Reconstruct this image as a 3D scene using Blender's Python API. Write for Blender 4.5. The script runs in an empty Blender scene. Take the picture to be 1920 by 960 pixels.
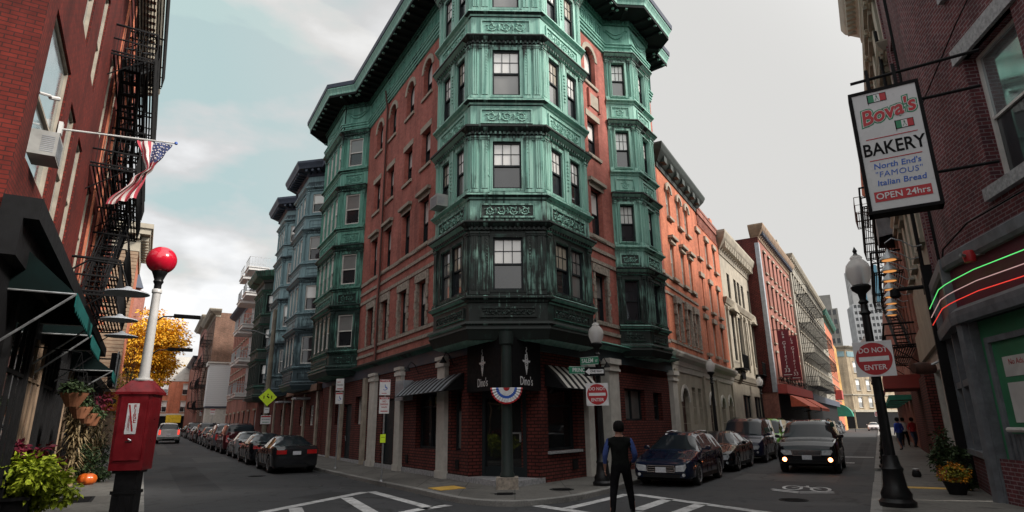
import bpy, bmesh, math, random
from math import sin, cos, tan, atan, atan2, radians, degrees, sqrt, pi, hypot
from mathutils import Vector as V, Matrix, noise
random.seed(7)
S = bpy.context.scene
COL = S.collection
# ------------------------------------------------------------------ camera
EYE = 1.8; FPX = 1128.0
_p = atan(316 / 1128.0); _r = radians(0.7)
_f = V((0, cos(_p), sin(_p))); _u0 = V((0, -sin(_p), cos(_p))); _r0 = V((1, 0, 0))
_rt = _r0 * cos(_r) - _u0 * sin(_r); _up = _r0 * sin(_r) + _u0 * cos(_r)
cd = bpy.data.cameras.new('camera'); cam = bpy.data.objects.new('camera', cd); COL.objects.link(cam)
cd.sensor_width = 36; cd.lens = FPX / 1920 * 36; cd.clip_end = 3000; cd.clip_start = .1
m = Matrix((_rt, _up, -_f)).transposed().to_4x4(); m.translation = V((0, 0, EYE)); cam.matrix_world = m
S.camera = cam
# ------------------------------------------------------------------ world, sun, exposure
SUN_EL = radians(38); SUN_AZ = radians(106); GLOW = 3.0      # azimuth clockwise from +Y (view direction)
S.view_settings.view_transform = 'Standard'; S.view_settings.look = 'None'
S.view_settings.exposure = 0.05; S.view_settings.gamma = 1
W = bpy.data.worlds.new('World'); S.world = W; W.use_nodes = True
nt = W.node_tree; nt.nodes.clear(); N = nt.nodes.new; Lk = nt.links.new
out = N('ShaderNodeOutputWorld'); sky = N('ShaderNodeTexSky'); sky.sky_type = 'NISHITA'; sky.sun_disc = False
sky.sun_elevation = SUN_EL; sky.sun_rotation = SUN_AZ; sky.dust_density = 4; sky.air_density = 1.0; sky.ozone_density = .6
b1 = N('ShaderNodeBackground'); b1.inputs[1].default_value = 0.15; Lk(sky.outputs[0], b1.inputs[0])
tc = N('ShaderNodeTexCoord'); mp = N('ShaderNodeMapping'); mp.inputs['Scale'].default_value = (1.0, 1.0, 2.2)
mp.inputs['Location'].default_value = (0.35, 0.1, 0.25)
Lk(tc.outputs['Generated'], mp.inputs[0])
nz = N('ShaderNodeTexNoise'); nz.inputs['Scale'].default_value = 1.9; nz.inputs['Detail'].default_value = 7
nz.inputs['Roughness'].default_value = .52; nz.inputs['Distortion'].default_value = .35; Lk(mp.outputs[0], nz.inputs[0])
cr = N('ShaderNodeValToRGB'); cr.color_ramp.elements[0].position = .36; cr.color_ramp.elements[1].position = .58
cr.color_ramp.elements[0].color = (.0,) * 3 + (1,); cr.color_ramp.elements[1].color = (1, 1, 1, 1); Lk(nz.outputs[0], cr.inputs[0])
# open sky shows only toward the west-north (screen left, high); clouds elsewhere
sx = N('ShaderNodeSeparateXYZ'); Lk(tc.outputs['Generated'], sx.inputs[0])
mr = N('ShaderNodeMapRange'); mr.inputs['From Min'].default_value = -.42; mr.inputs['From Max'].default_value = -.05
mr.inputs['To Min'].default_value = 0; mr.inputs['To Max'].default_value = 1; Lk(sx.outputs[0], mr.inputs[0])
mx = N('ShaderNodeMath'); mx.operation = 'MAXIMUM'; Lk(cr.outputs[0], mx.inputs[0]); Lk(mr.outputs[0], mx.inputs[1])
mfl = N('ShaderNodeMath'); mfl.operation = 'MAXIMUM'; Lk(mx.outputs[0], mfl.inputs[0]); mfl.inputs[1].default_value = .9
nz2 = N('ShaderNodeTexNoise'); nz2.inputs['Scale'].default_value = 2.6; nz2.inputs['Detail'].default_value = 6; Lk(mp.outputs[0], nz2.inputs[0])
cc = N('ShaderNodeValToRGB'); cc.color_ramp.elements[0].position = .39; cc.color_ramp.elements[1].position = .54; _e = cc.color_ramp.elements.new(.46); _e.color = (.63, .585, .565, 1)
cc.color_ramp.elements[0].color = (.50, .645, .64, 1); cc.color_ramp.elements[1].color = (.70, .70, .69, 1); Lk(nz2.outputs[0], cc.inputs[0])
b2 = N('ShaderNodeBackground'); _mc = N('ShaderNodeMix'); _mc.data_type = 'RGBA'; Lk(mr.outputs[0], _mc.inputs[0]); Lk(cc.outputs[0], _mc.inputs[6]); _mc.inputs[7].default_value = (.69, .685, .67, 1)
Lk(_mc.outputs[2], b2.inputs[0])
# thin cloud glows around the hidden sun (behind the camera)
vd = N('ShaderNodeVectorMath'); vd.operation = 'DOT_PRODUCT'; Lk(tc.outputs['Generated'], vd.inputs[0]); vd.inputs[1].default_value = (sin(SUN_AZ + .25) * cos(SUN_EL), cos(SUN_AZ + .25) * cos(SUN_EL), sin(SUN_EL))
gl_ = N('ShaderNodeMapRange'); gl_.interpolation_type = 'SMOOTHERSTEP'; gl_.inputs['From Min'].default_value = .2; gl_.inputs['From Max'].default_value = 1.0; gl_.inputs['To Min'].default_value = 1; gl_.inputs['To Max'].default_value = GLOW; Lk(vd.outputs['Value'], gl_.inputs[0]); Lk(gl_.outputs[0], b2.inputs[1])
ms = N('ShaderNodeMixShader'); Lk(mfl.outputs[0], ms.inputs[0]); Lk(b1.outputs[0], ms.inputs[1]); Lk(b2.outputs[0], ms.inputs[2])
Lk(ms.outputs[0], out.inputs[0])
sl = bpy.data.lights.new('sun', 'SUN'); sl.energy = 5.0; sl.angle = radians(10); sl.color = (1, .93, .84)
so = bpy.data.objects.new('sun', sl); COL.objects.link(so)
sd = V((sin(SUN_AZ) * cos(SUN_EL), cos(SUN_AZ) * cos(SUN_EL), sin(SUN_EL)))
so.rotation_euler = (-sd).to_track_quat('-Z', 'Y').to_euler(); so.location = (30, -20, 40)
S.cycles.max_bounces = 6

# ------------------------------------------------------------------ materials
MATS = {}
def nmat(name):
    m = bpy.data.materials.new(name); m.use_nodes = True; MATS[name] = m
    b = m.node_tree.nodes['Principled BSDF']; return m, m.node_tree, b
def tex(nt, kind, vec, **kw):
    n = nt.nodes.new('ShaderNodeTex' + kind)
    for k, v in kw.items(): n.inputs[k].default_value = v
    nt.links.new(vec, n.inputs['Vector']); return n
def mapped(nt, scale, src='Object'):
    t = nt.nodes.new('ShaderNodeTexCoord'); mp = nt.nodes.new('ShaderNodeMapping'); mp.inputs['Scale'].default_value = scale
    nt.links.new(t.outputs[src], mp.inputs[0]); return mp.outputs[0]
def ramp(nt, fac, stops):
    r = nt.nodes.new('ShaderNodeValToRGB'); e = r.color_ramp.elements
    while len(e) < len(stops): e.new(.5)
    for i, (p, c) in enumerate(stops):
        e[i].position = p; e[i].color = (*(c if isinstance(c, (tuple, list)) else (c, c, c)), 1)
    nt.links.new(fac, r.inputs[0]); return r.outputs[0]
def mix(nt, fac, a, b, mode='MIX'):
    n = nt.nodes.new('ShaderNodeMix'); n.data_type = 'RGBA'; n.blend_type = mode
    for s, v in ((0, fac), (6, a), (7, b)):
        if hasattr(v, 'is_linked') or hasattr(v, 'links'): nt.links.new(v, n.inputs[s])
        else: n.inputs[s].default_value = (*v, 1) if isinstance(v, (tuple, list)) else v
    return n.outputs[2]
def bump(nt, b, h, strength=.3, dist=.01):
    n = nt.nodes.new('ShaderNodeBump'); n.inputs['Strength'].default_value = strength; n.inputs['Distance'].default_value = dist
    nt.links.new(h, n.inputs['Height']); nt.links.new(n.outputs[0], b.inputs['Normal'])
def plain(name, col, rough=.6, metal=0, var=.25, sc=3, bmp=.15, spec=.5, coat=0, src='Object'):
    m, t, b = nmat(name)
    v = mapped(t, (sc, sc, sc), src); n = tex(t, 'Noise', v, Scale=1, Detail=6, Roughness=.6)
    lo = tuple(c * (1 - var) for c in col); hi = tuple(min(1, c * (1 + var)) for c in col)
    t.links.new(ramp(t, n.outputs[0], [(.3, lo), (.7, hi)]), b.inputs['Base Color'])
    t.links.new(ramp(t, n.outputs[0], [(.3, max(0, rough - .12)), (.7, min(1, rough + .1))]), b.inputs['Roughness'])
    b.inputs['Metallic'].default_value = metal; b.inputs['Specular IOR Level'].default_value = spec
    if coat: b.inputs['Coat Weight'].default_value = coat; b.inputs['Coat Roughness'].default_value = .04
    if bmp: bump(t, b, n.outputs[0], bmp)
    return m
def emis(name, col, s):
    m, t, b = nmat(name); b.inputs['Base Color'].default_value = (*[c * .5 for c in col], 1)
    b.inputs['Emission Color'].default_value = (*col, 1); b.inputs['Emission Strength'].default_value = s; return m
def brick(name, c1, c2, mortar=(.22, .19, .17), dirt=.5, w=.22, h=.075, ms_=.009, rough=.85):
    m, t, b = nmat(name)
    tcn = t.nodes.new('ShaderNodeTexCoord'); uv = tcn.outputs['UV']
    bt = tex(t, 'Brick', uv, Scale=1.0); bt.inputs['Color1'].default_value = (*c1, 1); bt.inputs['Color2'].default_value = (*c2, 1)
    bt.inputs['Mortar'].default_value = (*mortar, 1); bt.inputs['Mortar Size'].default_value = ms_; bt.inputs['Brick Width'].default_value = w
    bt.inputs['Row Height'].default_value = h; bt.inputs['Bias'].default_value = -.1; bt.inputs['Mortar Smooth'].default_value = .2
    n = tex(t, 'Noise', uv, Scale=.55, Detail=8, Roughness=.65)
    n2 = tex(t, 'Noise', uv, Scale=6.0, Detail=3)
    mp = t.nodes.new('ShaderNodeMapping'); mp.inputs['Scale'].default_value = (1.6, .12, 1); t.links.new(uv, mp.inputs[0])
    n3 = tex(t, 'Noise', mp.outputs[0], Scale=1, Detail=5)
    c = mix(t, 1.0, bt.outputs[0], ramp(t, n.outputs[0], [(.3, 1 - dirt), (.68, 1.12)]), 'MULTIPLY')
    c = mix(t, 1.0, c, ramp(t, n2.outputs[0], [(.3, .82), (.7, 1.12)]), 'MULTIPLY')
    c = mix(t, 1.0, c, ramp(t, n3.outputs[0], [(.36, .72), (.55, 1.03)]), 'MULTIPLY')
    t.links.new(c, b.inputs['Base Color']); b.inputs['Roughness'].default_value = rough; b.inputs['Specular IOR Level'].default_value = .25
    bump(t, b, bt.outputs['Fac'], -.5, .006); return m
def copper(name, light, mid, dark, zdark=(10.2, 4.4), amt=.55):
    """verdigris copper: pale green, run-off streaks, black crust on the lower storeys"""
    m, t, b = nmat(name)
    uv = t.nodes.new('ShaderNodeTexCoord').outputs['UV']
    mp = t.nodes.new('ShaderNodeMapping'); mp.inputs['Scale'].default_value = (7, .45, 1); t.links.new(uv, mp.inputs[0])
    st = tex(t, 'Noise', mp.outputs[0], Scale=1, Detail=6, Roughness=.62)
    mp2 = t.nodes.new('ShaderNodeMapping'); mp2.inputs['Scale'].default_value = (1.3, .9, 1); t.links.new(uv, mp2.inputs[0])
    bl = tex(t, 'Noise', mp2.outputs[0], Scale=1, Detail=7, Roughness=.65)
    mp3 = t.nodes.new('ShaderNodeMapping'); mp3.inputs['Scale'].default_value = (13, .9, 1); mp3.inputs['Location'].default_value = (3, 7, 0); t.links.new(uv, mp3.inputs[0])
    s2 = tex(t, 'Noise', mp3.outputs[0], Scale=1, Detail=3, Roughness=.5)
    c = mix(t, ramp(t, st.outputs[0], [(.35, 0), (.66, 1)]), light, mid)
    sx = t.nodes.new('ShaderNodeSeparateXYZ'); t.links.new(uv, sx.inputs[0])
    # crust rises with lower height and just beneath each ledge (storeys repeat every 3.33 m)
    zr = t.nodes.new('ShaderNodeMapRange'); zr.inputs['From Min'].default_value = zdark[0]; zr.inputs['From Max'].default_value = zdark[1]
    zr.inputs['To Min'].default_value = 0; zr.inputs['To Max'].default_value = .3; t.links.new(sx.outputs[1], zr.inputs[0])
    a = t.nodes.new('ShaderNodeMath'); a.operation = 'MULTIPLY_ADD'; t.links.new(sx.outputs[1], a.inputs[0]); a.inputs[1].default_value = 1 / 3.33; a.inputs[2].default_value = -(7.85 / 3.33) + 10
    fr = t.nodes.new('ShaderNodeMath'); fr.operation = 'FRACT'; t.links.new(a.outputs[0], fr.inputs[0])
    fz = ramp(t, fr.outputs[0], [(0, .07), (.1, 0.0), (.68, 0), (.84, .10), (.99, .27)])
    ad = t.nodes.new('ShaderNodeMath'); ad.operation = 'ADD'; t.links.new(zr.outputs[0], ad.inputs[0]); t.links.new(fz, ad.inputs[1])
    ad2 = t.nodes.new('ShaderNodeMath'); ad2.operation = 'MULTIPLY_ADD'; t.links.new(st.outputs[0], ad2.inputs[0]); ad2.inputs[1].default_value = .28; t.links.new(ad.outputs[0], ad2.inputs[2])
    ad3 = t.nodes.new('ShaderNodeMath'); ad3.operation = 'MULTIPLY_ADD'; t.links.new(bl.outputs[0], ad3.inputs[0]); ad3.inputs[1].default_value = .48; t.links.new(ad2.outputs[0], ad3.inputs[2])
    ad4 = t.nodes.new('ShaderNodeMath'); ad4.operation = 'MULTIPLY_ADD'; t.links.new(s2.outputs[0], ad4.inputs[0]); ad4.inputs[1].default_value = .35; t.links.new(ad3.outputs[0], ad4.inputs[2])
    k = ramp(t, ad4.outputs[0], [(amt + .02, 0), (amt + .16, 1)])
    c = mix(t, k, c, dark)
    c = mix(t, ramp(t, bl.outputs[0], [(.56, 0), (.75, .5)]), c, tuple(x * .6 for x in mid))
    t.links.new(c, b.inputs['Base Color']); b.inputs['Roughness'].default_value = .62; b.inputs['Specular IOR Level'].default_value = .35
    bump(t, b, st.outputs[0], .12, .01); return m
def glass(name, col, rough=.03, spec=1.0, ior=1.55, var=.3, coat=1, cior=1.7):
    m, t, b = nmat(name)
    n = tex(t, 'Noise', mapped(t, (.5, .5, .5)), Scale=1, Detail=3)
    t.links.new(ramp(t, n.outputs[0], [(.35, tuple(c * (1 - var) for c in col)), (.65, tuple(c * (1 + var) for c in col))]), b.inputs['Base Color'])
    b.inputs['Roughness'].default_value = .4; b.inputs['IOR'].default_value = ior; b.inputs['Specular IOR Level'].default_value = .05
    b.inputs['Coat Weight'].default_value = coat; b.inputs['Coat Roughness'].default_value = rough; b.inputs['Coat IOR'].default_value = cior
    n2 = tex(t, 'Noise', mapped(t, (1.1, 1.1, 1.1)), Scale=1.3, Detail=1)
    bn = t.nodes.new('ShaderNodeBump'); bn.inputs['Strength'].default_value = .05; bn.inputs['Distance'].default_value = .05
    t.links.new(n2.outputs[0], bn.inputs['Height']); t.links.new(bn.outputs[0], b.inputs['Coat Normal'])
    return m
def paint(name, col, flake=.3, rough=.3):
    m, t, b = nmat(name); b.inputs['Base Color'].default_value = (*col, 1)
    n = tex(t, 'Noise', mapped(t, (2, 2, 2)), Scale=1.5, Detail=6)
    t.links.new(ramp(t, n.outputs[0], [(.3, tuple(c * .85 for c in col)), (.7, tuple(c * 1.1 for c in col))]), b.inputs['Base Color'])
    t.links.new(ramp(t, n.outputs[0], [(.3, rough), (.7, rough + .15)]), b.inputs['Roughness'])
    b.inputs['Metallic'].default_value = flake * .3; b.inputs['Specular IOR Level'].default_value = .05; b.inputs['Coat Weight'].default_value = 1; b.inputs['Coat IOR'].default_value = 1.5; b.inputs['Coat Roughness'].default_value = .015; return m

M = {}
M['brick_corner'] = brick('corner red brick', (.45, .135, .105), (.38, .105, .085), (.3, .18, .15), dirt=.35, w=.21, h=.07, ms_=.006)
M['brownstone'] = plain('brownstone', (.26, .18, .12), .85, sc=2, var=.35, bmp=.4)
M['ac_grey'] = plain('air conditioner enamel', (.30, .30, .29), .6, sc=4, var=.2)
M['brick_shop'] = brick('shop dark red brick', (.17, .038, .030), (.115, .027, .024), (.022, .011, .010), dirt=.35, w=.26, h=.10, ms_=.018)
M['brick_orange'] = brick('orange brick', (.60, .185, .10), (.51, .15, .085), (.42, .24, .16), dirt=.3, ms_=.006)
M['brick_left'] = brick('left scarlet brick', (.165, .020, .013), (.115, .014, .010), (.045, .012, .010), dirt=.5, w=.23, h=.078, ms_=.009)
M['brick_bakery'] = brick('bakery plum brick', (.17, .045, .05), (.10, .035, .045), (.25, .2, .21), dirt=.45, w=.24, h=.085, ms_=.010)
M['brick_brown'] = brick('brown brick', (.22, .11, .075), (.15, .075, .05), (.2, .16, .13), dirt=.45)
M['brick_tan'] = brick('tan brick', (.42, .33, .22), (.36, .28, .19), (.3, .26, .2), dirt=.3)
M['brick_rose'] = brick('rose brick', (.36, .13, .095), (.30, .10, .08), (.3, .2, .16), dirt=.35)
M['brick_cream'] = brick('cream painted brick', (.36, .335, .28), (.31, .29, .245), (.24, .22, .19), dirt=.5)
M['stone'] = plain('weathered sandstone', (.30, .26, .21), .85, sc=2, var=.35, bmp=.4)
M['stone_rough'] = plain('rough quarry stone', (.28, .24, .20), .9, sc=9, var=.5, bmp=1.0)
M['limestone'] = plain('limestone', (.33, .295, .235), .8, sc=1.5, var=.22, bmp=.3)
M['granite'] = plain('granite', (.30, .30, .31), .8, sc=12, var=.4, bmp=.5)
M['white_paint'] = plain('off white paint', (.50, .48, .44), .6, sc=4, var=.15, bmp=.1)
M['bakery_grey'] = plain('grimy grey shopfront paint', (.13, .14, .155), .65, sc=3, var=.35, bmp=.3, spec=.25)
M['grey_paint'] = plain('grey paint', (.30, .32, .35), .55, sc=4, var=.2, bmp=.2)
M['white_metal'] = plain('white enamel', (.50, .49, .48), .45, sc=3, var=.12, bmp=.05)
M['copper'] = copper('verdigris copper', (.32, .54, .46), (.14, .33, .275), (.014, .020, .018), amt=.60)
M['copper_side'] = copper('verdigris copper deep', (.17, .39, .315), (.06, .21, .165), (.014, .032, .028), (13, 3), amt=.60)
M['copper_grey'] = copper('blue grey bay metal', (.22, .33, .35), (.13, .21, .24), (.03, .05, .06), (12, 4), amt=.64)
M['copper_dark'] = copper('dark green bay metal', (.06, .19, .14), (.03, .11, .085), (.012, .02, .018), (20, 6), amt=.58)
M['copper_black'] = plain('blackened copper', (.022, .032, .028), .6, sc=3, var=.5)
M['slate'] = plain('slate blue flashing', (.045, .055, .08), .6, sc=2, spec=.3)
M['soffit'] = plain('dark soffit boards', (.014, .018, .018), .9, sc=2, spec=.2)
M['darkframe'] = plain('black green sash paint', (.010, .015, .018), .6, sc=3, spec=.3)
M['lightframe'] = plain('white sash paint', (.60, .58, .55), .45, sc=3, var=.1)
M['glass_dark'] = glass('dark window glass', (.02, .022, .026))
M['glass_sky'] = glass('blind and painted sky glass', (.70, .69, .67), var=.18)  # pale base colour paints in sky reflection as well as white blinds
M['glass_blank'] = glass('clear sky reflecting glass', (.03, .035, .04))
M['glass_mid'] = glass('half blinded glass', (.20, .20, .195))
M['glass_mirror'] = plain('sky mirroring glass', (.50, .56, .58), .10, metal=.8, sc=.8, var=.15, bmp=0)
M['glass_curtain'] = glass('net curtained glass', (.36, .32, .26), var=.45)
M['glass_warm'] = glass('curtained glass', (.30, .16, .05))
M['glass_shop'] = glass('shop glass', (.012, .013, .014), ior=1.5)
M['glass_car'] = glass('car glass', (.008, .012, .017), .008, coat=.9, cior=1.38)
M['iron'] = plain('black iron', (.008, .008, .009), .7, metal=.0, sc=6, var=.4, bmp=.2, spec=.15)
M['iron_rust'] = plain('rusty iron', (.06, .025, .018), .7, sc=6, var=.5)
M['rubber'] = plain('tyre rubber', (.015, .015, .016), .85, sc=10)
M['alloy'] = plain('alloy wheel', (.45, .46, .48), .3, metal=.35, sc=5, var=.1, bmp=0)
M['chrome'] = plain('chrome trim', (.6, .6, .62), .18, metal=1, sc=5, var=.05, bmp=0)
M['steel'] = plain('galvanised steel', (.33, .34, .35), .45, metal=.7, sc=8)
M['plastic_black'] = plain('black plastic', (.010, .010, .011), .7, sc=6, spec=.2)
M['taillight'] = plain('red lens', (.45, .01, .012), .15, sc=6, var=.2, bmp=0, coat=1)
M['brakelight'] = emis('lit brake lens', (1, .05, .03), 1.6)
M['headlight'] = plain('headlamp lens', (.50, .52, .55), .12, metal=.1, sc=9, var=.45, bmp=0, coat=1)
M['amber_lit'] = emis('lit amber lens', (1, .30, .10), 13)
M['amber'] = plain('amber lens', (.5, .16, .02), .2, bmp=0, coat=1)
M['plate'] = plain('licence plate', (.55, .56, .6), .4, sc=20, var=.2)
M['red_enamel'] = plain('fire box red', (.17, .005, .010), .38, sc=5, var=.3, bmp=.1, coat=.3)
M['red_globe'] = plain('red glass globe', (.55, .008, .03), .22, sc=1, var=.1, bmp=0, coat=.6)
M['sign_red'] = plain('sign red', (.36, .012, .018), .45, sc=8, var=.15, bmp=0)
M['sign_white'] = plain('sign white', (.62, .62, .63), .45, sc=8, var=.1, bmp=0)
M['sign_green'] = plain('sign green', (.012, .16, .085), .45, sc=8, var=.15, bmp=0)
M['sign_black'] = plain('sign black', (.006, .006, .007), .75, sc=8, var=.15, bmp=0, spec=.15)
M['sign_yellow'] = plain('sign fluorescent yellow', (.62, .85, .02), .45, sc=8, var=.05, bmp=0)
M['sign_blue'] = plain('sign blue', (.03, .10, .42), .45, sc=8, var=.15, bmp=0)
M['box_face'] = plain('sign box face', (.52, .52, .53), .3, sc=1.2, var=.08, bmp=0, coat=.3)
M['concrete'] = None
def ground_mat(name, base, sc, crack=.5, bmp=.5, patch=.42, joints=0, worn=0):
    m, t, b = nmat(name); v = mapped(t, (1, 1, 1))
    n = tex(t, 'Noise', v, Scale=.35, Detail=9, Roughness=.65); g = tex(t, 'Noise', v, Scale=sc, Detail=4, Roughness=.7)
    vo = t.nodes.new('ShaderNodeTexVoronoi'); vo.feature = 'DISTANCE_TO_EDGE'; vo.inputs['Scale'].default_value = .22
    nn = tex(t, 'Noise', v, Scale=1.2, Detail=5); vm = t.nodes.new('ShaderNodeVectorMath'); vm.operation = 'MULTIPLY_ADD'
    t.links.new(nn.outputs['Color'], vm.inputs[0]); vm.inputs[1].default_value = (1.6, 1.6, 0); t.links.new(v, vm.inputs[2]); t.links.new(vm.outputs[0], vo.inputs['Vector'])
    c = mix(t, 1.0, base, ramp(t, n.outputs[0], [(.3, 1 - patch), (.7, 1 + patch)]), 'MULTIPLY')
    c = mix(t, 1.0, c, ramp(t, g.outputs[0], [(.3, .75), (.7, 1.25)]), 'MULTIPLY')
    c = mix(t, 1.0, c, ramp(t, vo.outputs[0], [(0, 1 - crack), (.012, 1)]), 'MULTIPLY')
    sp = tex(t, 'Noise', v, Scale=2.3, Detail=3); c = mix(t, ramp(t, sp.outputs[0], [(.60, 0), (.68, .75)]), c, tuple(x * .42 for x in base))
    if worn:
        wn = tex(t, 'Noise', v, Scale=5.5, Detail=7, Roughness=.75); c = mix(t, ramp(t, wn.outputs[0], [(.55, 0), (.68, .85)]), c, (.06, .06, .062))
    if joints:
        uv = t.nodes.new('ShaderNodeTexCoord').outputs['UV']
        bt = tex(t, 'Brick', uv, Scale=1.0); bt.inputs['Color1'].default_value = (1, 1, 1, 1); bt.inputs['Color2'].default_value = (.86, .86, .86, 1); bt.inputs['Mortar'].default_value = (.35, .35, .35, 1)
        bt.offset = 0; bt.inputs['Mortar Size'].default_value = .012; bt.inputs['Brick Width'].default_value = joints; bt.inputs['Row Height'].default_value = joints
        c = mix(t, 1.0, c, bt.outputs[0], 'MULTIPLY')
    t.links.new(c, b.inputs['Base Color'])
    t.links.new(ramp(t, n.outputs[0], [(.3, .62), (.7, .9)]), b.inputs['Roughness']); b.inputs['Specular IOR Level'].default_value = .35
    bump(t, b, g.outputs[0], bmp, .006); return m
M['asphalt'] = ground_mat('asphalt', (.038, .039, .042), 22, .6)
M['asphalt_patch'] = ground_mat('asphalt patch', (.021, .0215, .024), 26, .2)
M['asphalt_old'] = ground_mat('old asphalt patch', (.060, .060, .061), 20, .6)
M['asphalt2'] = ground_mat('ground asphalt', (.036, .036, .038), 18, .4)
M['concrete'] = ground_mat('pavement concrete', (.125, .12, .11), 14, .25, joints=1.4)
M['kerbstone'] = ground_mat('granite kerb', (.20, .195, .185), 25, .1)
M['road_white'] = ground_mat('worn road paint', (.44, .44, .44), 9, .35, patch=.4, worn=1)
M['tactile'] = plain('yellow tactile plate', (.55, .33, .06), .7, sc=6)

# ------------------------------------------------------------------ mesh helpers
def gz(x, y):
    """ground height: the left street climbs gently away from the corner"""
    s = -.5105 * x + .86 * y
    w = max(0, min(1, (-5 - x) / 6)); return w * .0105 * max(0, s - 26)
class Fr:
    """facade frame: u runs along the wall, n is outward, z up"""
    def __init__(s, P, az, side=1):
        a = radians(az); s.P = V((P[0], P[1])); s.u = V((sin(a), cos(a))); s.n = V((cos(a), -sin(a))) * side; s.side = side
    def pt(s, u, n, z): q = s.P + s.u * u + s.n * n; return V((q.x, q.y, z))
    def xy(s, u, n): return tuple(s.P + s.u * u + s.n * n)
    def sub(s, u, n):
        f = Fr((0, 0), 0); f.P = s.P + s.u * u + s.n * n; f.u = s.u; f.n = s.n; f.side = s.side; return f
    def loc(s, x, y): d = V((x, y)) - s.P; return d.dot(s.u), d.dot(s.n)
def seg_frame(a, b, side):
    a = V(a[:2]); b = V(b[:2]); d = b - a; return Fr(a, degrees(atan2(d.x, d.y)), side), d.length
class Loc:
    """plain local frame x,y,z"""
    def pt(s, u, n, z): return V((u, n, z))
LOC = Loc()
def onp(px, py, F, n=0):
    """where the line of sight through a photo pixel meets a facade plane: (u, z)"""
    d = _f + _rt * ((px - 960) / FPX) + _up * ((480 - py) / FPX)
    P = F.P + F.n * n; t = P.dot(F.n) / (d.x * F.n.x + d.y * F.n.y)
    q = V((d.x * t, d.y * t)); return (q - P).dot(F.u), EYE + d.z * t
def rootloc(p):
    l = V((0, 0, 0))
    while p is not None: l += p.location; p = p.parent
    return l
SPLIT = set('ledge pilaster bracket vent stone_belt chimney corbel door_hood panel stone_belt brick_pier pediment footing side_wall quoin shop_canopy stall_riser awning_frame moulding gutter cable lintel glass_strip name_panel_frame shop_pilaster cornice'.split())
class MB:
    def __init__(s, F=LOC): s.v = []; s.f = []; s.m = []; s.F = F; s.mi = 0
    def face(s, pts, mi=None):
        k = len(s.v); s.v += [tuple(p) for p in pts]; s.f.append(tuple(range(k, k + len(pts)))); s.m.append(s.mi if mi is None else mi)
    def q(s, *uvz): s.face([s.F.pt(*p) for p in uvz]); return s
    def box(s, u0, u1, n0, n1, z0, z1, F=None):
        F = F or s.F; k = len(s.v)
        for z in (z0, z1):
            for a, b in ((u0, n0), (u1, n0), (u1, n1), (u0, n1)): s.v.append(tuple(F.pt(a, b, z)))
        for f in ((0, 3, 2, 1), (4, 5, 6, 7), (0, 1, 5, 4), (1, 2, 6, 5), (2, 3, 7, 6), (3, 0, 4, 7)):
            s.f.append(tuple(k + i for i in f)); s.m.append(s.mi)
        return s
    def tube(s, pts, r, seg=8, cap=True):
        pts = [V(p) for p in pts]; rs = r if isinstance(r, (list, tuple)) else [r] * len(pts); k0 = len(s.v)
        ref = None
        for i, p in enumerate(pts):
            d = (pts[min(i + 1, len(pts) - 1)] - pts[max(i - 1, 0)])
            if d.length < 1e-9: d = V((0, 0, 1))
            d.normalize()
            if ref is None: ref = V((0, 0, 1)) if abs(d.z) < .9 else V((1, 0, 0))
            a = d.cross(ref)
            if a.length < 1e-6: a = d.cross(V((0, 1, 0)))
            a.normalize(); b = d.cross(a); ref = -b if False else ref
            for j in range(seg):
                t = 2 * pi * j / seg; s.v.append(tuple(p + (a * cos(t) + b * sin(t)) * rs[i]))
        for i in range(len(pts) - 1):
            for j in range(seg):
                a0 = k0 + i * seg + j; b0 = k0 + i * seg + (j + 1) % seg
                s.f.append((a0, b0, b0 + seg, a0 + seg)); s.m.append(s.mi)
        if cap:
            s.f.append(tuple(k0 + j for j in range(seg))); s.m.append(s.mi)
            e = k0 + (len(pts) - 1) * seg; s.f.append(tuple(e + j for j in reversed(range(seg)))); s.m.append(s.mi)
        return s
    def lathe(s, prof, c=(0, 0, 0), seg=20, ax='z', flute=0, sx=1, sy=1):
        c = V(c); k0 = len(s.v)
        for r, h in prof:
            for j in range(seg):
                t = 2 * pi * j / seg; rr = r * (1 - flute * (j % 2))
                x, y = rr * cos(t) * sx, rr * sin(t) * sy
                s.v.append(tuple(c + (V((x, y, h)) if ax == 'z' else V((x, h, y)) if ax == 'y' else V((h, x, y)))))
        for i in range(len(prof) - 1):
            for j in range(seg):
                a0 = k0 + i * seg + j; b0 = k0 + i * seg + (j + 1) % seg
                s.f.append((a0, b0, b0 + seg, a0 + seg)); s.m.append(s.mi)
        for i, rev in ((0, 0), (len(prof) - 1, 1)):
            if prof[i][0] > 1e-4: s.f.append(tuple(k0 + i * seg + j for j in range(seg))); s.m.append(s.mi)
        return s
    def poly(s, pts, z0, z1=None):
        """horizontal polygon, or prism when z1 is given"""
        s.face([V((p[0], p[1], z0 if z1 is None else z1)) for p in pts])
        if z1 is not None:
            s.face([V((p[0], p[1], z0)) for p in reversed(pts)])
            for i in range(len(pts)):
                a, b = pts[i], pts[(i + 1) % len(pts)]
                s.face([V((a[0], a[1], z0)), V((b[0], b[1], z0)), V((b[0], b[1], z1)), V((a[0], a[1], z1))])
        return s
    def plate(s, outline, n0, n1, F=None):
        """outline given in (u,z), thick from n0 to n1"""
        F = F or s.F
        s.face([F.pt(u, n1, z) for u, z in outline]); s.face([F.pt(u, n0, z) for u, z in reversed(outline)])
        for i in range(len(outline)):
            a, b = outline[i], outline[(i + 1) % len(outline)]
            s.face([F.pt(a[0], n0, a[1]), F.pt(b[0], n0, b[1]), F.pt(b[0], n1, b[1]), F.pt(a[0], n1, a[1])])
        return s
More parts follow.
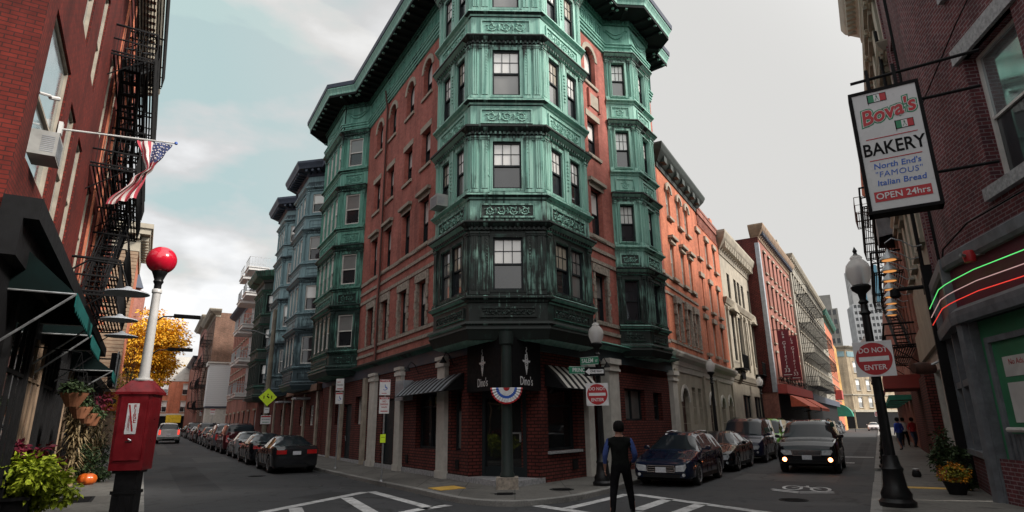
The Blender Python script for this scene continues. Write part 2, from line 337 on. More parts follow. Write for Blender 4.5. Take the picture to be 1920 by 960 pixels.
    def pieces(s, gap=.03):
        par = list(range(len(s.v)))
        def find(i):
            while par[i] != i: par[i] = par[par[i]]; i = par[i]
            return i
        key = {}
        for i, v in enumerate(s.v):
            k = (round(v[0], 3), round(v[1], 3), round(v[2], 3))
            if k in key: par[find(i)] = find(key[k])
            else: key[k] = i
        for f in s.f:
            for j in f[1:]: par[find(j)] = find(f[0])
        comp = {}
        for fi, f in enumerate(s.f): comp.setdefault(find(f[0]), []).append(fi)
        L = []
        for fs in comp.values():
            vs = [s.v[i] for fi in fs for i in s.f[fi]]
            L.append([fs, [min(v[k] for v in vs) - gap / 2 for k in range(3)], [max(v[k] for v in vs) + gap / 2 for k in range(3)]])
        if len(L) > 500: return None
        ch = True
        while ch:
            ch = False; out = []
            for a in L:
                for b in out:
                    if all(a[1][k] <= b[2][k] and b[1][k] <= a[2][k] for k in range(3)):
                        b[0] += a[0]; b[1] = [min(x, y) for x, y in zip(a[1], b[1])]; b[2] = [max(x, y) for x, y in zip(a[2], b[2])]; ch = True; break
                else: out.append(a)
            L = out
        return [sorted(l[0]) for l in L]
    def build(s, name, mat, parent=None, smooth=False, world=True, angle=40, uv=True, **tags):
        if name in SPLIT and parent is not None:
            ps = s.pieces()
            if ps and 1 < len(ps) <= 90:
                r = None
                for fs in ps:
                    m_ = MB(s.F); mp = {}
                    for fi in fs:
                        f = []
                        for i in s.f[fi]:
                            if i not in mp: mp[i] = len(m_.v); m_.v.append(s.v[i])
                            f.append(mp[i])
                        m_.f.append(tuple(f)); m_.m.append(s.m[fi])
                    o = m_._build(name, mat, parent, smooth, world, angle, uv, **tags); r = r or o
                return r
        return s._build(name, mat, parent, smooth, world, angle, uv, **tags)
    def _build(s, name, mat, parent=None, smooth=False, world=True, angle=40, uv=True, **tags):
        me = bpy.data.meshes.new(name)
        off = rootloc(parent) if (world and parent is not None) else V((0, 0, 0))
        me.from_pydata([(x - off.x, y - off.y, z - off.z) for x, y, z in s.v], [], s.f)
        mats = mat if isinstance(mat, (list, tuple)) else [mat]
        for mm in mats: me.materials.append(mm)
        if len(mats) > 1: me.polygons.foreach_set('material_index', s.m)
        if uv:
            l = me.uv_layers.new(name='UVMap'); data = [0.0] * (2 * len(me.loops)); vs = s.v
            for p in me.polygons:
                n = p.normal
                if abs(n.z) > .75: f = lambda c: (c[0], c[1])
                else:
                    h = hypot(n.x, n.y) or 1; tx, ty = -n.y / h, n.x / h
                    f = lambda c, tx=tx, ty=ty: (c[0] * tx + c[1] * ty, c[2])
                for li in p.loop_indices:
                    a = f(vs[me.loops[li].vertex_index]); data[2 * li] = a[0]; data[2 * li + 1] = a[1]
            l.data.foreach_set('uv', data)
        if smooth:
            bm = bmesh.new(); bm.from_mesh(me); bmesh.ops.remove_doubles(bm, verts=bm.verts, dist=1e-4)
            bmesh.ops.recalc_face_normals(bm, faces=bm.faces); bm.to_mesh(me); bm.free()
            me.polygons.foreach_set('use_smooth', [True] * len(me.polygons)); me.set_sharp_from_angle(angle=radians(angle))
        o = bpy.data.objects.new(name, me); COL.objects.link(o); o.parent = parent
        for k, v in tags.items(): o[k] = v
        return o
def thing(name, loc, label, cat, rz=0, group=None):
    o = bpy.data.objects.new(name, None); COL.objects.link(o); o.location = loc; o.rotation_euler = (0, 0, rz)
    o.empty_display_size = .3; o['label'] = label; o['category'] = cat
    if group: o['group'] = group
    return o
def tag(o, label, cat, group=None):
    o['label'] = label; o['category'] = cat
    if group: o['group'] = group
    return o
def dup(o, parent=None):
    c = o.copy(); COL.objects.link(c); c.parent = parent
    for ch in list(o.children): dup(ch, c)
    return c
def dup_at(o, loc, rz, label, group=None):
    c = dup(o); c.location = loc; c.rotation_euler = (0, 0, rz); c['label'] = label
    if group: c['group'] = group
    return c
def sweep(mb, path, prof, side, closed=False, caps=True):
    """profile of (offset, z) carried along a 2D path with mitred corners; side=+1 offsets to the right"""
    P = [V(p[:2]) for p in path]; n = len(P); mi = []
    for i in range(n):
        a = P[i - 1] if (i or closed) else None; b = P[(i + 1) % n] if (i < n - 1 or closed) else None
        ns = []
        if a is not None: d = (P[i] - a).normalized(); ns.append(V((d.y, -d.x)) * side)
        if b is not None: d = (b - P[i]).normalized(); ns.append(V((d.y, -d.x)) * side)
        if len(ns) == 2:
            s_ = ns[0] + ns[1]; k = max(.35, 1 + ns[0].dot(ns[1])); mi.append(s_ / k)
        else: mi.append(ns[0])
    rows = [[V((P[i].x + mi[i].x * o, P[i].y + mi[i].y * o, z)) for o, z in prof] for i in range(n)]
    for i in range(n if closed else n - 1):
        A, B = rows[i], rows[(i + 1) % n]
        for j in range(len(prof) - 1): mb.face([A[j], B[j], B[j + 1], A[j + 1]])
    if caps and not closed: mb.face(rows[0]); mb.face(list(reversed(rows[-1])))
    return mb
def wall(mb, F, u0, u1, z0, z1, ops=(), n=0, rev=.22):
    us = sorted({u0, u1, *[x for o in ops for x in o[:2] if u0 < x < u1]}); zs = sorted({z0, z1, *[x for o in ops for x in o[2:4] if z0 < x < z1]})
    for i in range(len(us) - 1):
        for j in range(len(zs) - 1):
            a, b, c, d = us[i], us[i + 1], zs[j], zs[j + 1]; cu, cz = (a + b) / 2, (c + d) / 2
            if any(o[0] < cu < o[1] and o[2] < cz < o[3] for o in ops): continue
            mb.face([F.pt(a, n, c), F.pt(b, n, c), F.pt(b, n, d), F.pt(a, n, d)])
    for o in ops:
        a, b, c, d = o[:4]; m_ = n - rev
        arch = len(o) > 4 and o[4]; zt = d - (b - a) / 2 if arch else d
        for p, q in (((a, c), (a, zt)), ((b, zt), (b, c)), ((b, c), (a, c))) + ((((a, d), (b, d)),) if not arch else ()):
            mb.face([F.pt(p[0], n, p[1]), F.pt(q[0], n, q[1]), F.pt(q[0], m_, q[1]), F.pt(p[0], m_, p[1])])
        if arch:
            r = (b - a) / 2; cx = (a + b) / 2; K = 8; arc = [(cx - r * cos(pi * k / K), zt + r * sin(pi * k / K)) for k in range(K + 1)]
            for k in range(K):
                (x1, y1), (x2, y2) = arc[k], arc[k + 1]
                mb.face([F.pt(x1, n, y1), F.pt(x2, n, y2), F.pt(x2, n, d), F.pt(x1, n, d)])
                mb.face([F.pt(x1, n, y1), F.pt(x2, n, y2), F.pt(x2, m_, y2), F.pt(x1, m_, y1)])
    return mb
# windows: local x across, y into the wall, z up; cached prototypes
WC = {}
def win_meshes(w, h, frame, up, lo, arch=False, grid=0, trim=None, rail=.5, double=False):
    key = (round(w, 2), round(h, 2), frame, up, lo, arch, grid, trim, rail, double)
    if key in WC: return WC[key]
    t = .055; mb = MB(); hw = w / 2; zs = h - hw if arch else h; zr = h * rail
    mb.box(-hw, -hw + t, -.0, .09, 0, zs); mb.box(hw - t, hw, -.0, .09, 0, zs); mb.box(-hw + t, hw - t, -.02, .09, 0, t * 1.3)
    if not arch: mb.box(-hw + t, hw - t, -.0, .09, h - t, h)
    else:
        K = 8
        for k in range(K):
            a0, a1 = pi * k / K, pi * (k + 1) / K
            o = [(-hw * cos(a0), zs + hw * sin(a0)), (-hw * cos(a1), zs + hw * sin(a1))]; i_ = [(-(hw - t) * cos(a1), zs + (hw - t) * sin(a1)), (-(hw - t) * cos(a0), zs + (hw - t) * sin(a0))]
            mb.plate(o + i_, 0, .09)
    mb.box(-hw + t, hw - t, .02, .085, zr - .025, zr + .03)
    if double: mb.box(-.035, .035, -.01, .09, t, h - t)
    if grid:
        for k in range(1, grid + 1): x = -hw + t + (w - 2 * t) * k / (grid + 1); mb.box(x - .011, x + .011, .035, .06, zr + .03, (zs if arch else h - t))
        z = (zr + h) / 2; mb.box(-hw + t, hw - t, .036, .061, z - .011, z + .011)
    fr = mb.build('window', M[frame], world=False); a = []
    pb = MB(); pb.mi = 0
    if arch:
        K = 8; pb.face([V((-hw + t, .05, zr)), V((hw - t, .05, zr))] + [V(((hw - t) * cos(pi * k / K), .05, zs + (hw - t) * sin(pi * k / K))) for k in range(K + 1)])
    else: pb.face([V((-hw + t, .05, zr)), V((hw - t, .05, zr)), V((hw - t, .05, h - t)), V((-hw + t, .05, h - t))])
    u_ = pb.build('pane', M[up], world=False)
    pb = MB(); pb.face([V((-hw + t, .075, t)), V((hw - t, .075, t)), V((hw - t, .075, zr)), V((-hw + t, .075, zr))]); l_ = pb.build('pane', M[lo], world=False)
    a = [u_, l_]
    if trim:
        tb = MB(); sb_ = MB(); nm = 'sill'; mt = 'stone'
        dd = .2
        if trim == 'stone':      # flat lintel and sill
            tb.box(-hw - .12, hw + .12, -dd - .03, -dd + .1, h, h + .26); sb_.box(-hw - .1, hw + .1, -dd - .07, -dd + .1, -.13, -.0)
        elif trim == 'hood':
            tb.box(-hw - .12, hw + .12, -dd - .03, -dd + .1, h, h + .2); tb.box(-hw - .2, hw + .2, -dd - .16, -dd + .1, h + .2, h + .34); sb_.box(-hw - .1, hw + .1, -dd - .07, -dd + .1, -.13, 0)
        elif trim == 'arch':
            K = 10; ro = hw + .2
            for k in range(K):
                a0, a1 = pi * k / K, pi * (k + 1) / K
                tb.plate([(-ro * cos(a0), zs + ro * sin(a0)), (-ro * cos(a1), zs + ro * sin(a1)), (-hw * cos(a1), zs + hw * sin(a1)), (-hw * cos(a0), zs + hw * sin(a0))], -dd - .035, -dd + .05)
            sb_.box(-hw - .1, hw + .1, -dd - .07, -dd + .1, -.13, 0)
        elif trim == 'quoin':
            mt = 'stone_rough'; rr = random.Random(3)
            tb.box(-hw - .22, hw + .22, -dd - .05, -dd + .1, h, h + .32)
            z = 0; k = 0
            while z < h - .05:
                hh = min(.26, h - z)
                for sd_ in (-1, 1):
                    wd = (.22 if (k + (sd_ > 0)) % 2 else .15) + rr.uniform(-.02, .02); pr = rr.uniform(.03, .06)
                    a_, b_ = sorted((sd_ * hw, sd_ * (hw + wd))); tb.box(a_, b_, -dd - pr, -dd + .1, z + .005, z + hh - .005)
                z += hh; k += 1
        elif trim == 'thin':
            mt = 'limestone'; tb.box(-hw - .05, hw + .05, -dd - .05, -dd + .1, h, h + .16); sb_.box(-hw - .08, hw + .08, -dd - .06, -dd + .1, -.1, 0)
        a.append(tb.build({'quoin': 'stone_surround', 'arch': 'arch_stone'}.get(trim, 'lintel'), M[mt], world=False))
        if sb_.f: a.append(sb_.build('sill', M[mt], world=False))
    for c in a: c.parent = fr
    for o in [fr] + a: COL.objects.unlink(o)
    WC[key] = fr; WC[(key, 'kids')] = a; return fr
def window(F, u0, u1, z0, z1, parent, n=0, rev=.2, frame='darkframe', up='glass_sky', lo='glass_dark', **k):
    w = u1 - u0; h = z1 - z0
    fr = win_meshes(w, h, frame, up, lo, **k); key = (round(w, 2), round(h, 2), frame, up, lo, k.get('arch', False), k.get('grid', 0), k.get('trim'), k.get('rail', .5), k.get('double', False))
    c = fr.copy(); COL.objects.link(c); c.parent = parent
    p = F.pt((u0 + u1) / 2, n - rev, z0) - rootloc(parent); c.location = p
    ex = F.u * F.side; c.rotation_euler = (0, 0, atan2(ex.y, ex.x))
    for ch in WC[(key, 'kids')]: d = ch.copy(); COL.objects.link(d); d.parent = c
    return c
def text(body, size, mat, parent, M4, name='lettering', extrude=.004, shear=0, offset=0, sx=1, space=1, align='CENTER', world=True):
    cu = bpy.data.curves.new('t', 'FONT'); cu.body = body; cu.size = size; cu.extrude = extrude; cu.shear = shear; cu.offset = offset
    cu.align_x = align; cu.align_y = 'CENTER'; cu.space_character = space; cu.resolution_u = 3
    to = bpy.data.objects.new('t', cu); COL.objects.link(to)
    bpy.context.view_layer.update()
    me = bpy.data.meshes.new_from_object(to.evaluated_get(bpy.context.evaluated_depsgraph_get()))
    bpy.data.objects.remove(to); me.name = name; me.materials.clear(); me.materials.append(mat)
    o = bpy.data.objects.new(name, me); COL.objects.link(o); o.parent = parent
    M4 = M4.copy()
    if world and parent is not None: M4.translation = M4.translation - rootloc(parent)
    o.matrix_local = M4 @ Matrix.Diagonal((sx, 1, 1, 1)); return o
def facing(P, nrm, up=V((0, 0, 1))):
    """matrix with local Z along the outward normal, local Y up, local X to the viewer's right"""
    z = V(nrm).normalized(); y = (up - z * up.dot(z)).normalized(); x = y.cross(z)
    m_ = Matrix((x, y, z)).transposed().to_4x4(); m_.translation = V(P); return m_
def struct(mb, name, mat, **k):
    o = mb.build(name, mat, **k); o['kind'] = 'structure'; return o
# ================================================================== ground, roads, pavements
SL = Fr((0, 0), -30.7, 1); SR = Fr((0, 0), 30.3, 1)
mb = MB()
xs = [-1500, -600, -300] + [x for x in range(-150, 60, 5)] + [100, 200, 400, 1500]; ys = [-1500, -300, -50] + [y for y in range(0, 180, 5)] + [220, 300, 500, 1500]
gzc = lambda x, y: min(gz(x, y), 1.6) - .05
for i in range(len(xs) - 1):
    for j in range(len(ys) - 1):
        mb.face([V((x, y, gzc(x, y))) for x, y in ((xs[i], ys[j]), (xs[i + 1], ys[j]), (xs[i + 1], ys[j + 1]), (xs[i], ys[j + 1]))])
struct(mb, 'ground', M['asphalt2'])
def ribbon(name, F, s0, s1, t0, t1, h, mat, step=3.0, lip=True, fn=None, tag_=None):
    mb = MB(); n = max(1, int((s1 - s0) / step)); ss = [s0 + (s1 - s0) * i / n for i in range(n + 1)]
    P = lambda s, t, hh: (lambda q: V((q[0], q[1], gz(*q) + hh)))(F.xy(s, t))
    for a, b in zip(ss, ss[1:]):
        mb.face([P(a, t0, h), P(b, t0, h), P(b, t1, h), P(a, t1, h)])
        if lip:
            for t in (t0, t1): mb.face([P(a, t, h), P(b, t, h), P(b, t, -.05), P(a, t, -.05)])
    if lip:
        for s in (s0, s1): mb.face([P(s, t0, h), P(s, t1, h), P(s, t1, -.05), P(s, t0, -.05)])
    return struct(mb, name, mat)
ribbon('road', SL, 12, 170, .2, 6.6, 0, M['asphalt'], lip=False)
ribbon('road', SR, 19, 240, -6.8, -.35, 0.000, M['asphalt'], lip=False)
mb = MB(); mb.poly([(-7.3, 10), (-12, -4), (12, -4), (9, 8), (5.3, 10.1), SR.xy(19, -.35), SR.xy(19, -6.8), (1.8, 16.2), (-.4, 14.9), (-4.4, 20.4), SL.xy(19, 6.6), SL.xy(12, .2)], -.004)
struct(mb, 'road', M['asphalt'])
ribbon('pavement', SL, 2, 160, -3.2, .08, .12, M['concrete']); ribbon('kerb', SL, 2, 160, .08, .24, .125, M['kerbstone'])
ribbon('pavement', SL, 26.9, 160, 6.72, 9.3, .12, M['concrete']); ribbon('kerb', SL, 26.9, 160, 6.56, 6.72, .125, M['kerbstone'])
ribbon('pavement', SR, 4, 24, -.2, 3.4, .12, M['concrete']); ribbon('kerb', SR, 4, 20.6, -.4, -.2, .125, M['kerbstone'])
ribbon('kerb', SR, 20.6, 26.4, -.4, -.2, .03, M['kerbstone'])
ribbon('pavement', SR, 24, 230, -.2, 3.4, .124, M['concrete']); ribbon('kerb', SR, 26.4, 230, -.4, -.2, .125, M['kerbstone'])
ribbon('pavement', SR, 19.4, 230, -9.3, -6.9, .12, M['concrete']); ribbon('kerb', SR, 19.4, 230, -6.9, -6.74, .125, M['kerbstone'])
KP = [SL.xy(26.9, 6.56), (-4.56, 20.63), (-3.5, 19.0), (-2.73, 17.78), (-2.0, 16.5), (-1.34, 15.5), (-.9, 15.05), (-.43, 14.8), (.0, 14.72), (.42, 14.82), (1.1, 15.3), (1.79, 16.07), (2.49, 17.2), SR.xy(19.4, -6.74)]
mb = MB(); sweep(mb, KP, [(0, -.05), (0, .11), (-.015, .125), (-.16, .125), (-.16, .0)], 1 if False else -1 * -1)
struct(mb, 'kerb', M['kerbstone'])
inner = []
for i, p in enumerate(KP):
    a = V(KP[max(0, i - 1)]); b = V(KP[min(len(KP) - 1, i + 1)]); d = (b - a).normalized(); inner.append(tuple(V(p) - V((d.y, -d.x)) * .155))
mb = MB(); mb.poly(inner + [SR.xy(19.4, -9.0), (2.5, 22.5), (0, 20), (-2.2, 22.5), SL.xy(26.9, 9.3)], 0.02, .12)
struct(mb, 'pavement', M['concrete'])
# painted markings
def stripe(mb, a, b, w, z=.004):
    a = V(a); b = V(b); d = (b - a).normalized(); k = V((d.y, -d.x)) * w / 2; mb.face([V((*(p), z)) for p in ((a + k)[:], (b + k)[:], (b - k)[:], (a - k)[:])])
mb = MB()
for a, b, w in (((-6.1, 12.6), (-4.26, 18.25), .3), ((-4.42, 16.9), (-3.0, 13.8), .3), ((-4.1, 18.35), (-1.95, 14.75), .26), ((-5.1, 15.0), (-4.3, 13.0), .3), ((-1.55, 15.1), (-2.1, 14.5), .3), ((-2.0, 14.7), (-3.2, 12.4), .3)): stripe(mb, a, b, w)
struct(mb, 'crosswalk_marking', M['road_white'])
mb = MB()
for a, b, w in (((3.14, 16.87), (5.3, 13.0), .3), ((3.75, 15.75), (2.6, 13.9), .3), ((4.25, 14.75), (3.2, 13.2), .3), ((.5, 14.85), (1.9, 13.0), .3), ((1.15, 14.3), (2.95, 16.9), .26), ((2.0, 13.0), (2.7, 13.6), .3)): stripe(mb, a, b, w, .0042)
struct(mb, 'crosswalk_marking', M['road_white'])
mb = MB()
def ringf(mb, c, rx, ry, w, F, z=.0045):
    K = 20
    for k in range(K):
        a, b = 2 * pi * k / K, 2 * pi * (k + 1) / K
        mb.face([V((*F.xy(c[0] + r_ * sin(t) * ry / 1, c[1] + q_ * cos(t) * rx), z)) for t, r_, q_ in ((a, 1, 1), (b, 1, 1), (b, 1 - w / ry, 1 - w / rx), (a, 1 - w / ry, 1 - w / rx))])
BF = Fr((7.9, 17.6), 25, 1)
ringf(mb, (.35, -.28), .27, .62, .085, BF); ringf(mb, (.1, .42), .27, .62, .085, BF)
for a, b, w in (((.35, -.28), (.75, .0), .1), ((.75, .0), (.1, .42), .1), ((-.5, -.75), (-1.05, -.1), .13), ((-1.05, -.1), (-.75, .72), .13), ((-.2, -.8), (-.75, -.1), .13), ((-.75, -.1), (-.45, .72), .13), ((.6, .1), (1.0, .1), .08)): stripe(mb, BF.xy(*a), BF.xy(*b), w, .005)
struct(mb, 'bike_lane_marking', M['road_white'])
mb = MB()
for s, t0, t1, w in ((36.6, -2.7, -.5, .55), (31.6, -2.9, -1.2, .4)):
    stripe(mb, SR.xy(s, t0), SR.xy(s, t1), w, .004)
struct(mb, 'stop_line', M['road_white'])
mb = MB(); mb.poly([(-2.42, 17.85), (-1.75, 18.4), (-1.35, 17.7), (-2.0, 17.15)], .121, .135); struct(mb, 'tactile_paving', M['tactile'])
mb = MB(); mb.poly([SR.xy(19.2, .2), SR.xy(19.2, 1.7), SR.xy(19.6, 1.7), SR.xy(19.6, .2)], .121, .13); struct(mb, 'tactile_paving', M['tactile'])
for i, (F_, s0, s1, t0, t1, m_) in enumerate(((SL, 21, 33, 1.2, 2.3, 'asphalt_patch'), (SL, 36, 41, 2.6, 4.3, 'asphalt_old'), (SL, 46, 70, 1.0, 1.8, 'asphalt_old'), (SR, 21.5, 24, -4.4, -1.4, 'asphalt_old'), (SR, 27, 60, -1.5, -.9, 'asphalt_patch'), (SR, 30, 34, -3.9, -2.2, 'asphalt_old'))):
    o_ = ribbon('road_patch', F_, s0, s1, t0, t1, .0025 + .0003 * i, M[m_], lip=False)
mb = MB(); mb.poly([(-.6, 11.2), (1.6, 11.0), (2.3, 13.2), (.2, 13.9)], .001); struct(mb, 'road_patch', M['asphalt_old'])
mb = MB(); mb.poly([(-5.9, 17.0), (-4.9, 16.6), (-4.3, 17.9), (-5.3, 18.5)], .0015); struct(mb, 'road_patch', M['asphalt_patch'])
for nm, c, z, r, lab in (('manhole_cover', (-9.9, 24.5), .003, .33, 'round iron manhole cover in the left roadway beside the parked cars'), ('manhole_cover', (6.6, 15.3), .003, .33, 'round iron manhole cover in the right roadway near the bike marking'), ('manhole_cover', (1.25, 17.1), .121, .33, 'round iron manhole cover in the pavement below the corner doorway'), ('manhole_cover', (-.25, 16.2), .121, .28, 'small oval iron cover in the pavement near the kerb tip'), ('manhole_cover', (-33, 57.5), .25, .4, 'round iron manhole cover in the left roadway')):
    mb = MB(); mb.lathe([(0, 0), (r * .9, 0), (r * .92, .006), (r, .006), (r, -.02)], (c[0], c[1], z), 24)
    for k in range(-3, 4): mb.box(c[0] - r * .7, c[0] + r * .7, c[1] + k * .08 - .012, c[1] + k * .08 + .012, z, z + .009)
    tag(mb.build(nm, M['iron']), lab, 'manhole cover')
mb = MB(); F = SL; q = F.sub(18.6, -1.75); mb.F = q
mb.box(0, 1.5, 0, .9, .1, .126)
for k in range(14): mb.box(.06 + k * .1, .1 + k * .1, .06, .84, .126, .134)
tag(mb.build('cellar_hatch', M['iron']), 'rectangular ribbed iron hatch set in the left pavement by the planter', 'hatch')
# ================================================================== the corner building
A0 = (-.2, 17.5)
FL = Fr(A0, -30.4, -1); FRt = Fr(A0, 35.5, 1)
CB = thing('corner_building', (-.2, 21.0, 0), 'red brick corner building with green copper corner tower and bays above a dark restaurant front', 'building')
SILL = [5.5, 8.78, 12.1, 15.5]; CAP = [7.85, 11.1, 14.5, 17.85]
# wall path, left far end -> tower -> right far end
path = [FL.xy(21.9, 0), FL.xy(21.4, 0), FL.xy(20.3, 1.14), FL.xy(16.3, 1.14), FL.xy(15.1, 0), FL.xy(4.3, 0), FL.xy(3.45, .84), FL.xy(.74, .84), FRt.xy(.98, .84), FRt.xy(3.75, .9), FRt.xy(4.6, 0), FRt.xy(7.6, 0), FRt.xy(8.4, .92), FRt.xy(10.3, .92), FRt.xy(11.1, 0), FRt.xy(12.9, 0)]

SIDE = 1
# ---- brick walls with openings
def storeys(F, cols, w, skip=()):
    ops = []
    for c in cols:
        ops += [(c - w / 2, c + w / 2, 5.52, 7.35), (c - w / 2, c + w / 2, 8.85, 10.85), (c - w / 2, c + w / 2, 12.3, 13.98), (c - w / 2, c + w / 2, 15.62, 17.4, True)]
    return ops
mb = MB(FL); colsL = [13.25, 11.2, 8.8, 6.7]
opsL = storeys(FL, colsL, .98); wall(mb, FL, 4.3, 15.1, 4.6, 19.5, opsL)
wall(mb, FL, 21.4, 21.9, 0, 19.5)
opsR = storeys(FRt, [6.22], .95); wall(mb, FRt, 4.6, 7.6, 4.6, 19.5, opsR); wall(mb, FRt, 11.1, 12.9, 4.6, 19.5)
# pilaster strip left of third column, party wall and roof
mb.box(11.95, 12.2, 0, .09, 4.6, 17.9, F=FL)
mb.face([FRt.pt(12.9, 0, 0), FRt.pt(12.9, -9, 0), FRt.pt(12.9, -9, 20), FRt.pt(12.9, 0, 20)])
mb.face([FL.pt(21.9, 0, 0), FL.pt(21.9, -9, 0), FL.pt(21.9, -9, 20), FL.pt(21.9, 0, 20)])
mb.build('wall', M['brick_corner'], CB)
for F, ops in ((FL, opsL), (FRt, opsR)):
    for i, o in enumerate(ops):
        k = i % 4; c = (i // 4)
        window(F, o[0], o[1], o[2], o[3], CB, up='glass_sky' if (i * 7 + c) % 5 else 'glass_mid', lo='glass_dark', trim=('quoin', 'hood', 'stone', 'arch')[k], arch=(k == 3), rail=.5 if k != 3 else .42)
# stone belts
mb = MB()
for F, a, b in ((FL, 4.3, 15.1), (FRt, 4.6, 7.6), (FRt, 11.1, 12.9)):
    for z, h in ((8.68, .17), (8.2, .14), (7.72, .14), (5.36, .14), (5.02, .13)):
        mb.box(a, b, -.02, .05, z, z + h, F=F)
mb.build('stone_belt', M['stone_rough'], CB)
# inscription panel on the right wall
mb = MB(FRt); mb.box(5.95, 6.75, .0, .05, 14.55, 15.15); ob = mb.build('name_panel', M['stone'], CB)
mb = MB(FRt); mb.box(5.85, 5.95, 0, .1, 14.45, 15.3); mb.box(6.75, 6.85, 0, .1, 14.45, 15.3); mb.build('name_panel_frame', M['brick_corner'], CB)

# ---- ornament
def spiral(mb, F, cu, cz, r, turns, a0, dirn, n, th):
    pts = []; K = 12 * turns
    for k in range(int(K) + 1):
        t = k / K; rr = r * (1 - .85 * t); a = a0 + dirn * 2 * pi * turns * t; pts.append(F.pt(cu + rr * cos(a), n + .004, cz + rr * sin(a)))
    mb.tube(pts, [th * (1 - .5 * k / K) for k in range(int(K) + 1)], 5, cap=False)
def scrolls(mb, F, u0, u1, z0, z1, n, th=.026):
    h = z1 - z0; w = u1 - u0; k = max(1, int(round(w / (h * 1.15)))); st = w / k; cz = (z0 + z1) / 2
    for i in range(k):
        c = u0 + st * (i + .5); r = min(h * .44, st * .42); d = 1 if i % 2 else -1
        spiral(mb, F, c, cz, r, 1.6, radians(200 if d > 0 else -20), d, n, th)
        for j in range(5):
            a = j * 1.25 + i; x = c + r * .78 * cos(a); z = cz + r * .78 * sin(a)
            mb.tube([F.pt(x, n, z), F.pt(x + .09 * cos(a + .8), n + .02, z + .09 * sin(a + .8) * .8)], [th * 1.1, th * .3], 5)
        if i: mb.tube([F.pt(c - st * .5, n, cz + (h * .3) * d), F.pt(c - st * .45, n + .03, cz), F.pt(c - st * .52, n, cz - (h * .3) * d)], th, 5)
def frame_(mb, F, u0, u1, z0, z1, n, t=.05, d=.035):
    mb.box(u0, u1, n - .01, n + d, z1 - t, z1, F=F); mb.box(u0, u1, n - .01, n + d, z0, z0 + t, F=F)
    mb.box(u0, u0 + t, n - .01, n + d, z0 + t, z1 - t, F=F); mb.box(u1 - t, u1, n - .01, n + d, z0 + t, z1 - t, F=F)
def pilaster(mb, F, u0, u1, z0, z1, n=0, fl=3):
    w = u1 - u0; mb.box(u0 + .02, u1 - .02, n - .01, n + .03, z0 + .12, z1 - .14, F=F)
    for k in range(fl):
        a = u0 + .04 + (w - .08) * k / fl; mb.box(a + .012, a + (w - .08) / fl - .012, n + .02, n + .06, z0 + .15, z1 - .18, F=F)
    for a, b in ((z0, z0 + .07), (z0 + .07, z0 + .12), (z1 - .1, z1 - .03), (z1 - .16, z1 - .1)): mb.box(u0, u1, n - .01, n + (.085 if a in (z0, z1 - .1) else .06), a, b, F=F)
LEDGE = lambda z: [(0, z - .19), (.04, z - .16), (.06, z - .1), (.13, z - .07), (.17, z - .05), (.17, z + .0), (.12, z + .03), (0, z + .05)]
CAPL = lambda z: [(0, z - .26), (.05, z - .24), (.05, z - .16), (.10, z - .14), (.2, z - .06), (.23, z - .03), (.23, z + .03), (0, z + .06)]
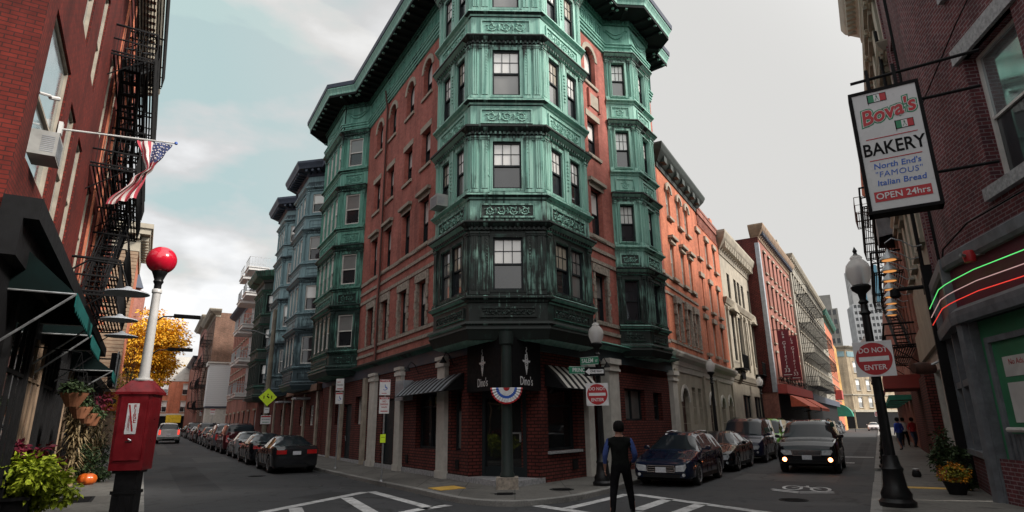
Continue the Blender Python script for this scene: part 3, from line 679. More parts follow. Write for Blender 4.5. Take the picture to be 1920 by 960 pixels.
def bay(parent, pts, side, mats, faces, sills=SILL, caps=CAP, ztop=18.0, zbot=4.75, wstyle=None, ornate=True, name='bay_window', skirt=.45, sub=False, fr='darkframe', deep=True, wr=.09):
    """pts: plan corners. faces[i]: None or dict(n=windows, w=width, single=...) for each side"""
    b = MB(); orn = MB(); led = MB()
    ends = [zbot] + list(sills)
    for i in range(len(pts) - 1):
        F, L = seg_frame(pts[i], pts[i + 1], side); fc = faces[i]
        for k, s in enumerate(sills):
            c = caps[k]; ops = []
            if fc:
                nw, w = fc['n'], fc['w']; m0 = fc.get('m', .3); zb, zt = s + .2, c - .48
                if fc.get('pair') and k == 0:
                    mid = L / 2; ww = fc['pair'] ; gaps = [(mid - ww, mid - .01), (mid + .01, mid + ww)]
                elif nw == 1: gaps = [((L - w) / 2, (L + w) / 2)]
                else:
                    st = (L - 2 * m0 - w) / (nw - 1); gaps = [(m0 + st * j, m0 + st * j + w) for j in range(nw)]
                ops = [(a, bb, zb, zt) for a, bb in gaps]
                for j, o in enumerate(ops):
                    up, lo = (wstyle or (lambda i, k, j: ('glass_sky', 'glass_dark')))(i, k, j)
                    window(F, *o, parent, rev=wr, frame=fr, up=up, lo=lo, grid=fc.get('grid', 2) if up != 'x' else 0, rail=.5)
                    frame_(b, F, o[0] - .09, o[1] + .09, o[2] - .06, o[3] + .12, 0, t=.07, d=.05 if wr > .05 else .015)
                    frame_(b, F, o[0] - .03, o[1] + .03, o[2] - .02, o[3] + .04, 0.0, t=.03, d=.08 if wr > .05 else .02)
            wall(b, F, 0, L, s, c, ops, rev=wr + .03)
            # pilasters
            if fc and deep:
                pw = fc.get('pw', .26)
                pilaster(b, F, .01, .01 + pw, s + .06, c - .27); pilaster(b, F, L - pw - .01, L - .01, s + .06, c - .27)
                if fc.get('wide') :
                    q = fc['wide']
                    for a0 in ((.01 + pw + .03), (L - q - pw - .04)): pilaster(b, F, a0, a0 + q, s + .06, c - .27, fl=2)
                for j in range(len(ops) - 1):
                    a, bb = ops[j][1] + .1, ops[j + 1][0] - .1
                    if bb - a > .1:
                        b.box(a, bb, -.01, .05, s + .1, c - .3, F=F)
                        if ornate and bb - a > .14:
                            for z_ in range(9): orn.box((a + bb) / 2 - .035, (a + bb) / 2 + .035, .05, .085, s + .55 + z_ * .13, s + .6 + z_ * .13, F=F)
                if ornate and nw == 1 and fc.get('wide'):
                    for a in ((L - w) / 2 - .2, (L + w) / 2 + .2):
                        for z_ in range(9 if k != 1 else 4): orn.tube([F.pt(a - .03, .02, c - .5 - z_ * .11), F.pt(a + .03, .05, c - .55 - z_ * .11)], .03, 5)
                        if k == 1:
                            spiral(orn, F, a, s + .62, .09, 1.2, 0, 1, .03, .02); spiral(orn, F, a, s + .85, .08, 1.2, 2, -1, .03, .02); orn.box(a - .015, a + .015, .02, .05, s + .3, s + 1.4, F=F)
            # panel band below this storey's sill
            zb_ = caps[k - 1] if k else zbot
            wall(b, F, 0, L, zb_, s, [], rev=0)
            if L > .5:
                e = min(.32, L * .16); z0, z1 = zb_ + (.16 if k else .16), s - .3
                frame_(b, F, e, L - e, z0, z1, 0, t=.055, d=.05)
                rec = MB(F); rec.box(e + .05, L - e - .05, -.0, .006, z0 + .05, z1 - .05)
                panels.append((rec, k))
                if ornate: scrolls(orn, F, e + .12, L - e - .12, z0 + .08, z1 - .08, .012, .03 if L > 1.5 else .024)
                else: orn.box(e + .18, L - e - .18, .0, .03, (z0 + z1) / 2 - .08, (z0 + z1) / 2 + .08, F=F)
        # dentils under the cap ledges
        for c in caps:
            nd = max(1, int(L / .14))
            for j in range(nd): a = L * (j + .25) / nd; led.box(a, a + L / nd * .5, .045, .10, c - .24, c - .15, F=F)
    for s in sills: sweep(led, pts, LEDGE(s), side)
    for c in caps: sweep(led, pts, CAPL(c), side)
    # skirt, mouldings and soffit below
    sweep(led, pts, [(0, zbot + .05), (.16, zbot + .02), (.18, zbot - .05), (.1, zbot - .1)], side)
    sweep(b, pts, [(.1, zbot - .08), (.14, zbot - .2), (.1, zbot - .26), (-.02, zbot - skirt), (-.3, zbot - skirt - .02)], side, caps=False)
    b.face([V((*p[:2], zbot - skirt)) for p in pts])
    # upper entablature
    for i in range(len(pts) - 1):
        F, L = seg_frame(pts[i], pts[i + 1], side); wall(b, F, 0, L, caps[-1], ztop)
    o = b.build(name, mats[0], parent); led.build('ledge', mats[0], o); orn.build('ornament', mats[0], o)
    return o
panels = []
def flush_panels(parent_mat, o):
    global panels
    mm = MB()
    for rec, k in panels: mm.v += [tuple(v) for v in rec.v] and []; 
    base = 0
    for rec, k in panels:
        if k >= 2: rec.build('panel', o.data.materials[0], o); continue
        kk = len(mm.v); mm.v += rec.v; mm.f += [tuple(i + kk for i in f) for f in rec.f]; mm.m += rec.m
    panels = []
    if mm.v: mm.build('panel', parent_mat, o)
rs = random.Random(5)
def ws_tower(i, k, j):
    if i in (1, 3): return (('glass_mid', 'glass_curtain')[(j + i // 2) % 2] if k == 0 else ('glass_sky', 'glass_sky', 'glass_curtain')[(k + j * 2 + i) % 3], ('glass_dark', 'glass_mid', 'glass_blank')[(k * 2 + j + i) % 3])
    return ('glass_sky', 'glass_mid' if k >= 2 else 'glass_dark')
tw = [FL.xy(4.3, 0), FL.xy(3.45, .84), FL.xy(.74, .84), FRt.xy(.98, .84), FRt.xy(3.75, .9), FRt.xy(4.6, 0)]
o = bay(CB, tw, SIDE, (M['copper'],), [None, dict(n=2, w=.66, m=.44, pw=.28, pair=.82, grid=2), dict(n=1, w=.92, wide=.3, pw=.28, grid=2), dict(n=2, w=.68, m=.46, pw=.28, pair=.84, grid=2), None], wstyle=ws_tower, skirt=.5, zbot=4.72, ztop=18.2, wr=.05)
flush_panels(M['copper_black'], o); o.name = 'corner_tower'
def ws_l(i, k, j):
    if k == 0 and i == 1: return ('glass_warm', 'glass_dark')
    if i == 2: return ('glass_mid', 'glass_dark')
    return ('glass_sky', 'glass_dark')
bl = [FL.xy(21.4, 0), FL.xy(20.3, 1.14), FL.xy(16.3, 1.14), FL.xy(15.1, 0)]
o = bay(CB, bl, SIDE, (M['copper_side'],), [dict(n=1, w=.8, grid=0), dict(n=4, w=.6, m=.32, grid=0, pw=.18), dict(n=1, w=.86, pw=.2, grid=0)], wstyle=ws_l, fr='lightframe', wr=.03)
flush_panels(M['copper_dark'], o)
br = [FRt.xy(7.6, 0), FRt.xy(8.4, .92), FRt.xy(10.3, .92), FRt.xy(11.1, 0)]
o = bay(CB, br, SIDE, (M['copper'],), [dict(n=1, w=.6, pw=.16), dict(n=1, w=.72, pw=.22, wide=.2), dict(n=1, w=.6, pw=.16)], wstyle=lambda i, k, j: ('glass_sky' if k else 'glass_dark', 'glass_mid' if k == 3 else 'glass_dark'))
flush_panels(M['copper_black'], o)
# ---- frieze and great cornice following walls and bays
cpath = path
mb = MB(); sweep(mb, cpath, [(.0, 17.82), (.07, 17.86), (.07, 17.96), (.11, 17.98), (.11, 18.1), (.16, 18.12), (.16, 18.22), (.2, 18.24), (.2, 18.3), (.03, 18.34), (.03, 19.3), (.1, 19.35)], SIDE)
fz = mb.build('frieze', M['copper_side'], CB)
mb = MB()
for i in range(len(cpath) - 1):
    F, L = seg_frame(cpath[i], cpath[i + 1], SIDE)
    if L < .7: continue
    isb = i in (1, 2, 3, 6, 7, 8, 11, 12, 13, 9, 5)
    if isb:
        K = 12; 
        mb.tube([F.pt(L * .12 + L * .76 * t / K, .06, 19.0 - .38 * sin(pi * t / K)) for t in range(K + 1)], .03, 5)
        mb.tube([F.pt(L * .2 + L * .6 * t / K, .06, 19.02 - .2 * sin(pi * t / K)) for t in range(K + 1)], .018, 5)
        spiral(mb, F, L * .12, 19.0, .1, 1, 0, 1, .05, .02); spiral(mb, F, L * .88, 19.0, .1, 1, 0, 1, .05, .02)
    else:
        nb = int(L / .7)
        for j in range(nb):
            a = L * (j + .1) / nb; w = L / nb * .8; frame_(mb, F, a, a + w, 18.5, 19.15, .03, t=.04, d=.03); frame_(mb, F, a + w * .25, a + w * .75, 18.64, 19.0, .03, t=.035, d=.03)
mb.build('ornament', M['copper_side'], fz)
mb = MB(); sweep(mb, cpath, [(.05, 19.3), (.12, 19.3), (.14, 19.5), (.14, 19.56)], SIDE)
for i in range(len(cpath) - 1):
    F, L = seg_frame(cpath[i], cpath[i + 1], SIDE); nb = max(2, int(L / .16))
    for j in range(nb): a = L * (j + .2) / nb; mb.box(a, a + L / nb * .55, .1, .2, 19.36, 19.5, F=F)
mb.build('dentil_course', M['copper_dark'], fz)
mb = MB(); sweep(mb, cpath, [(.0, 19.56), (1.0, 19.62), (1.02, 19.56), (1.06, 19.56), (1.06, 19.66), (1.02, 19.7)], SIDE, caps=True)
for i in range(len(cpath) - 1):      # modillion blocks under the soffit
    F, L = seg_frame(cpath[i], cpath[i + 1], SIDE); nb = max(1, int(L / .55))
    for j in range(nb): a = L * (j + .5) / nb - .09; mb.box(a, a + .18, .2, .9, 19.46, 19.585, F=F)
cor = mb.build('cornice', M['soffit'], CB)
mb = MB(); sweep(mb, cpath, [(1.0, 19.68), (1.07, 19.7), (1.09, 19.82), (1.16, 19.95), (1.2, 20.0), (1.2, 20.06)], SIDE)
for i in range(len(cpath) - 1):
    F, L = seg_frame(cpath[i], cpath[i + 1], SIDE); nb = max(1, int(L / .55))
    for j in range(nb): a = L * (j + .5) / nb - .05; mb.box(a, a + .1, .9, 1.02, 19.5, 19.56, F=F)
mb.build('cornice_moulding', M['copper'], cor)
mb = MB(); sweep(mb, cpath, [(1.16, 20.06), (1.24, 20.08), (1.26, 20.3), (1.18, 20.36), (0, 20.5), (-1.5, 20.6)], SIDE)
mb.build('roof_edge', M['slate'], cor)
mb = MB(); mb.poly([FL.xy(21.9, 0), FL.xy(4.3, 0), FL.xy(.74, .84), FRt.xy(.98, .84), FRt.xy(4.6, 0), FRt.xy(12.9, 0), FRt.xy(12.9, -9), FL.xy(21.9, -9)], 20.2)
mb.build('roof', M['slate'], CB)
# drain pipes and cables down the left wall
mb = MB(); mb.tube([FL.pt(11.8, .12, 4.7), FL.pt(11.8, .12, 17.4), FL.pt(11.75, .22, 17.9), FL.pt(11.75, .28, 18.4)], .045, 6); dp = mb.build('drain_pipe', M['iron_rust'], CB, smooth=True)
mb = MB(); mb.tube([FL.pt(5.15 + .02 * sin(k), .06, 5 + k * .8) for k in range(17)], .014, 5); mb.build('cable', M['iron'], CB)
mb = MB(); mb.tube([FL.pt(16.2, 1.3, 20.1), FL.pt(16.1, 1.16, 19.2), FL.pt(16.2, 1.2, 17)], .03, 5); mb.build('cable', M['iron'], CB)

# ---- street storey, left: brick bays between pale pilasters
mb = MB(FL)
opL = [(4.85, 6.9, 1.0, 2.95), (2.95, 3.75, 1.0, 2.95), (9.35, 10.9, .15, 2.9), (14.0, 15.0, 1.9, 3.2), (17.8, 18.8, 1.9, 3.2), (15.6, 17.0, .15, 2.9)]
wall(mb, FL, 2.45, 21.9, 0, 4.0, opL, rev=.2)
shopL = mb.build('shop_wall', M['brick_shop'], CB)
window(FL, 4.85, 6.9, 1.0, 2.95, CB, up='glass_shop', lo='glass_shop', rail=.75, double=True)
window(FL, 2.95, 3.75, 1.0, 2.95, CB, up='glass_shop', lo='glass_mid', rail=.65)
for a, b, up in ((14.0, 15.0, 'glass_mid'), (17.8, 18.8, 'glass_mid')): window(FL, a, b, 1.9, 3.2, CB, up=up, lo='glass_mid', frame='lightframe', grid=1)
for a, b in ((9.35, 10.9), (15.6, 17.0)):
    d = MB(FL); d.box(a, b, -.22, -.15, .15, 2.9); frame_(d, FL, a + .1, b - .1, .3, 2.7, -.15); dd = d.build('door', M['darkframe'], CB)
    d = MB(FL); d.tube([FL.pt(b - .2, -.12, 1.1), FL.pt(b - .2, -.08, 1.35)], .02, 6); d.build('door_handle', M['steel'], dd)
mb = MB(FL)
for a, b, zt in ((11.6, 12.35, 4.1), (8.25, 8.85, 4.1), (3.98, 4.6, 4.1)):
    mb.box(a, b, -.02, .16, .1, zt - .35); mb.box(a - .05, b + .05, -.02, .22, zt - .35, zt - .2); mb.box(a - .02, b + .02, -.02, .18, zt - .2, zt - .12); mb.box(a - .07, b + .07, -.02, .24, zt - .12, zt); mb.box(a - .03, b + .03, 0, .19, .1, .35)
mb.build('pilaster', M['white_paint'], CB)
mb = MB(FL)
for a, b in ((17.1, 17.5), (13.1, 13.5), (19.4, 19.8)): mb.box(a, b, -.02, .14, .1, 4.0)
mb.build('pilaster', M['stone'], CB)
mb = MB(FL)   # granite footing and vents
mb.box(2.45, 21.9, -.01, .035, .1, .28); mb.build('footing', M['granite'], shopL)
mb = MB(FL)
for a in (4.72, 7.7, 3.2): mb.box(a - .12, a + .12, 0, .03, .45, .75)
mb.build('vent', M['iron'], shopL)
mb = MB(FL); mb.box(2.3, 21.9, -.02, .05, 4.0, 4.5); mb.build('fascia', M['slate'], CB)
gut = [FL.xy(21.9, 0), FL.xy(2.3, 0)]
mb = MB(); sweep(mb, gut, [(.03, 4.42), (.2, 4.5), (.36, 4.52), (.38, 4.6), (.1, 4.7), (0, 4.72)], SIDE); mb.build('gutter', M['copper_dark'], CB)
# ---- corner entrance recess
DW = Fr(FL.xy(2.45, -.9), degrees(atan2(*(V(FRt.xy(1.7, -.9)) - V(FL.xy(2.45, -.9))))), 1)
DL_ = (V(FRt.xy(1.7, -.9)) - V(FL.xy(2.45, -.9))).length
DF, DL_ = seg_frame(FL.xy(2.45, -.5), FRt.xy(1.7, -.5), SIDE)
mb = MB(DF); mb.box(0, DL_, -.1, 0, 2.75, 4.4); mb.box(0, .12, -.1, .02, .2, 2.75); mb.box(DL_ - .12, DL_, -.1, .02, .2, 2.75); mb.box(DL_ * .5 - .05, DL_ * .5 + .05, -.1, .02, .2, 2.75); mb.box(0.12, DL_ - .12, -.1, .0, .12, .55); mb.box(.12, DL_ - .12, -.1, .01, 2.62, 2.75)
mb.build('entrance_frame', M['darkframe'], CB)
mb = MB(DF); mb.box(.12, DL_ * .5 - .05, -.07, -.05, .55, 2.62); mb.build('entrance_glass', M['glass_shop'], CB)
mb = MB(DF); mb.box(DL_ * .5 + .05, DL_ - .12, -.07, -.04, .55, 2.62); dd = mb.build('door', M['glass_shop'], CB)
mb = MB(DF); mb.box(DL_ * .5 + .15, DL_ * .5 + .6, 0, .05, 1.52, 1.57); mb.box(DL_ * .5 + .55, DL_ * .5 + .6, 0, .05, 1.28, 1.57); mb.build('door_handle', M['steel'], dd)
mb = MB(); mb.poly([FL.xy(2.6, 0.02), FL.xy(1.5, -.0), A0, FRt.xy(.9, 0), FRt.xy(1.9, 0.02), FRt.xy(1.9, -1), FL.xy(2.6, -1)], .1, .27); mb.build('doorstep', M['granite'], CB)
mb = MB(); mb.face([FL.pt(2.45, 0, 0), FL.pt(2.45, -.7, 0), FL.pt(2.45, -.7, 4.4), FL.pt(2.45, 0, 4.4)]); mb.build('shop_wall', M['brick_shop'], CB); mb = MB(); mb.face([FRt.pt(1.7, 0, 0), FRt.pt(1.7, -.7, 0), FRt.pt(1.7, -.7, 4.4), FRt.pt(1.7, 0, 4.4)])
mb.build('shop_wall', M['brick_shop'], CB)
mb = MB(); mb.box(-.2 - .3, -.2 + .3, 17.5 - .3, 17.5 + .3, .1, .42); mb.build('column_base', M['stone_rough'], CB)
mb = MB(); mb.lathe([(.2, .42), (.2, .5), (.165, .55), (.15, 2.0), (.15, 4.0), (.2, 4.05), (.22, 4.4)], (-.2, 17.5, 0), 20, flute=.0); mb.build('column', M['copper_dark'], CB, smooth=True)
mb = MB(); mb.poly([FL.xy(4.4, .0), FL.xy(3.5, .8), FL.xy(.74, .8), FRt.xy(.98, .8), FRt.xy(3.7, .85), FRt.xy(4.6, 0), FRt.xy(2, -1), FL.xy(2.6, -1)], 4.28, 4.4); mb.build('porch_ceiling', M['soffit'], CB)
# hanging black sign panels of the restaurant, with dagger emblems
for F, a, b, sd in ((FL, .12, 2.35, -1), (FRt, .12, 1.65, 1)):
    pm = MB(F); pm.box(a, b, .02, .10, 2.78, 4.28); po = pm.build('shop_sign', M['sign_black'], CB)
    c = (a + b) / 2 + (.05 if sd < 0 else -.02)
    P = F.pt(c, .104, 3.02); text("Dino's", .36, M['sign_white'], po, facing(P, (*F.n, 0)), sx=.72, extrude=.003)
    dg = MB(F); z0 = 3.22
    K = 26; dg.tube([F.pt(c + .055 * sin(k * 1.15) * (1 - k / 40), .115, z0 + .16 + .026 * k) for k in range(K)], .014, 5)
    dg.plate([(c, z0), (c + .075, z0 + .3), (c, z0 + .2), (c - .075, z0 + .3)], .104, .118); dg.plate([(c - .2, z0 + .42), (c + .2, z0 + .42), (c + .16, z0 + .36), (c + .05, z0 + .38), (c, z0 + .33), (c - .05, z0 + .38), (c - .16, z0 + .36)], .104, .12)
    dg.plate([(c - .09, z0 + .32), (c - .055, z0 + .6), (c - .03, z0 + .6), (c - .05, z0 + .3)], .104, .118); dg.plate([(c + .09, z0 + .32), (c + .055, z0 + .6), (c + .03, z0 + .6), (c + .05, z0 + .3)], .104, .118)
    dg.build('emblem', M['sign_white'], po)
# ---- street storey, right
mb = MB(FRt); wall(mb, FRt, 1.7, 4.45, 0, 4.0, [(2.15, 4.0, 1.0, 2.95)]); wall(mb, FRt, 6.9, 12.4, 0, 3.7, [(7.7, 9.6, 1.9, 3.1), (10.45, 11.4, 1.9, 3.05)])
shopR = mb.build('shop_wall', M['brick_shop'], CB)
window(FRt, 2.15, 4.0, 1.0, 2.95, CB, up='glass_shop', lo='glass_shop', rail=.7)
window(FRt, 7.7, 9.6, 1.9, 3.1, CB, up='glass_dark', lo='glass_mid', rail=.98, double=True); window(FRt, 10.45, 11.4, 1.9, 3.05, CB, up='glass_dark', lo='glass_dark')
mb = MB(FRt); mb.box(2.1, 4.1, .0, .1, .92, 1.0); mb.build('window_sill', M['granite'], shopR)
mb = MB(FRt); mb.box(3.55, 3.85, .0, .04, .4, .7); mb.build('vent', M['iron'], shopR)
mb = MB(FRt)
for a, b, zt, d in ((4.45, 4.85, 3.9, .18), (5.95, 6.75, 4.1, .26), (12.3, 12.85, 4.05, .2)):
    mb.box(a, b, -.3, d, .1, zt - .45); mb.box(a - .05, b + .05, -.02, d + .07, zt - .45, zt - .36); mb.box(a - .02, b + .02, -.02, d + .03, zt - .36, zt - .2); mb.box(a - .08, b + .08, -.02, d + .1, zt - .2, zt)
mb.build('pilaster', M['white_paint'], CB)
mb = MB(FRt); mb.box(4.85, 5.95, -.5, -.4, .1, 4.1); dd = mb.build('door', M['darkframe'], CB)
mb = MB(FRt); mb.box(4.85, 5.95, -.41, -.38, 2.6, 2.7); frame_(mb, FRt, 4.95, 5.85, .3, 2.4, -.4); mb.build('door_frame', M['grey_paint'], dd)
mb = MB(FRt); mb.box(1.6, 12.9, -.02, .06, 4.0, 4.5); mb.build('fascia', M['copper_grey'], CB)
mb = MB(); sweep(mb, [FRt.xy(4.3, 0), FRt.xy(12.9, 0)], [(.03, 4.42), (.2, 4.5), (.36, 4.52), (.38, 4.6), (.1, 4.72), (0, 4.74)], SIDE); mb.build('gutter', M['copper_side'], CB)
# brick infill behind upper wall base
for F_, a_, b_ in ((FL, 2.3, 21.9), (FRt, 1.6, 12.9)): mb = MB(); wall(mb, F_, a_, b_, 4.5, 4.62); mb.build('wall', M['brick_corner'], CB)

# striped awnings
def awning(F, u0, u1, z0, z1, n1, label, st=.2, mats=('sign_black', 'white_metal'), n0=.02, ends=True):
    t = thing('awning', F.pt((u0 + u1) / 2, 0, z0), label, 'awning')
    mb = MB(F); k = int((u1 - u0) / st)
    for i in range(k):
        a = u0 + (u1 - u0) * i / k; b = u0 + (u1 - u0) * (i + 1) / k
        for (p0, q0), (p1, q1) in (((n0, z1), (n1 * .5, z1 - (z1 - z0) * .42)), ((n1 * .5, z1 - (z1 - z0) * .42), (n1, z0 + .0))):
            mb.mi = 1 if (st < .3 and i % 2) else 0; w = a + (b - a) * (.62 if mb.mi == 0 else 1)
            mb.q((a, p0, q0), (b, p0, q0), (b, p1, q1), (a, p1, q1))
    for a in (u0, u1): mb.mi = 0; mb.q((a, n0, z1), (a, n1 * .5, z1 - (z1 - z0) * .42), (a, n1, z0), (a, n0, z0 + .1))
    mb.build('canopy', [M[x] for x in mats], t)
    fr_ = MB(F); fr_.tube([F.pt(u0, n1, z0), F.pt(u1, n1, z0)], .02, 6)
    for a in (u0, u1): fr_.tube([F.pt(a, n0, z1), F.pt(a, n1, z0)], .018, 6); fr_.tube([F.pt(a, n0, z0 + .1), F.pt(a, n1, z0)], .018, 6)
    fr_.build('awning_frame', M['iron'], t); return t
M['awn_grey'] = plain('grey metal awning slat', (.16, .17, .19), .4, metal=.4)
awning(FL, 2.75, 7.3, 2.85, 3.45, .75, 'black and grey ribbed metal awning over the left restaurant windows', .2, ('sign_black', 'awn_grey'))
awning(FRt, 2.0, 4.4, 2.85, 3.6, .75, 'short striped awning over the restaurant window beside the street name signs', .2, ('sign_black', 'white_paint'))
# gooseneck wall lamps
def wall_lamp(F, u, z, n, label):
    t = thing('wall_lamp', F.pt(u, 0, z), label, 'lamp')
    mb = MB(); mb.tube([F.pt(u, 0, z - .25), F.pt(u, n * .3, z - .28), F.pt(u + .05, n * .55, z + .05), F.pt(u + .05, n * .8, z + .15), F.pt(u + .05, n, z - .05)], .016, 6); mb.build('arm', M['iron'], t, smooth=True)
    q = F.pt(u + .05, n, z - .2); mb = MB(); mb.lathe([(.03, .18), (.05, .12), (.13, 0)], q, 14); mb.build('lamp_shade', M['iron'], t, smooth=True)
wall_lamp(FL, 6.3, 3.95, .6, 'black gooseneck lamp above the left awning'); wall_lamp(FL, 3.3, 4.0, .5, 'black gooseneck lamp just left of the entrance sign'); wall_lamp(FRt, 5.2, 3.9, .55, 'black gooseneck lamp behind the corner lamp post')
# air conditioners on walls
def ac(P, F, w, h, d, label, dark=False):
    t = thing('air_conditioner', P, label, 'air conditioner'); q = F.sub(*F.loc(P.x, P.y)); z = P.z; q.pt = (lambda f: (lambda u, n, zz: f(u, n, zz + z)))(q.pt)
    mb = MB(q); mb.box(-w / 2, w / 2, -.05, d, 0, h); bd = mb.build('casing', M['grey_paint' if dark else 'ac_grey'], t)
    mb = MB(q); nn = int(h / .035)
    for i in range(1, nn - 1): mb.box(-w / 2 + .04, w / 2 - .04, d, d + .008, i * h / nn, i * h / nn + .014)
    mb.build('grille', M['grey_paint'], t)
    mb = MB(q)
    for s_ in (-1, 1):
        for i in range(2, nn - 2): a, b = sorted((s_ * w / 2, s_ * (w / 2 + .006))); mb.box(a, b, d * .35, d - .04, i * h / nn, i * h / nn + .014)
    mb.build('side_vent', M['grey_paint'], t); return t
F1, L1 = seg_frame(tw[1], tw[2], SIDE)
ac(F1.pt(.75, 0, 8.92), F1, .62, .42, .42, 'white window air conditioner in the left face of the green corner tower')
ac(FL.pt(7.75, .0, 2.75), FL, .9, .75, .4, 'grey box air conditioner at the far end of the left awning', True)
# bunting
t = thing('bunting', (-.2, 17.25, 2.1), 'red white and blue fan bunting hung on the corner column below the sign', 'bunting')
K = 30; R_ = .45
for nm, r0, r1, mt, st in (('red_band', .0, .2, 'sign_red', 0), ('white_band', .2, .5, 'sign_white', 1), ('blue_band', .5, .66, 'sign_blue', 1), ('white_hem', .66, .9, 'sign_white', 1), ('red_hem', .9, 1, 'sign_red', 0)):
    mb = MB()
    for k in range(K):
        a0, a1 = pi * k / K, pi * (k + 1) / K; w0, w1 = .04 * (k % 2), .04 * ((k + 1) % 2)
        f = lambda a, r, w: V((-.2 - R_ * r * cos(a) * 1.0, 17.27 - w * r + .02 * 0, 2.8 - R_ * r * sin(a)))
        mb.face([f(a0, r0, w0), f(a1, r0, w1), f(a1, r1, w1), f(a0, r1, w0)])
    o_ = mb.build(nm, M[mt], t)
# ================================================================== neighbouring buildings
def building(name, F, u0, u1, ztop, depth, brickm, label, ops=(), style=None, cat='building', roofm='slate', z0=0, cols=None, rows=None, w=.95, **kw):
    """one terrace building: fronted wall with real openings, side walls, roof, windows as parts"""
    p = F.pt((u0 + u1) / 2, -depth / 2, 0); t = thing(name, (p.x, p.y, 0), label, cat)
    ops = list(ops); st = {}
    if cols:
        for r in rows:
            zb, zt = r[0], r[1]; rk = r[2] if len(r) > 2 else {}
            for c in (rk.get('cols') or cols):
                ww = rk.get('w', w); o = (c - ww / 2, c + ww / 2, zb, zt) + ((True,) if rk.get('arch') else ()); ops.append(o); st[o] = rk
    mb = MB(F); wall(mb, F, u0, u1, z0, ztop, ops, rev=(style or {}).get('rev', .1) + .03)
    for u in (u0, u1): mb.face([F.pt(u, 0, z0), F.pt(u, -depth, z0), F.pt(u, -depth, ztop), F.pt(u, 0, ztop)])
    mb.face([F.pt(u0, -depth, z0), F.pt(u1, -depth, z0), F.pt(u1, -depth, ztop), F.pt(u0, -depth, ztop)])
    mb.build('wall', M[brickm], t)
    mb = MB(F); mb.q((u0, 0, ztop - .02), (u1, 0, ztop - .02), (u1, -depth, ztop - .02), (u0, -depth, ztop - .02)); mb.build('roof', M[roofm], t)
    rr = random.Random(int(u1 * 7 + ztop))
    for o in ops:
        rk = dict(style or {}); rk.update({k: v for k, v in st.get(o, {}).items() if k in ('frame', 'up', 'lo', 'trim', 'arch', 'grid', 'double', 'rail', 'rev')})
        rk.setdefault('rev', .1)
        if 'up' not in rk: rk['up'] = rr.choice(['glass_sky', 'glass_mid', 'glass_sky', 'glass_dark'])
        window(F, *o[:4], t, **rk)
    return t
def cornice(t, F, u0, u1, z, proj, h, mat, dent=None, name='cornice', ends=True, dm=None):
    path_ = ([F.xy(u0, -.6)] if ends else []) + [F.xy(u0, 0), F.xy(u1, 0)] + ([F.xy(u1, -.6)] if ends else [])
    sd = 1 if F.side > 0 else -1
    mb = MB(); sweep(mb, path_, [(0, z - h), (.06, z - h), (.08, z - h * .8), (.14, z - h * .75), (proj * .8, z - h * .35), (proj * .85, z - h * .3), (proj, z - h * .1), (proj, z), (-.1, z + .05)], sd)
    o = mb.build(name, M[mat], t)
    if dent:
        mb = MB(F); n = int((u1 - u0) / dent)
        for i in range(n): a = u0 + (u1 - u0) * (i + .25) / n; mb.box(a, a + dent * .45, .03, proj * .72, z - h * .72, z - h * .36)
        mb.build('bracket', M[dm or mat], o)
    return o
def fire_escape(parent, F, levels, u0, u1, n1=.95, mat='iron', stairs=True, seed=0, dense=.12, su=None, k=1):
    kk_ = k
    fe = None
    for li, z in enumerate(levels):
        mb = MB(F)
        for k in range(int(n1 / .1)): mb.box(u0, u1, .05 + k * .1, .09 + k * .1, z - .02, z + .02)
        for u in (u0, (u0 + u1) / 2, u1): mb.box(u - .02, u + .02, 0, n1, z - .07, z - .02); mb.tube([F.pt(u, 0, z - .8), F.pt(u, n1 * .8, z - .05)], .02, 5)
        fl = mb.build('fire_escape', M[mat], parent)
        mb = MB(F)
        for zz in (.05, .5, 1.0): mb.tube([F.pt(u0, 0, z + zz), F.pt(u0, n1, z + zz), F.pt(u1, n1, z + zz), F.pt(u1, 0, z + zz)], .018 * kk_ if zz < .9 else .024 * kk_, 5)
        n = int((u1 - u0) / dense)
        for i in range(n + 1): u = u0 + (u1 - u0) * i / n; mb.tube([F.pt(u, n1, z), F.pt(u, n1 + .06, z + .5), F.pt(u, n1, z + 1.0)], .010 * kk_, 4, cap=False)
        for i in range(1, int(n1 / dense)):
            for u in (u0, u1): mb.tube([F.pt(u, n1 * i * dense / n1, z), F.pt(u, i * dense, z + 1.0)], .010, 4, cap=False)
        mb.build('railing', M[mat], fl)
        if stairs and li + 1 < len(levels):
            z2 = levels[li + 1]; a, b = (su or (u0 + .5, u1 - .5)); a, b = (a, b) if li % 2 == 0 else (b, a); mb = MB(F); ns = int((z2 - z) / .24)
            for nn in (.25, .75): mb.tube([F.pt(a, nn, z), F.pt(b, nn, z2)], .03 * kk_, 5); mb.tube([F.pt(a, nn, z + .8), F.pt(b, nn, z2 + .8)], .014 * kk_, 4); mb.tube([F.pt(a, nn, z + .4), F.pt(b, nn, z2 + .4)], .012 * kk_, 4)
            for k in range(ns): uu = a + (b - a) * k / ns; zz = z + (z2 - z) * k / ns; mb.box(uu - .1, uu + .1, .25, .75, zz, zz + .02 * kk_)
            mb.build('stair', M[mat], fl)
    return fl
LF = dict(frame='lightframe')
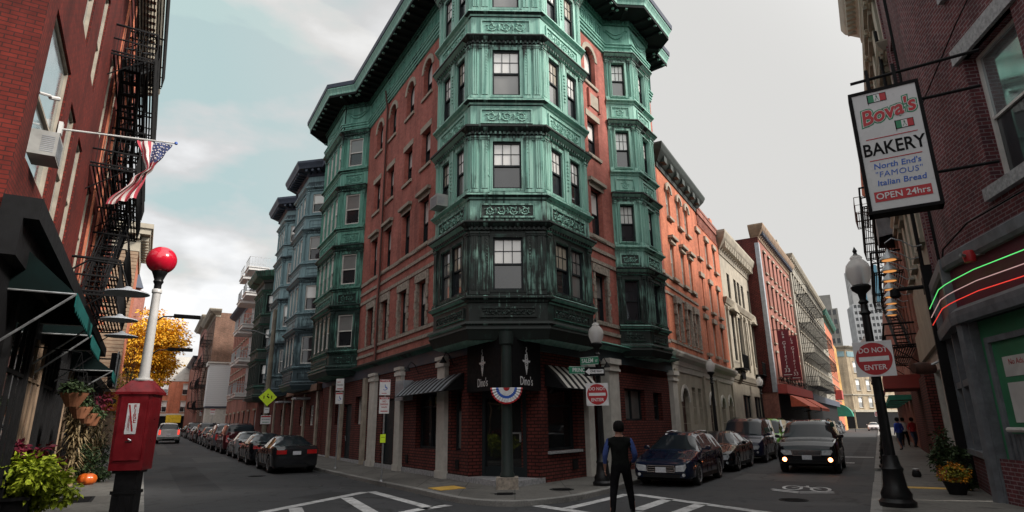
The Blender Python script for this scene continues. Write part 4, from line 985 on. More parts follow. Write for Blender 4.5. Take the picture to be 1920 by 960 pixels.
# ---- left street, right-hand row beyond the corner building (u measured from the tower corner)
def rowF(u, n=0): return FL.sub(u, n)
bt = building('bay_fronted_house', FL, 22.0, 38.6, 18.1, 9, 'brick_shop', 'blue grey terrace with two stacks of metal bay windows next to the green bays', ops=[(24, 25, 1.9, 3.1), (27, 28, 1.9, 3.1), (30.4, 31.4, 1.9, 3.1), (34, 35, 1.9, 3.1)], style=dict(frame='lightframe', up='glass_mid', lo='glass_dark', grid=1))
SG = [5.4, 8.8, 12.1, 15.4]; CG = [7.8, 11.1, 14.4, 17.4]
for (a, b_, c_, d) in ((23.4, 24.6, 28.2, 29.4), (31.0, 32.2, 35.4, 36.6)):
    pts = [FL.xy(d, 0), FL.xy(c_, 1.3), FL.xy(b_, 1.3), FL.xy(a, 0)]
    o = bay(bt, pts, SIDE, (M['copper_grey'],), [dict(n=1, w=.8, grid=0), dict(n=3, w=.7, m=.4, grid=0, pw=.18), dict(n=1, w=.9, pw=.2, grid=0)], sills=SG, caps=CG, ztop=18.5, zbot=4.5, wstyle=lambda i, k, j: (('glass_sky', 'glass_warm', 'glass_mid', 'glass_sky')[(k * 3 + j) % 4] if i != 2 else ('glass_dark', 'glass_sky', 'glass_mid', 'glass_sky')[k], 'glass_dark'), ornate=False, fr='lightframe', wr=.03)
    flush_panels(M['copper_grey'], o)
    cp = MB(); sweep(cp, pts, [(.02, 18.2), (.12, 18.3), (.14, 18.45), (.75, 18.55), (.8, 18.7), (.9, 18.9), (.9, 19.05), (0, 19.2)], SIDE)
    for i in range(3):
        F_, L_ = seg_frame(pts[i], pts[i + 1], SIDE)
        for j in range(int(L_ / .45)): cp.box(j * .45 + .1, j * .45 + .25, .1, .7, 18.35, 18.5, F=F_)
    cp.build('cornice', M['slate'], bt); cp = MB(); cp.poly(pts, 19.1); cp.build('roof', M['slate'], bt)
mb = MB(FL); mb.box(22, 38.6, 0, .12, 17.8, 18.5); mb.box(22, 38.6, .0, .8, 18.5, 18.9); mb.build('cornice', M['slate'], bt)
mb = MB(FL)
for a in (22.6, 26.2, 30.0, 33.2, 37.4): mb.box(a, a + .35, 0, .12, .1, 3.9)
mb.build('pilaster', M['stone'], bt)
mb = MB(FL); mb.box(22, 38.6, 0, .35, 3.9, 4.3); mb.build('fascia', M['brick_brown'], bt)
# small portico roofs
for u in (25.8, 31.8):
    mb = MB(FL); mb.box(u - .7, u + .7, .0, .9, 3.5, 3.62); mb.build('door_hood', M['grey_paint'], bt)
g = building('green_bay_house', FL, 38.7, 47.5, 15.0, 9, 'brick_shop', 'dark green bay fronted house before the white balconies', ops=[(40, 41, 1.9, 3.1), (44, 45, 1.9, 3.1)], style=dict(up='glass_mid'))
pts = [FL.xy(46.9, 0), FL.xy(45.8, 1.25), FL.xy(41.2, 1.25), FL.xy(40, 0)]
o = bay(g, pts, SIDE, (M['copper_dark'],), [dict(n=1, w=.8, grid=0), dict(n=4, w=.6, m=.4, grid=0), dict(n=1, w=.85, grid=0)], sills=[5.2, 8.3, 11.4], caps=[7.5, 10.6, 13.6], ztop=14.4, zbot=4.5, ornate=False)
flush_panels(M['copper_black'], o)
cp = MB(); sweep(cp, [FL.xy(47.5, 0)] + pts + [FL.xy(38.7, 0)], [(.02, 14.2), (.12, 14.3), (.14, 14.5), (.7, 14.7), (.9, 15.1), (.9, 15.2), (0, 15.3)], SIDE); cp.build('cornice', M['copper_dark'], g)
cp = MB(); cp.poly(pts, 15.2); cp.build('roof', M['slate'], g)
# red brick block with white balconies
cs = [48.6 + 2.02 * i for i in range(13)]
b4 = building('balcony_block', FL, 47.6, 75, 16.3, 12, 'brick_rose', 'red brick apartment block with a ladder of white balconies on its near end', cols=cs, rows=[(1.4, 3.4, dict(cols=cs[::2], w=1.3)), (5.2, 7.4), (8.5, 10.7), (11.8, 14.0)], style=dict(frame='grey_paint', lo='glass_dark', trim='thin'), w=.9)
cornice(b4, FL, 47.6, 75, 16.6, .8, .9, 'slate')
for k, z in enumerate((5.0, 8.3, 11.6, 14.8, 17.4)):
    for j, u in enumerate((48.3, 52.6)):
        if k == 3 and j == 9: continue
        mb = MB(FL); mb.box(u, u + 3.0, 0, 1.95, z - .35, z); mb.box(u - .08, u + 3.08, 0, 2.03, z - .08, z + .02); bb = mb.build('balcony', M['white_metal'], b4)
        mb = MB(FL)
        for i in range(12): a = u + .05 + i * .26; mb.box(a, a + .03, 1.9, 1.93, z, z + 1.0)
        for i in range(7):
            for uu in (u + .03, u + 2.97): mb.box(uu - .015, uu + .015, .1 + i * .26, .13 + i * .26, z, z + 1.0)
        mb.box(u, u + 3, 1.89, 1.94, z + 1.0, z + 1.05); mb.box(u, u + .05, 0, 1.9, z + 1, z + 1.05); mb.box(u + 2.95, u + 3, 0, 1.9, z + 1, z + 1.05); mb.build('railing', M['steel'], bb)
mb = MB(FL); mb.box(47.7, 55.8, .0, .35, 4.5, 15.8); mb.build('balcony_recess', M['grey_paint'], b4)
mb = MB(FL); mb.box(56, 57.2, -1.8, -.6, 16, 18.2); mb.build('chimney', M['brick_orange'], b4)
# white clapboard annex on the side of the brown house, lane beyond, fire escapes
F6 = FL.sub(0, 2.3)
b6 = building('brown_brick_house', F6, 78.5, 94, 17.6, 12, 'brick_brown', 'tall brown brick house showing its blank side wall above white clapboards', cols=[80.5, 83.5, 87, 90.5], rows=[(4.6, 6.8), (7.9, 10.1), (11.2, 13.4), (14.3, 16.3)], style=dict(frame='grey_paint', lo='glass_dark', up='glass_mid'))
cornice(b6, F6, 78.5, 94, 18.0, 1.0, 1.0, 'limestone', .9)
mb = MB(F6)
M['clap'] = None
m_, t_, b_s = nmat('white clapboard'); uv_ = t_.nodes.new('ShaderNodeTexCoord').outputs['UV']
wv = t_.nodes.new('ShaderNodeTexWave'); wv.wave_type = 'BANDS'; wv.bands_direction = 'Y'; wv.wave_profile = 'SAW'; wv.inputs['Scale'].default_value = 1.25; t_.links.new(uv_, wv.inputs[0])
t_.links.new(ramp(t_, wv.outputs[0], [(0, (.30, .32, .33)), (.12, (.56, .58, .59)), (1, (.6, .62, .63))]), b_s.inputs['Base Color']); b_s.inputs['Roughness'].default_value = .6; bump(t_, b_s, wv.outputs[0], .6, .02); M['clap'] = m_
t = thing('clapboard_annex', F6.pt(77, -1, 0), 'white clapboard annex with sloping eave hung against the brown brick side wall', 'annex')
mb = MB(F6); mb.box(75.6, 78.45, -4, .25, 4.6, 10.2); mb.build('wall', M['clap'], t)
mb = MB(F6); mb.box(75.4, 78.45, -4, .5, 10.2, 10.4); mb.box(75.5, 78.45, .25, .5, 9.9, 10.2); mb.build('eave', M['white_paint'], t)
mb = MB(F6); mb.box(75.6, 78.45, -4, .2, 4.4, 4.6); mb.build('base_board', M['slate'], t)
mb = MB(F6); mb.box(75.8, 78.4, -4, .1, .1, 4.4); mb.build('garage_front', M['white_paint'], t)
window(F6, 76.4, 77.6, 6.2, 8.2, t, n=.46, rev=.2, frame='lightframe', up='glass_sky')
fire_escape(b6, F6, [4.5, 7.6, 10.7, 13.8], 80, 88, 1.1, dense=.3)
b7 = building('cream_cornice_house', F6, 94.2, 112, 19.2, 12, 'brick_rose', 'distant pinkish house with a cream cornice beyond the fire escapes', cols=[96 + 2.6 * i for i in range(6)], rows=[(4.6, 6.6), (7.8, 9.8), (11, 13), (14.4, 16.4)], style=dict(frame='lightframe', lo='glass_dark'))
cornice(b7, F6, 94.2, 112, 19.6, 1.1, 1.0, 'limestone', 1.2)
fire_escape(b7, F6, [5, 8.3, 11.6], 97, 103, 1.1, dense=.4)
b8 = building('far_red_house', F6, 112.2, 150, 14.5, 12, 'brick_rose', 'farthest red brick house on the right side of the left street', cols=[115 + 3.4 * i for i in range(10)], rows=[(4.6, 6.6), (7.8, 9.8), (11, 13)], style=dict(frame='lightframe', lo='glass_dark'))
cornice(b8, F6, 112.2, 150, 14.8, .8, .8, 'slate')
# orange building closing the street
EF = Fr(SL.xy(150, 8.2), -120.7, -1)
e = building('street_end_building', EF, -3, 14, 13.6, 10, 'brick_orange', 'orange brick building closing the left street with white attic and yellow shop sign', cols=[1.2, 5.4, 9.6], rows=[(5.2, 7.4, dict(w=1.7, double=True)), (8.8, 11), (12.0, 13.2)], style=dict(frame='lightframe', up='glass_sky', lo='glass_dark', trim='thin'), w=1.5)
mb = MB(EF); mb.box(-3, 14, -.2, .12, 11.6, 16.8); mb.build('attic_storey', M['white_paint'], e)
for u in (1.5, 6, 10.5): window(EF, u - .8, u + .8, 13.3, 15.4, e, n=.36, rev=.2, frame='lightframe', up='glass_mid', lo='glass_sky')
mb = MB(EF); mb.box(-3, 14, 0, .3, 4.4, 4.9); mb.build('fascia', M['white_paint'], e); mb = MB(EF); mb.box(-3, 14, -.1, .04, .1, 4.4); mb.build('shop_front', M['sign_black'], e)
M['yellow_sign'] = plain('yellow shop sign', (.75, .5, .02), .5)
mb = MB(EF); mb.box(1.6, 4.4, .3, .5, 3.0, 4.6); tag(mb.build('shop_sign', M['yellow_sign']), 'small yellow shop sign on the building closing the left street', 'sign')
# ---- left side of left street
PL = (-12.17, 15.87); LL = Fr(PL, -30.9, 1)
wins = [(-7.5, -5.0, 6.3, 9.3), (-4.25, -3.15, 6.2, 9.0), (-2.3, -1.3, 6.2, 9.0), (1.2, 2.2, 6.2, 9), (3.4, 4.4, 6.2, 9), (6, 7, 6.2, 9), (8.4, 9.4, 6.2, 9),
        (-7.5, -6.3, 10.9, 13.4), (-4.9, -3.8, 10.7, 13.6), (-2.4, -1.4, 10.7, 13.6), (1.2, 2.2, 10.7, 13.6), (3.4, 4.4, 10.7, 13.6), (6, 7, 10.7, 13.6), (8.4, 9.4, 10.7, 13.6)]
b1_ = building('scarlet_brick_building', LL, -8.25, 13.5, 18.6, 10, 'brick_left', 'scarlet brick building on the left edge with black fire escapes and awnings', ops=wins, style=dict(frame='stone', up='glass_mirror', lo='glass_mirror', rail=.45, rev=.05))
cornice(b1_, LL, 4, 13.5, 19.2, .9, 1.1, 'limestone', .5, ends=True)
mb = MB(LL)
for u in (2.9, 5.3, 7.6, 10.4): mb.box(u - .14, u + .14, .0, .05, 5.8, 18)
mb.build('brick_pier', M['brick_orange'], b1_)
fire_escape(b1_, LL, [5.55, 9.4, 13.2, 16.6], 0.6, 8.8, 1.15, dense=.13, su=(1.6, 7.4), k=1.7); fire_escape(b1_, LL, [7.4, 11.4, 15.2], 4.6, 12.6, 1.05, dense=.16, su=(5.4, 11.6), k=1.5); 
mb = MB(LL); mb.box(-8.3, 13.5, -.0, .12, .1, 5.3); mb.build('shop_front', M['sign_black'], b1_)
mb = MB(LL); mb.box(-8.35, 13.5, .0, .5, 5.0, 5.35); mb.box(-8.35, 13.5, 0, .3, 4.4, 5.0); sh = mb.build('shop_cornice', M['iron'], b1_)
mb = MB(LL)
for u in (-6.6, -4.2, -1.8, .6, 3.0, 5.4, 7.8, 10.2): mb.box(u - .12, u + .12, .12, .2, .1, 4.4)
mb.build('shop_pilaster', M['plastic_black'], b1_)
for k, u in enumerate((-5.4, -3.0, -.6, 1.8, 4.2, 6.6, 9.0)):
    mb = MB(LL); mb.box(u - .95, u + .95, .12, .135, .8, 3.7); w_ = mb.build('shop_window', M['glass_shop'], b1_)
    mb = MB(LL)
    for a in (-.95, -.32, .32, .9): mb.box(u + a, u + a + .05, .13, .17, .8, 3.7)
    mb.box(u - .95, u + .95, .13, .17, 2.8, 2.87); mb.build('window_bar', M['brownstone' if k % 3 == 1 else 'plastic_black'], w_)
M['awn_green'] = plain('dark green canvas', (.004, .010, .010), .95, spec=.1); M['awn_teal'] = plain('teal canvas valance', (.008, .09, .085), .85, spec=.15)
def canvas(F, u0, u1, z0, z1, n1, label, txt=None):
    t = thing('awning', F.pt((u0 + u1) / 2, 0, z0), label, 'awning'); mb = MB(F)
    mb.q((u0, .1, z1), (u1, .1, z1), (u1, n1, z0), (u0, n1, z0))
    for u in (u0, u1): mb.q((u, .1, z1), (u, n1, z0), (u, .1, z0))
    mb.build('canopy', M['awn_green'], t); mb = MB(F); k = int((u1 - u0) / .35)
    for i in range(k):
        a, b = u0 + (u1 - u0) * i / k, u0 + (u1 - u0) * (i + 1) / k; mb.plate([(a, z0 + .02), (b, z0 + .02), (b, z0 - .22), ((a + b) / 2, z0 - .3), (a, z0 - .22)], n1, n1 + .015)
    v = mb.build('valance', M['awn_teal'], t)
    mb = MB(F)
    for u in (u0, u1): mb.tube([F.pt(u, .1, z0 - .9), F.pt(u, n1, z0)], .022, 6); mb.tube([F.pt(u, .1, z0), F.pt(u, n1, z0)], .018, 6)
    mb.build('awning_frame', M['steel'], t); return t
canvas(LL, -7.3, -3.4, 4.05, 4.9, 1.05, 'dark green canvas awning with teal valance at the far left edge'); canvas(LL, -2.9, .4, 3.9, 4.8, 1.05, 'second dark green awning, above the hanging flower baskets'); canvas(LL, 3.4, 6.0, 3.6, 4.5, 1.3, 'small teal edged awning beneath the fire escape')
# pan lamps
for (u, z, n, lab) in ((-1.55, 5.25, 1.55, 'wide grey pan lamp nearest the camera above the green awnings'), (2.2, 5.1, 1.3, 'middle grey pan lamp beneath the fire escape'), (5.4, 5.0, 1.3, 'farthest grey pan lamp beneath the fire escape')):
    t = thing('pan_lamp', LL.pt(u, 0, z), lab, 'lamp')
    mb = MB(); mb.tube([LL.pt(u, .1, z + .3), LL.pt(u, n * .4, z + .75), LL.pt(u, n * .85, z + .7), LL.pt(u, n, z + .1)], .025, 6); mb.build('arm', M['iron'], t, smooth=True)
    q = LL.pt(u, n, z); mb = MB(); mb.lathe([(.06, .14), (.12, .08), (.5, -.02), (.52, -.05), (.45, -.03), (.1, .0), (0, 0)], q, 22); mb.build('lamp_shade', M['grey_paint'], t, smooth=True)
ac(LL.pt(-6.95, 0, 6.5), LL, .62, .46, .36, 'large white window air conditioner on the scarlet brick wall')
# flood light and bracket on the near corner
t = thing('wall_camera', LL.pt(-7.2, .1, 7.55), 'small white bracket camera on the scarlet brick wall above the air conditioner', 'camera')
mb = MB(LL); mb.tube([LL.pt(-7.6, .02, 7.5), LL.pt(-7.5, .16, 7.53)], .025, 6); mb.tube([LL.pt(-7.5, .16, 7.5), LL.pt(-7.38, .27, 7.56)], .04, 8); mb.build('camera_body', M['white_metal'], t)
# quoined church-like building, stone bands
CH = Fr(LL.xy(38, .2), -30.9, 1)
c = thing('quoined_building', CH.pt(4, -4, 0), 'brown brick building with rough stone quoins and a bracketed cornice before the yellow tree', 'building')
mb = MB(CH); mb.box(0, 9, -11, 0, 0, 17.2); mb.build('wall', M['brick_orange'], c)

mb = MB(CH); r_ = random.Random(2)
for k in range(44):
    z = 3.3 + k * .3; w1 = 1.9 if k % 2 else 1.5
    mb.box(-.06, .5 if k % 2 else .8, -w1, .06, z, z + .26)
mb.build('quoin', M['brownstone'], c)
mb = MB(CH); mb.box(-.05, 9.05, -11, .05, 0, 3.2); mb.box(-.15, 9.1, -11, .18, 3.2, 3.7); mb.build('plinth', M['brownstone'], c)
mb = MB(CH); mb.box(-.1, 9.1, -11, .12, 16.2, 17.2); mb.box(-.7, 9.6, -11, .75, 17.6, 18.1); mb.box(-.85, 9.8, -11, .9, 18.1, 18.5); co = mb.build('cornice', M['limestone'], c)
mb = MB(CH)
for k in range(9): mb.box(-.62, -.1, -.3 - k * .9, -.0 - k * .9, 17.2, 17.6)
for k in range(9): mb.box(.1 + k, .5 + k, .12, .68, 17.2, 17.6)
mb.build('bracket', M['limestone'], co)
mb = MB(CH); mb.box(2.0, 6.5, -6, -1, 18, 18.2); mb.build('roof', M['slate'], c)
t = thing('low_shop', LL.pt(26, 0, 0), 'low dark shop with a projecting glazed sign box beyond the scarlet brick building', 'building')
mb = MB(LL); mb.box(13.6, 37.9, -7, -.2, 0, 4.2); mb.build('wall', M['brick_brown'], t); mb = MB(LL); mb.box(13.6, 37.9, -.3, .25, 3.9, 4.3); mb.build('fascia', M['plastic_black'], t)
for k in range(4): mb = MB(LL); mb.box(15 + k * 5.6, 19 + k * 5.6, -.21, -.17, .6, 3.3); mb.build('shop_window', M['glass_shop'], t)
# slate spire behind
t = thing('slate_spire', LL.pt(62, -3, 0), 'small slate spire showing above the quoined building', 'building')
q = LL.pt(62, -2.2, 0); mb = MB(); mb.box(q.x - 2.2, q.x + 2.2, q.y - 2.2, q.y + 2.2, 0, 17.5); mb.build('tower_wall', M['brick_rose'], t)
mb = MB(); mb.lathe([(3.2, 17.5), (.05, 25)], (q.x, q.y, 0), 4); mb.build('spire', M['slate'], t)
t = building('far_left_house', LL, 80, 140, 11, 10, 'brick_rose', 'low brick houses on the left beyond the yellow tree', cols=[84 + 4 * i for i in range(13)], rows=[(4.5, 6.5), (7.6, 9.6)], style=dict(frame='lightframe'))
# ================================================================== right street, left-hand row
FR2 = Fr(FRt.xy(12.9, 0), 29.9, 1)
c1 = [1.75, 3.75, 5.4]; c2_ = [7.9, 10.2, 12.4]
o1 = building('orange_brick_house', FR2, 0.05, 8.0, 14.7, 10, 'brick_orange', 'orange brick house with arched top windows, dark bracketed cornice and a cream stone ground floor', z0=4.9,
    cols=c1, rows=[(5.6, 7.5, dict(trim='quoin')), (8.75, 10.6, dict(trim='hood')), (12.0, 13.75, dict(arch=True, trim='arch'))], style=dict(frame='white_paint', up='glass_sky', lo='glass_sky'), w=.7)
cornice(o1, FR2, -.0, 8.1, 15.3, .55, 1.05, 'copper_black', 1.1)
mb = MB(FR2)
for z, h in ((8.6, .14), (8.12, .12), (7.75, .12), (5.45, .12), (5.05, .12)): mb.box(.05, 6.4, -.02, .05, z, z + h)
mb.build('stone_belt', M['stone_rough'], o1)
o2 = building('orange_parapet_house', FR2, 8.05, 14.2, 14.6, 10, 'brick_orange', 'orange brick house with slots under its flat parapet beside the cream pilastered house', z0=4.9,
    cols=c2_, rows=[(5.6, 7.6), (8.3, 10.1), (11.3, 12.9)], style=dict(frame='white_paint', up='glass_sky', lo='glass_sky', trim='stone'), w=.75)
mb = MB(FR2)
for i in range(18): a = 8.25 + i * .33; mb.box(a, a + .15, 0, .06, 13.5, 14.2)
mb.box(8.05, 14.2, 0, .12, 14.2, 14.55); mb.box(8.05, 14.2, -.3, .15, 14.55, 14.7); mb.build('corbel', M['brick_rose'], o2)
mb = MB(FR2); mb.box(13.4, 14.1, -.8, -.2, 14.6, 15.5); mb.build('chimney', M['brick_orange'], o2)
gl = thing('stone_ground_floor', FR2.pt(7, -2, 0), 'cream stone ground floor with arched doorways beneath the orange brick houses', 'building')
gops = [(1.2, 2.5, .15, 3.4, True), (3.25, 3.95, 1.7, 3.5), (4.5, 5.2, 1.7, 3.5), (7.0, 8.2, .15, 3.3, True), (10.0, 11.1, .9, 3.2, True), (12.2, 13.3, .15, 3.3, True)]
mb = MB(FR2); wall(mb, FR2, 0, 14.2, 0, 4.3, gops, rev=.25); mb.build('wall', M['limestone'], gl)
for i, g_ in enumerate(gops):
    if g_[2] < .5:
        mb = MB(FR2); mb.box(g_[0], g_[1], -.25, -.2, .15, g_[3]); frame_(mb, FR2, g_[0] + .1, g_[1] - .1, .4, 2.2, -.2); mb.build('door', M['iron_rust'], gl)
    else: window(FR2, *g_[:4], gl, frame='white_paint', up='glass_mid', lo='glass_dark', arch=len(g_) > 4)
    if len(g_) > 4:
        mb = MB(); a, b, c0, d0 = g_[:4]; r0 = (b - a) / 2
        for k in range(10):
            a0, a1 = pi * k / 10, pi * (k + 1) / 10; cx = (a + b) / 2; zt = d0 - r0; ro = r0 + .16
            mb.plate([(cx - ro * cos(a0), zt + ro * sin(a0)), (cx - ro * cos(a1), zt + ro * sin(a1)), (cx - r0 * cos(a1), zt + r0 * sin(a1)), (cx - r0 * cos(a0), zt + r0 * sin(a0))], -.02, .06, F=FR2)
        mb.build('arch_moulding', M['white_paint'], gl)
mb = MB(); sweep(mb, [FR2.xy(-.1, -.3), FR2.xy(-.1, 0), FR2.xy(14.2, 0)], [(0, 4.1), (.05, 4.12), (.08, 4.35), (.12, 4.4), (.15, 4.6), (.35, 4.75), (.42, 4.9), (.42, 4.98), (0, 5.06)], 1); mb.build('cornice', M['white_paint'], gl)
mb = MB(FR2)
for a in (.1, 5.7, 9.0, 13.6): mb.box(a, a + .4, 0, .1, .1, 4.2)
for z in (1.0, 1.75, 2.5, 3.25): mb.box(.6, 14.0, 0, .004, z, z + .02)
mb.build('pilaster', M['limestone'], gl)
# cream pilastered italianate house
FI = Fr(FR2.xy(14.25, 0), 31.5, 1)
ci = [2.2, 4.4, 5.6, 7.0, 9.4, 10.7]
it = building('cream_pilaster_house', FI, 0, 14, 14.0, 10, 'limestone', 'cream stone house with tall dark windows between pilasters and iron balconies', cols=ci, rows=[(5.9, 9.2), (10.2, 12.1), (.6, 3.6, dict(cols=[4.2, 8.2], w=2.6, double=True))], style=dict(frame='darkframe', up='glass_dark', lo='glass_dark'), w=.85)
cornice(it, FI, 0, 14, 14.6, .7, 1.5, 'limestone', .6); cornice(it, FI, 0, 14, 10.0, .3, .5, 'limestone'); cornice(it, FI, 0, 14, 4.9, .25, .5, 'limestone')
mb = MB(FI)
for a in (.5, 3.2, 5.0, 6.3, 8.1, 10.05, 12.4): mb.box(a - .12, a + .12, 0, .12, 5.3, 9.4); mb.box(a - .18, a + .18, 0, .17, 9.2, 9.45)
mb.build('pilaster', M['limestone'], it)
mb = MB(FI)
for a in (2.2, 9.4): mb.plate([(a - .8, 9.4), (a + .8, 9.4), (a, 9.95)], 0, .35); mb.box(a - .85, a + .85, 0, .38, 9.28, 9.4)
mb.build('pediment', M['limestone'], it)
for a in (2.2, 9.4):
    mb = MB(FI); mb.box(a - 1, a + 1, 0, .6, 5.25, 5.32)
    for i in range(12): mb.box(a - .98 + i * .175, a - .95 + i * .175, .56, .59, 5.3, 6.2)
    mb.box(a - 1, a + 1, .55, .6, 6.2, 6.25); mb.plate([(a - .7, 5.2), (a + .7, 5.2), (a + .5, 4.6), (a - .5, 4.6)], .3, .36); mb.build('balcony', M['iron'], it)
# tall red brick house with exposed side wall
F3 = Fr((20.6, 48.2), 32.3, 1)
cr_ = [1.8 + 2.05 * i for i in range(7)]
r3 = building('tall_red_house', F3, 0, 16.0, 16.6, 14, 'brick_rose', 'tall red brick house with a dark brick side wall and two hanging restaurant banners', cols=cr_, rows=[(5.2, 7.2), (8.0, 10.1), (11.0, 13.0), (13.9, 15.7)], style=dict(frame='iron_rust', up='glass_dark', lo='glass_dark', trim='thin'), w=.8)
cornice(r3, F3, 0, 16, 17.7, .6, 1.2, 'brownstone', .6, dm='slate')
mb = MB(F3); mb.box(-.08, .0, -14, -.01, 4, 16.7); mb.build('side_wall', M['brick_shop'], r3)
mb = MB(F3); mb.box(-.14, .35, -.3, .02, 4, 16.2); mb.build('quoin', M['grey_paint'], r3)
M['canopy_red'] = plain('faded red canvas', (.36, .06, .05), .8, var=.15); M['awn_orange'] = plain('orange red canvas', (.5, .10, .05), .75)
mb = MB(F3); mb.box(0.3, 15.8, 0, .7, 3.9, 4.6); mb.build('fascia', M['canopy_red'], r3)
mb = MB(F3); mb.box(.3, 15.8, .0, .03, .1, 3.9); mb.build('shop_front', M['sign_black'], r3)
for k, (a, b) in enumerate(((1.2, 8.0), (9.2, 15.4))):
    t = thing('awning', F3.pt((a + b) / 2, .7, 3), ('long orange red awning under the faded red fascia', 'farther orange red awning beside the white balconied house')[k], 'awning')
    mb = MB(F3); mb.q((a, .7, 3.8), (b, .7, 3.8), (b, 2.0, 2.9), (a, 2.0, 2.9)); mb.q((a, 2.0, 2.9), (b, 2.0, 2.9), (b, 2.0, 2.65), (a, 2.0, 2.65))
    for u in (a, b): mb.q((u, .7, 3.8), (u, 2, 2.9), (u, .7, 2.9))
    mb.build('canopy', M['awn_orange'], t); mb = MB(F3)
    for u in (a, b): mb.tube([F3.pt(u, .7, 2.6), F3.pt(u, 2.0, 2.9)], .03, 5)
    mb.build('awning_frame', M['iron'], t)
mb = MB(F3)
for i in range(14): spiral(mb, F3, .8 + i * 1.1, 5.1, .35, 1, i, 1 if i % 2 else -1, .3, .04)
mb.tube([F3.pt(.2, .3, 4.75), F3.pt(15.8, .3, 4.75)], .03, 4); mb.build('scroll_railing', M['iron'], r3)
M['banner'] = plain('maroon banner cloth', (.13, .012, .022), .8, var=.2)
for k, (u, lab) in enumerate(((1.2, 'maroon vertical restaurant banner nearest the camera'), (5.6, 'second maroon vertical restaurant banner, nearer the white balconied house'))):
    q = F3.sub(u, 0); NF = Fr(q.xy(0, .35), degrees(atan2(q.n.x, q.n.y)), -1)  # plate runs outward, faces the camera
    NF = Fr(q.xy(0, .3), degrees(atan2(q.n.x, q.n.y)), 1)
    t = thing('banner', q.pt(0, 0, 5.0), lab, 'banner', group='restaurant banners')
    fn = -q.u; zb, zt = (5.2, 8.95)
    P0 = q.pt(0, .35, zb); P1 = q.pt(0, 1.55, zb); mb = MB()
    a_ = V((q.n.x, q.n.y, 0)); f_ = V((fn.x, fn.y, 0))
    def pb(x, y, d): return P0 + a_ * x + f_ * d + V((0, 0, y))
    for d in (.02, -.02): mb.face([pb(0, 0, d), pb(.85, 0, d), pb(.85, zt - zb, d), pb(0, zt - zb, d)])
    for x in (0, .85): mb.face([pb(x, 0, -.02), pb(x, 0, .02), pb(x, zt - zb, .02), pb(x, zt - zb, -.02)])
    cl = mb.build('cloth', M['banner'], t)
    mb = MB(); mb.tube([pb(-.35, zt - zb + .05, 0), pb(.95, zt - zb + .05, 0)], .03, 6); mb.tube([pb(-.35, -.05, 0), pb(.95, -.05, 0)], .03, 6); mb.build('bracket', M['iron'], t)
    for i, ch in enumerate('La Galleria'):
        if ch != ' ': text(ch, .38, M['sign_white'], cl, facing(pb(.42, zt - zb - .28 - i * .262, .03), f_), extrude=.004, shear=.1)
    text('33', .44, M['sign_white'], cl, facing(pb(.42, .5, .03), f_), extrude=.004)
    mb = MB(); mb.F = LOC; mb.face([pb(.12, .14, .025), pb(.73, .14, .025), pb(.73, .19, .025), pb(.12, .19, .025)]); mb.build('emblem', M['sign_white'], cl)
# cream house with iron balconies
F4 = Fr((29.2, 61.4), 31.3, 1)
cc_ = [1.5 + 1.9 * i for i in range(18)]
r4 = building('cream_balcony_house', F4, 0, 36, 18.2, 12, 'brick_cream', 'cream painted house lined with long black iron balconies', cols=cc_, rows=[(5.4, 7.5), (8.6, 10.7), (11.8, 13.9), (15, 16.9)], style=dict(frame='darkframe', up='glass_dark', lo='glass_dark', trim='thin'), w=.85)
cornice(r4, F4, 0, 36, 18.8, .5, .7, 'limestone', 1.0)
for lv, (a, b) in zip((5.2, 8.5, 11.6, 14.8), ((2, 22), (1, 30), (1, 28), (2, 20))): fire_escape(r4, F4, [lv], a, b, 1.1, dense=.4)
mb = MB(F4)
for a in (.5, 12, 24): mb.box(a, a + 1.2, -2.4, -1, 18, 20.4); mb.box(a - .1, a + 1.3, -2.5, -.9, 20.4, 20.7)
mb.build('chimney', M['limestone'], r4)
mb = MB(F4); mb.box(.2, 35.8, 0, .5, 3.7, 4.4); mb.build('fascia', M['slate'], r4); mb = MB(F4); mb.box(.2, 35.8, 0, .04, .1, 3.7); mb.build('shop_front', M['sign_black'], r4)
F5 = Fr((49.6, 96.0), 30.5, 1)
r5 = building('narrow_red_house', F5, 0, 24, 18, 12, 'brick_orange', 'narrow red brick house beyond the long iron balconies', cols=[2.5 + 3.2 * i for i in range(7)], rows=[(5.2, 7.4), (8.8, 11), (12.4, 14.6)], style=dict(frame='lightframe', up='glass_mid', lo='glass_dark', trim='thin'), w=1.2)
cornice(r5, F5, 0, 24, 19, .9, 1.2, 'copper_dark', 1.4)
M['ochre'] = plain('ochre stucco', (.45, .25, .07), .85)
r5b = building('ochre_house', F5, 24.2, 33, 16, 12, 'ochre', 'narrow ochre house squeezed before the tan end building', cols=[27, 30.4], rows=[(5.2, 7.4), (8.8, 11), (12.4, 14.6)], style=dict(frame='lightframe'))
t = thing('awning', F5.pt(6, 0, 2.5), 'rounded green canopy far down the right street', 'awning'); mb = MB(F5)
for k in range(8):
    a0, a1 = pi / 2 * k / 8, pi / 2 * (k + 1) / 8; mb.q((3, 2.2 * sin(a0), 2.4 + 2 * cos(a0)), (8, 2.2 * sin(a0), 2.4 + 2 * cos(a0)), (8, 2.2 * sin(a1), 2.4 + 2 * cos(a1)), (3, 2.2 * sin(a1), 2.4 + 2 * cos(a1)))
    mb.q((3, 0, 2.4), (3, 2.2 * sin(a0), 2.4 + 2 * cos(a0)), (3, 2.2 * sin(a1), 2.4 + 2 * cos(a1)))
M['canopy_green'] = plain('green canvas', (.02, .22, .15), .7); mb.build('canopy', M['canopy_green'], t); mb = MB(F5); mb.tube([F5.pt(3, 2.2, .1), F5.pt(3, 2.2, 2.4)], .04, 6); mb.build('awning_frame', M['iron'], t)
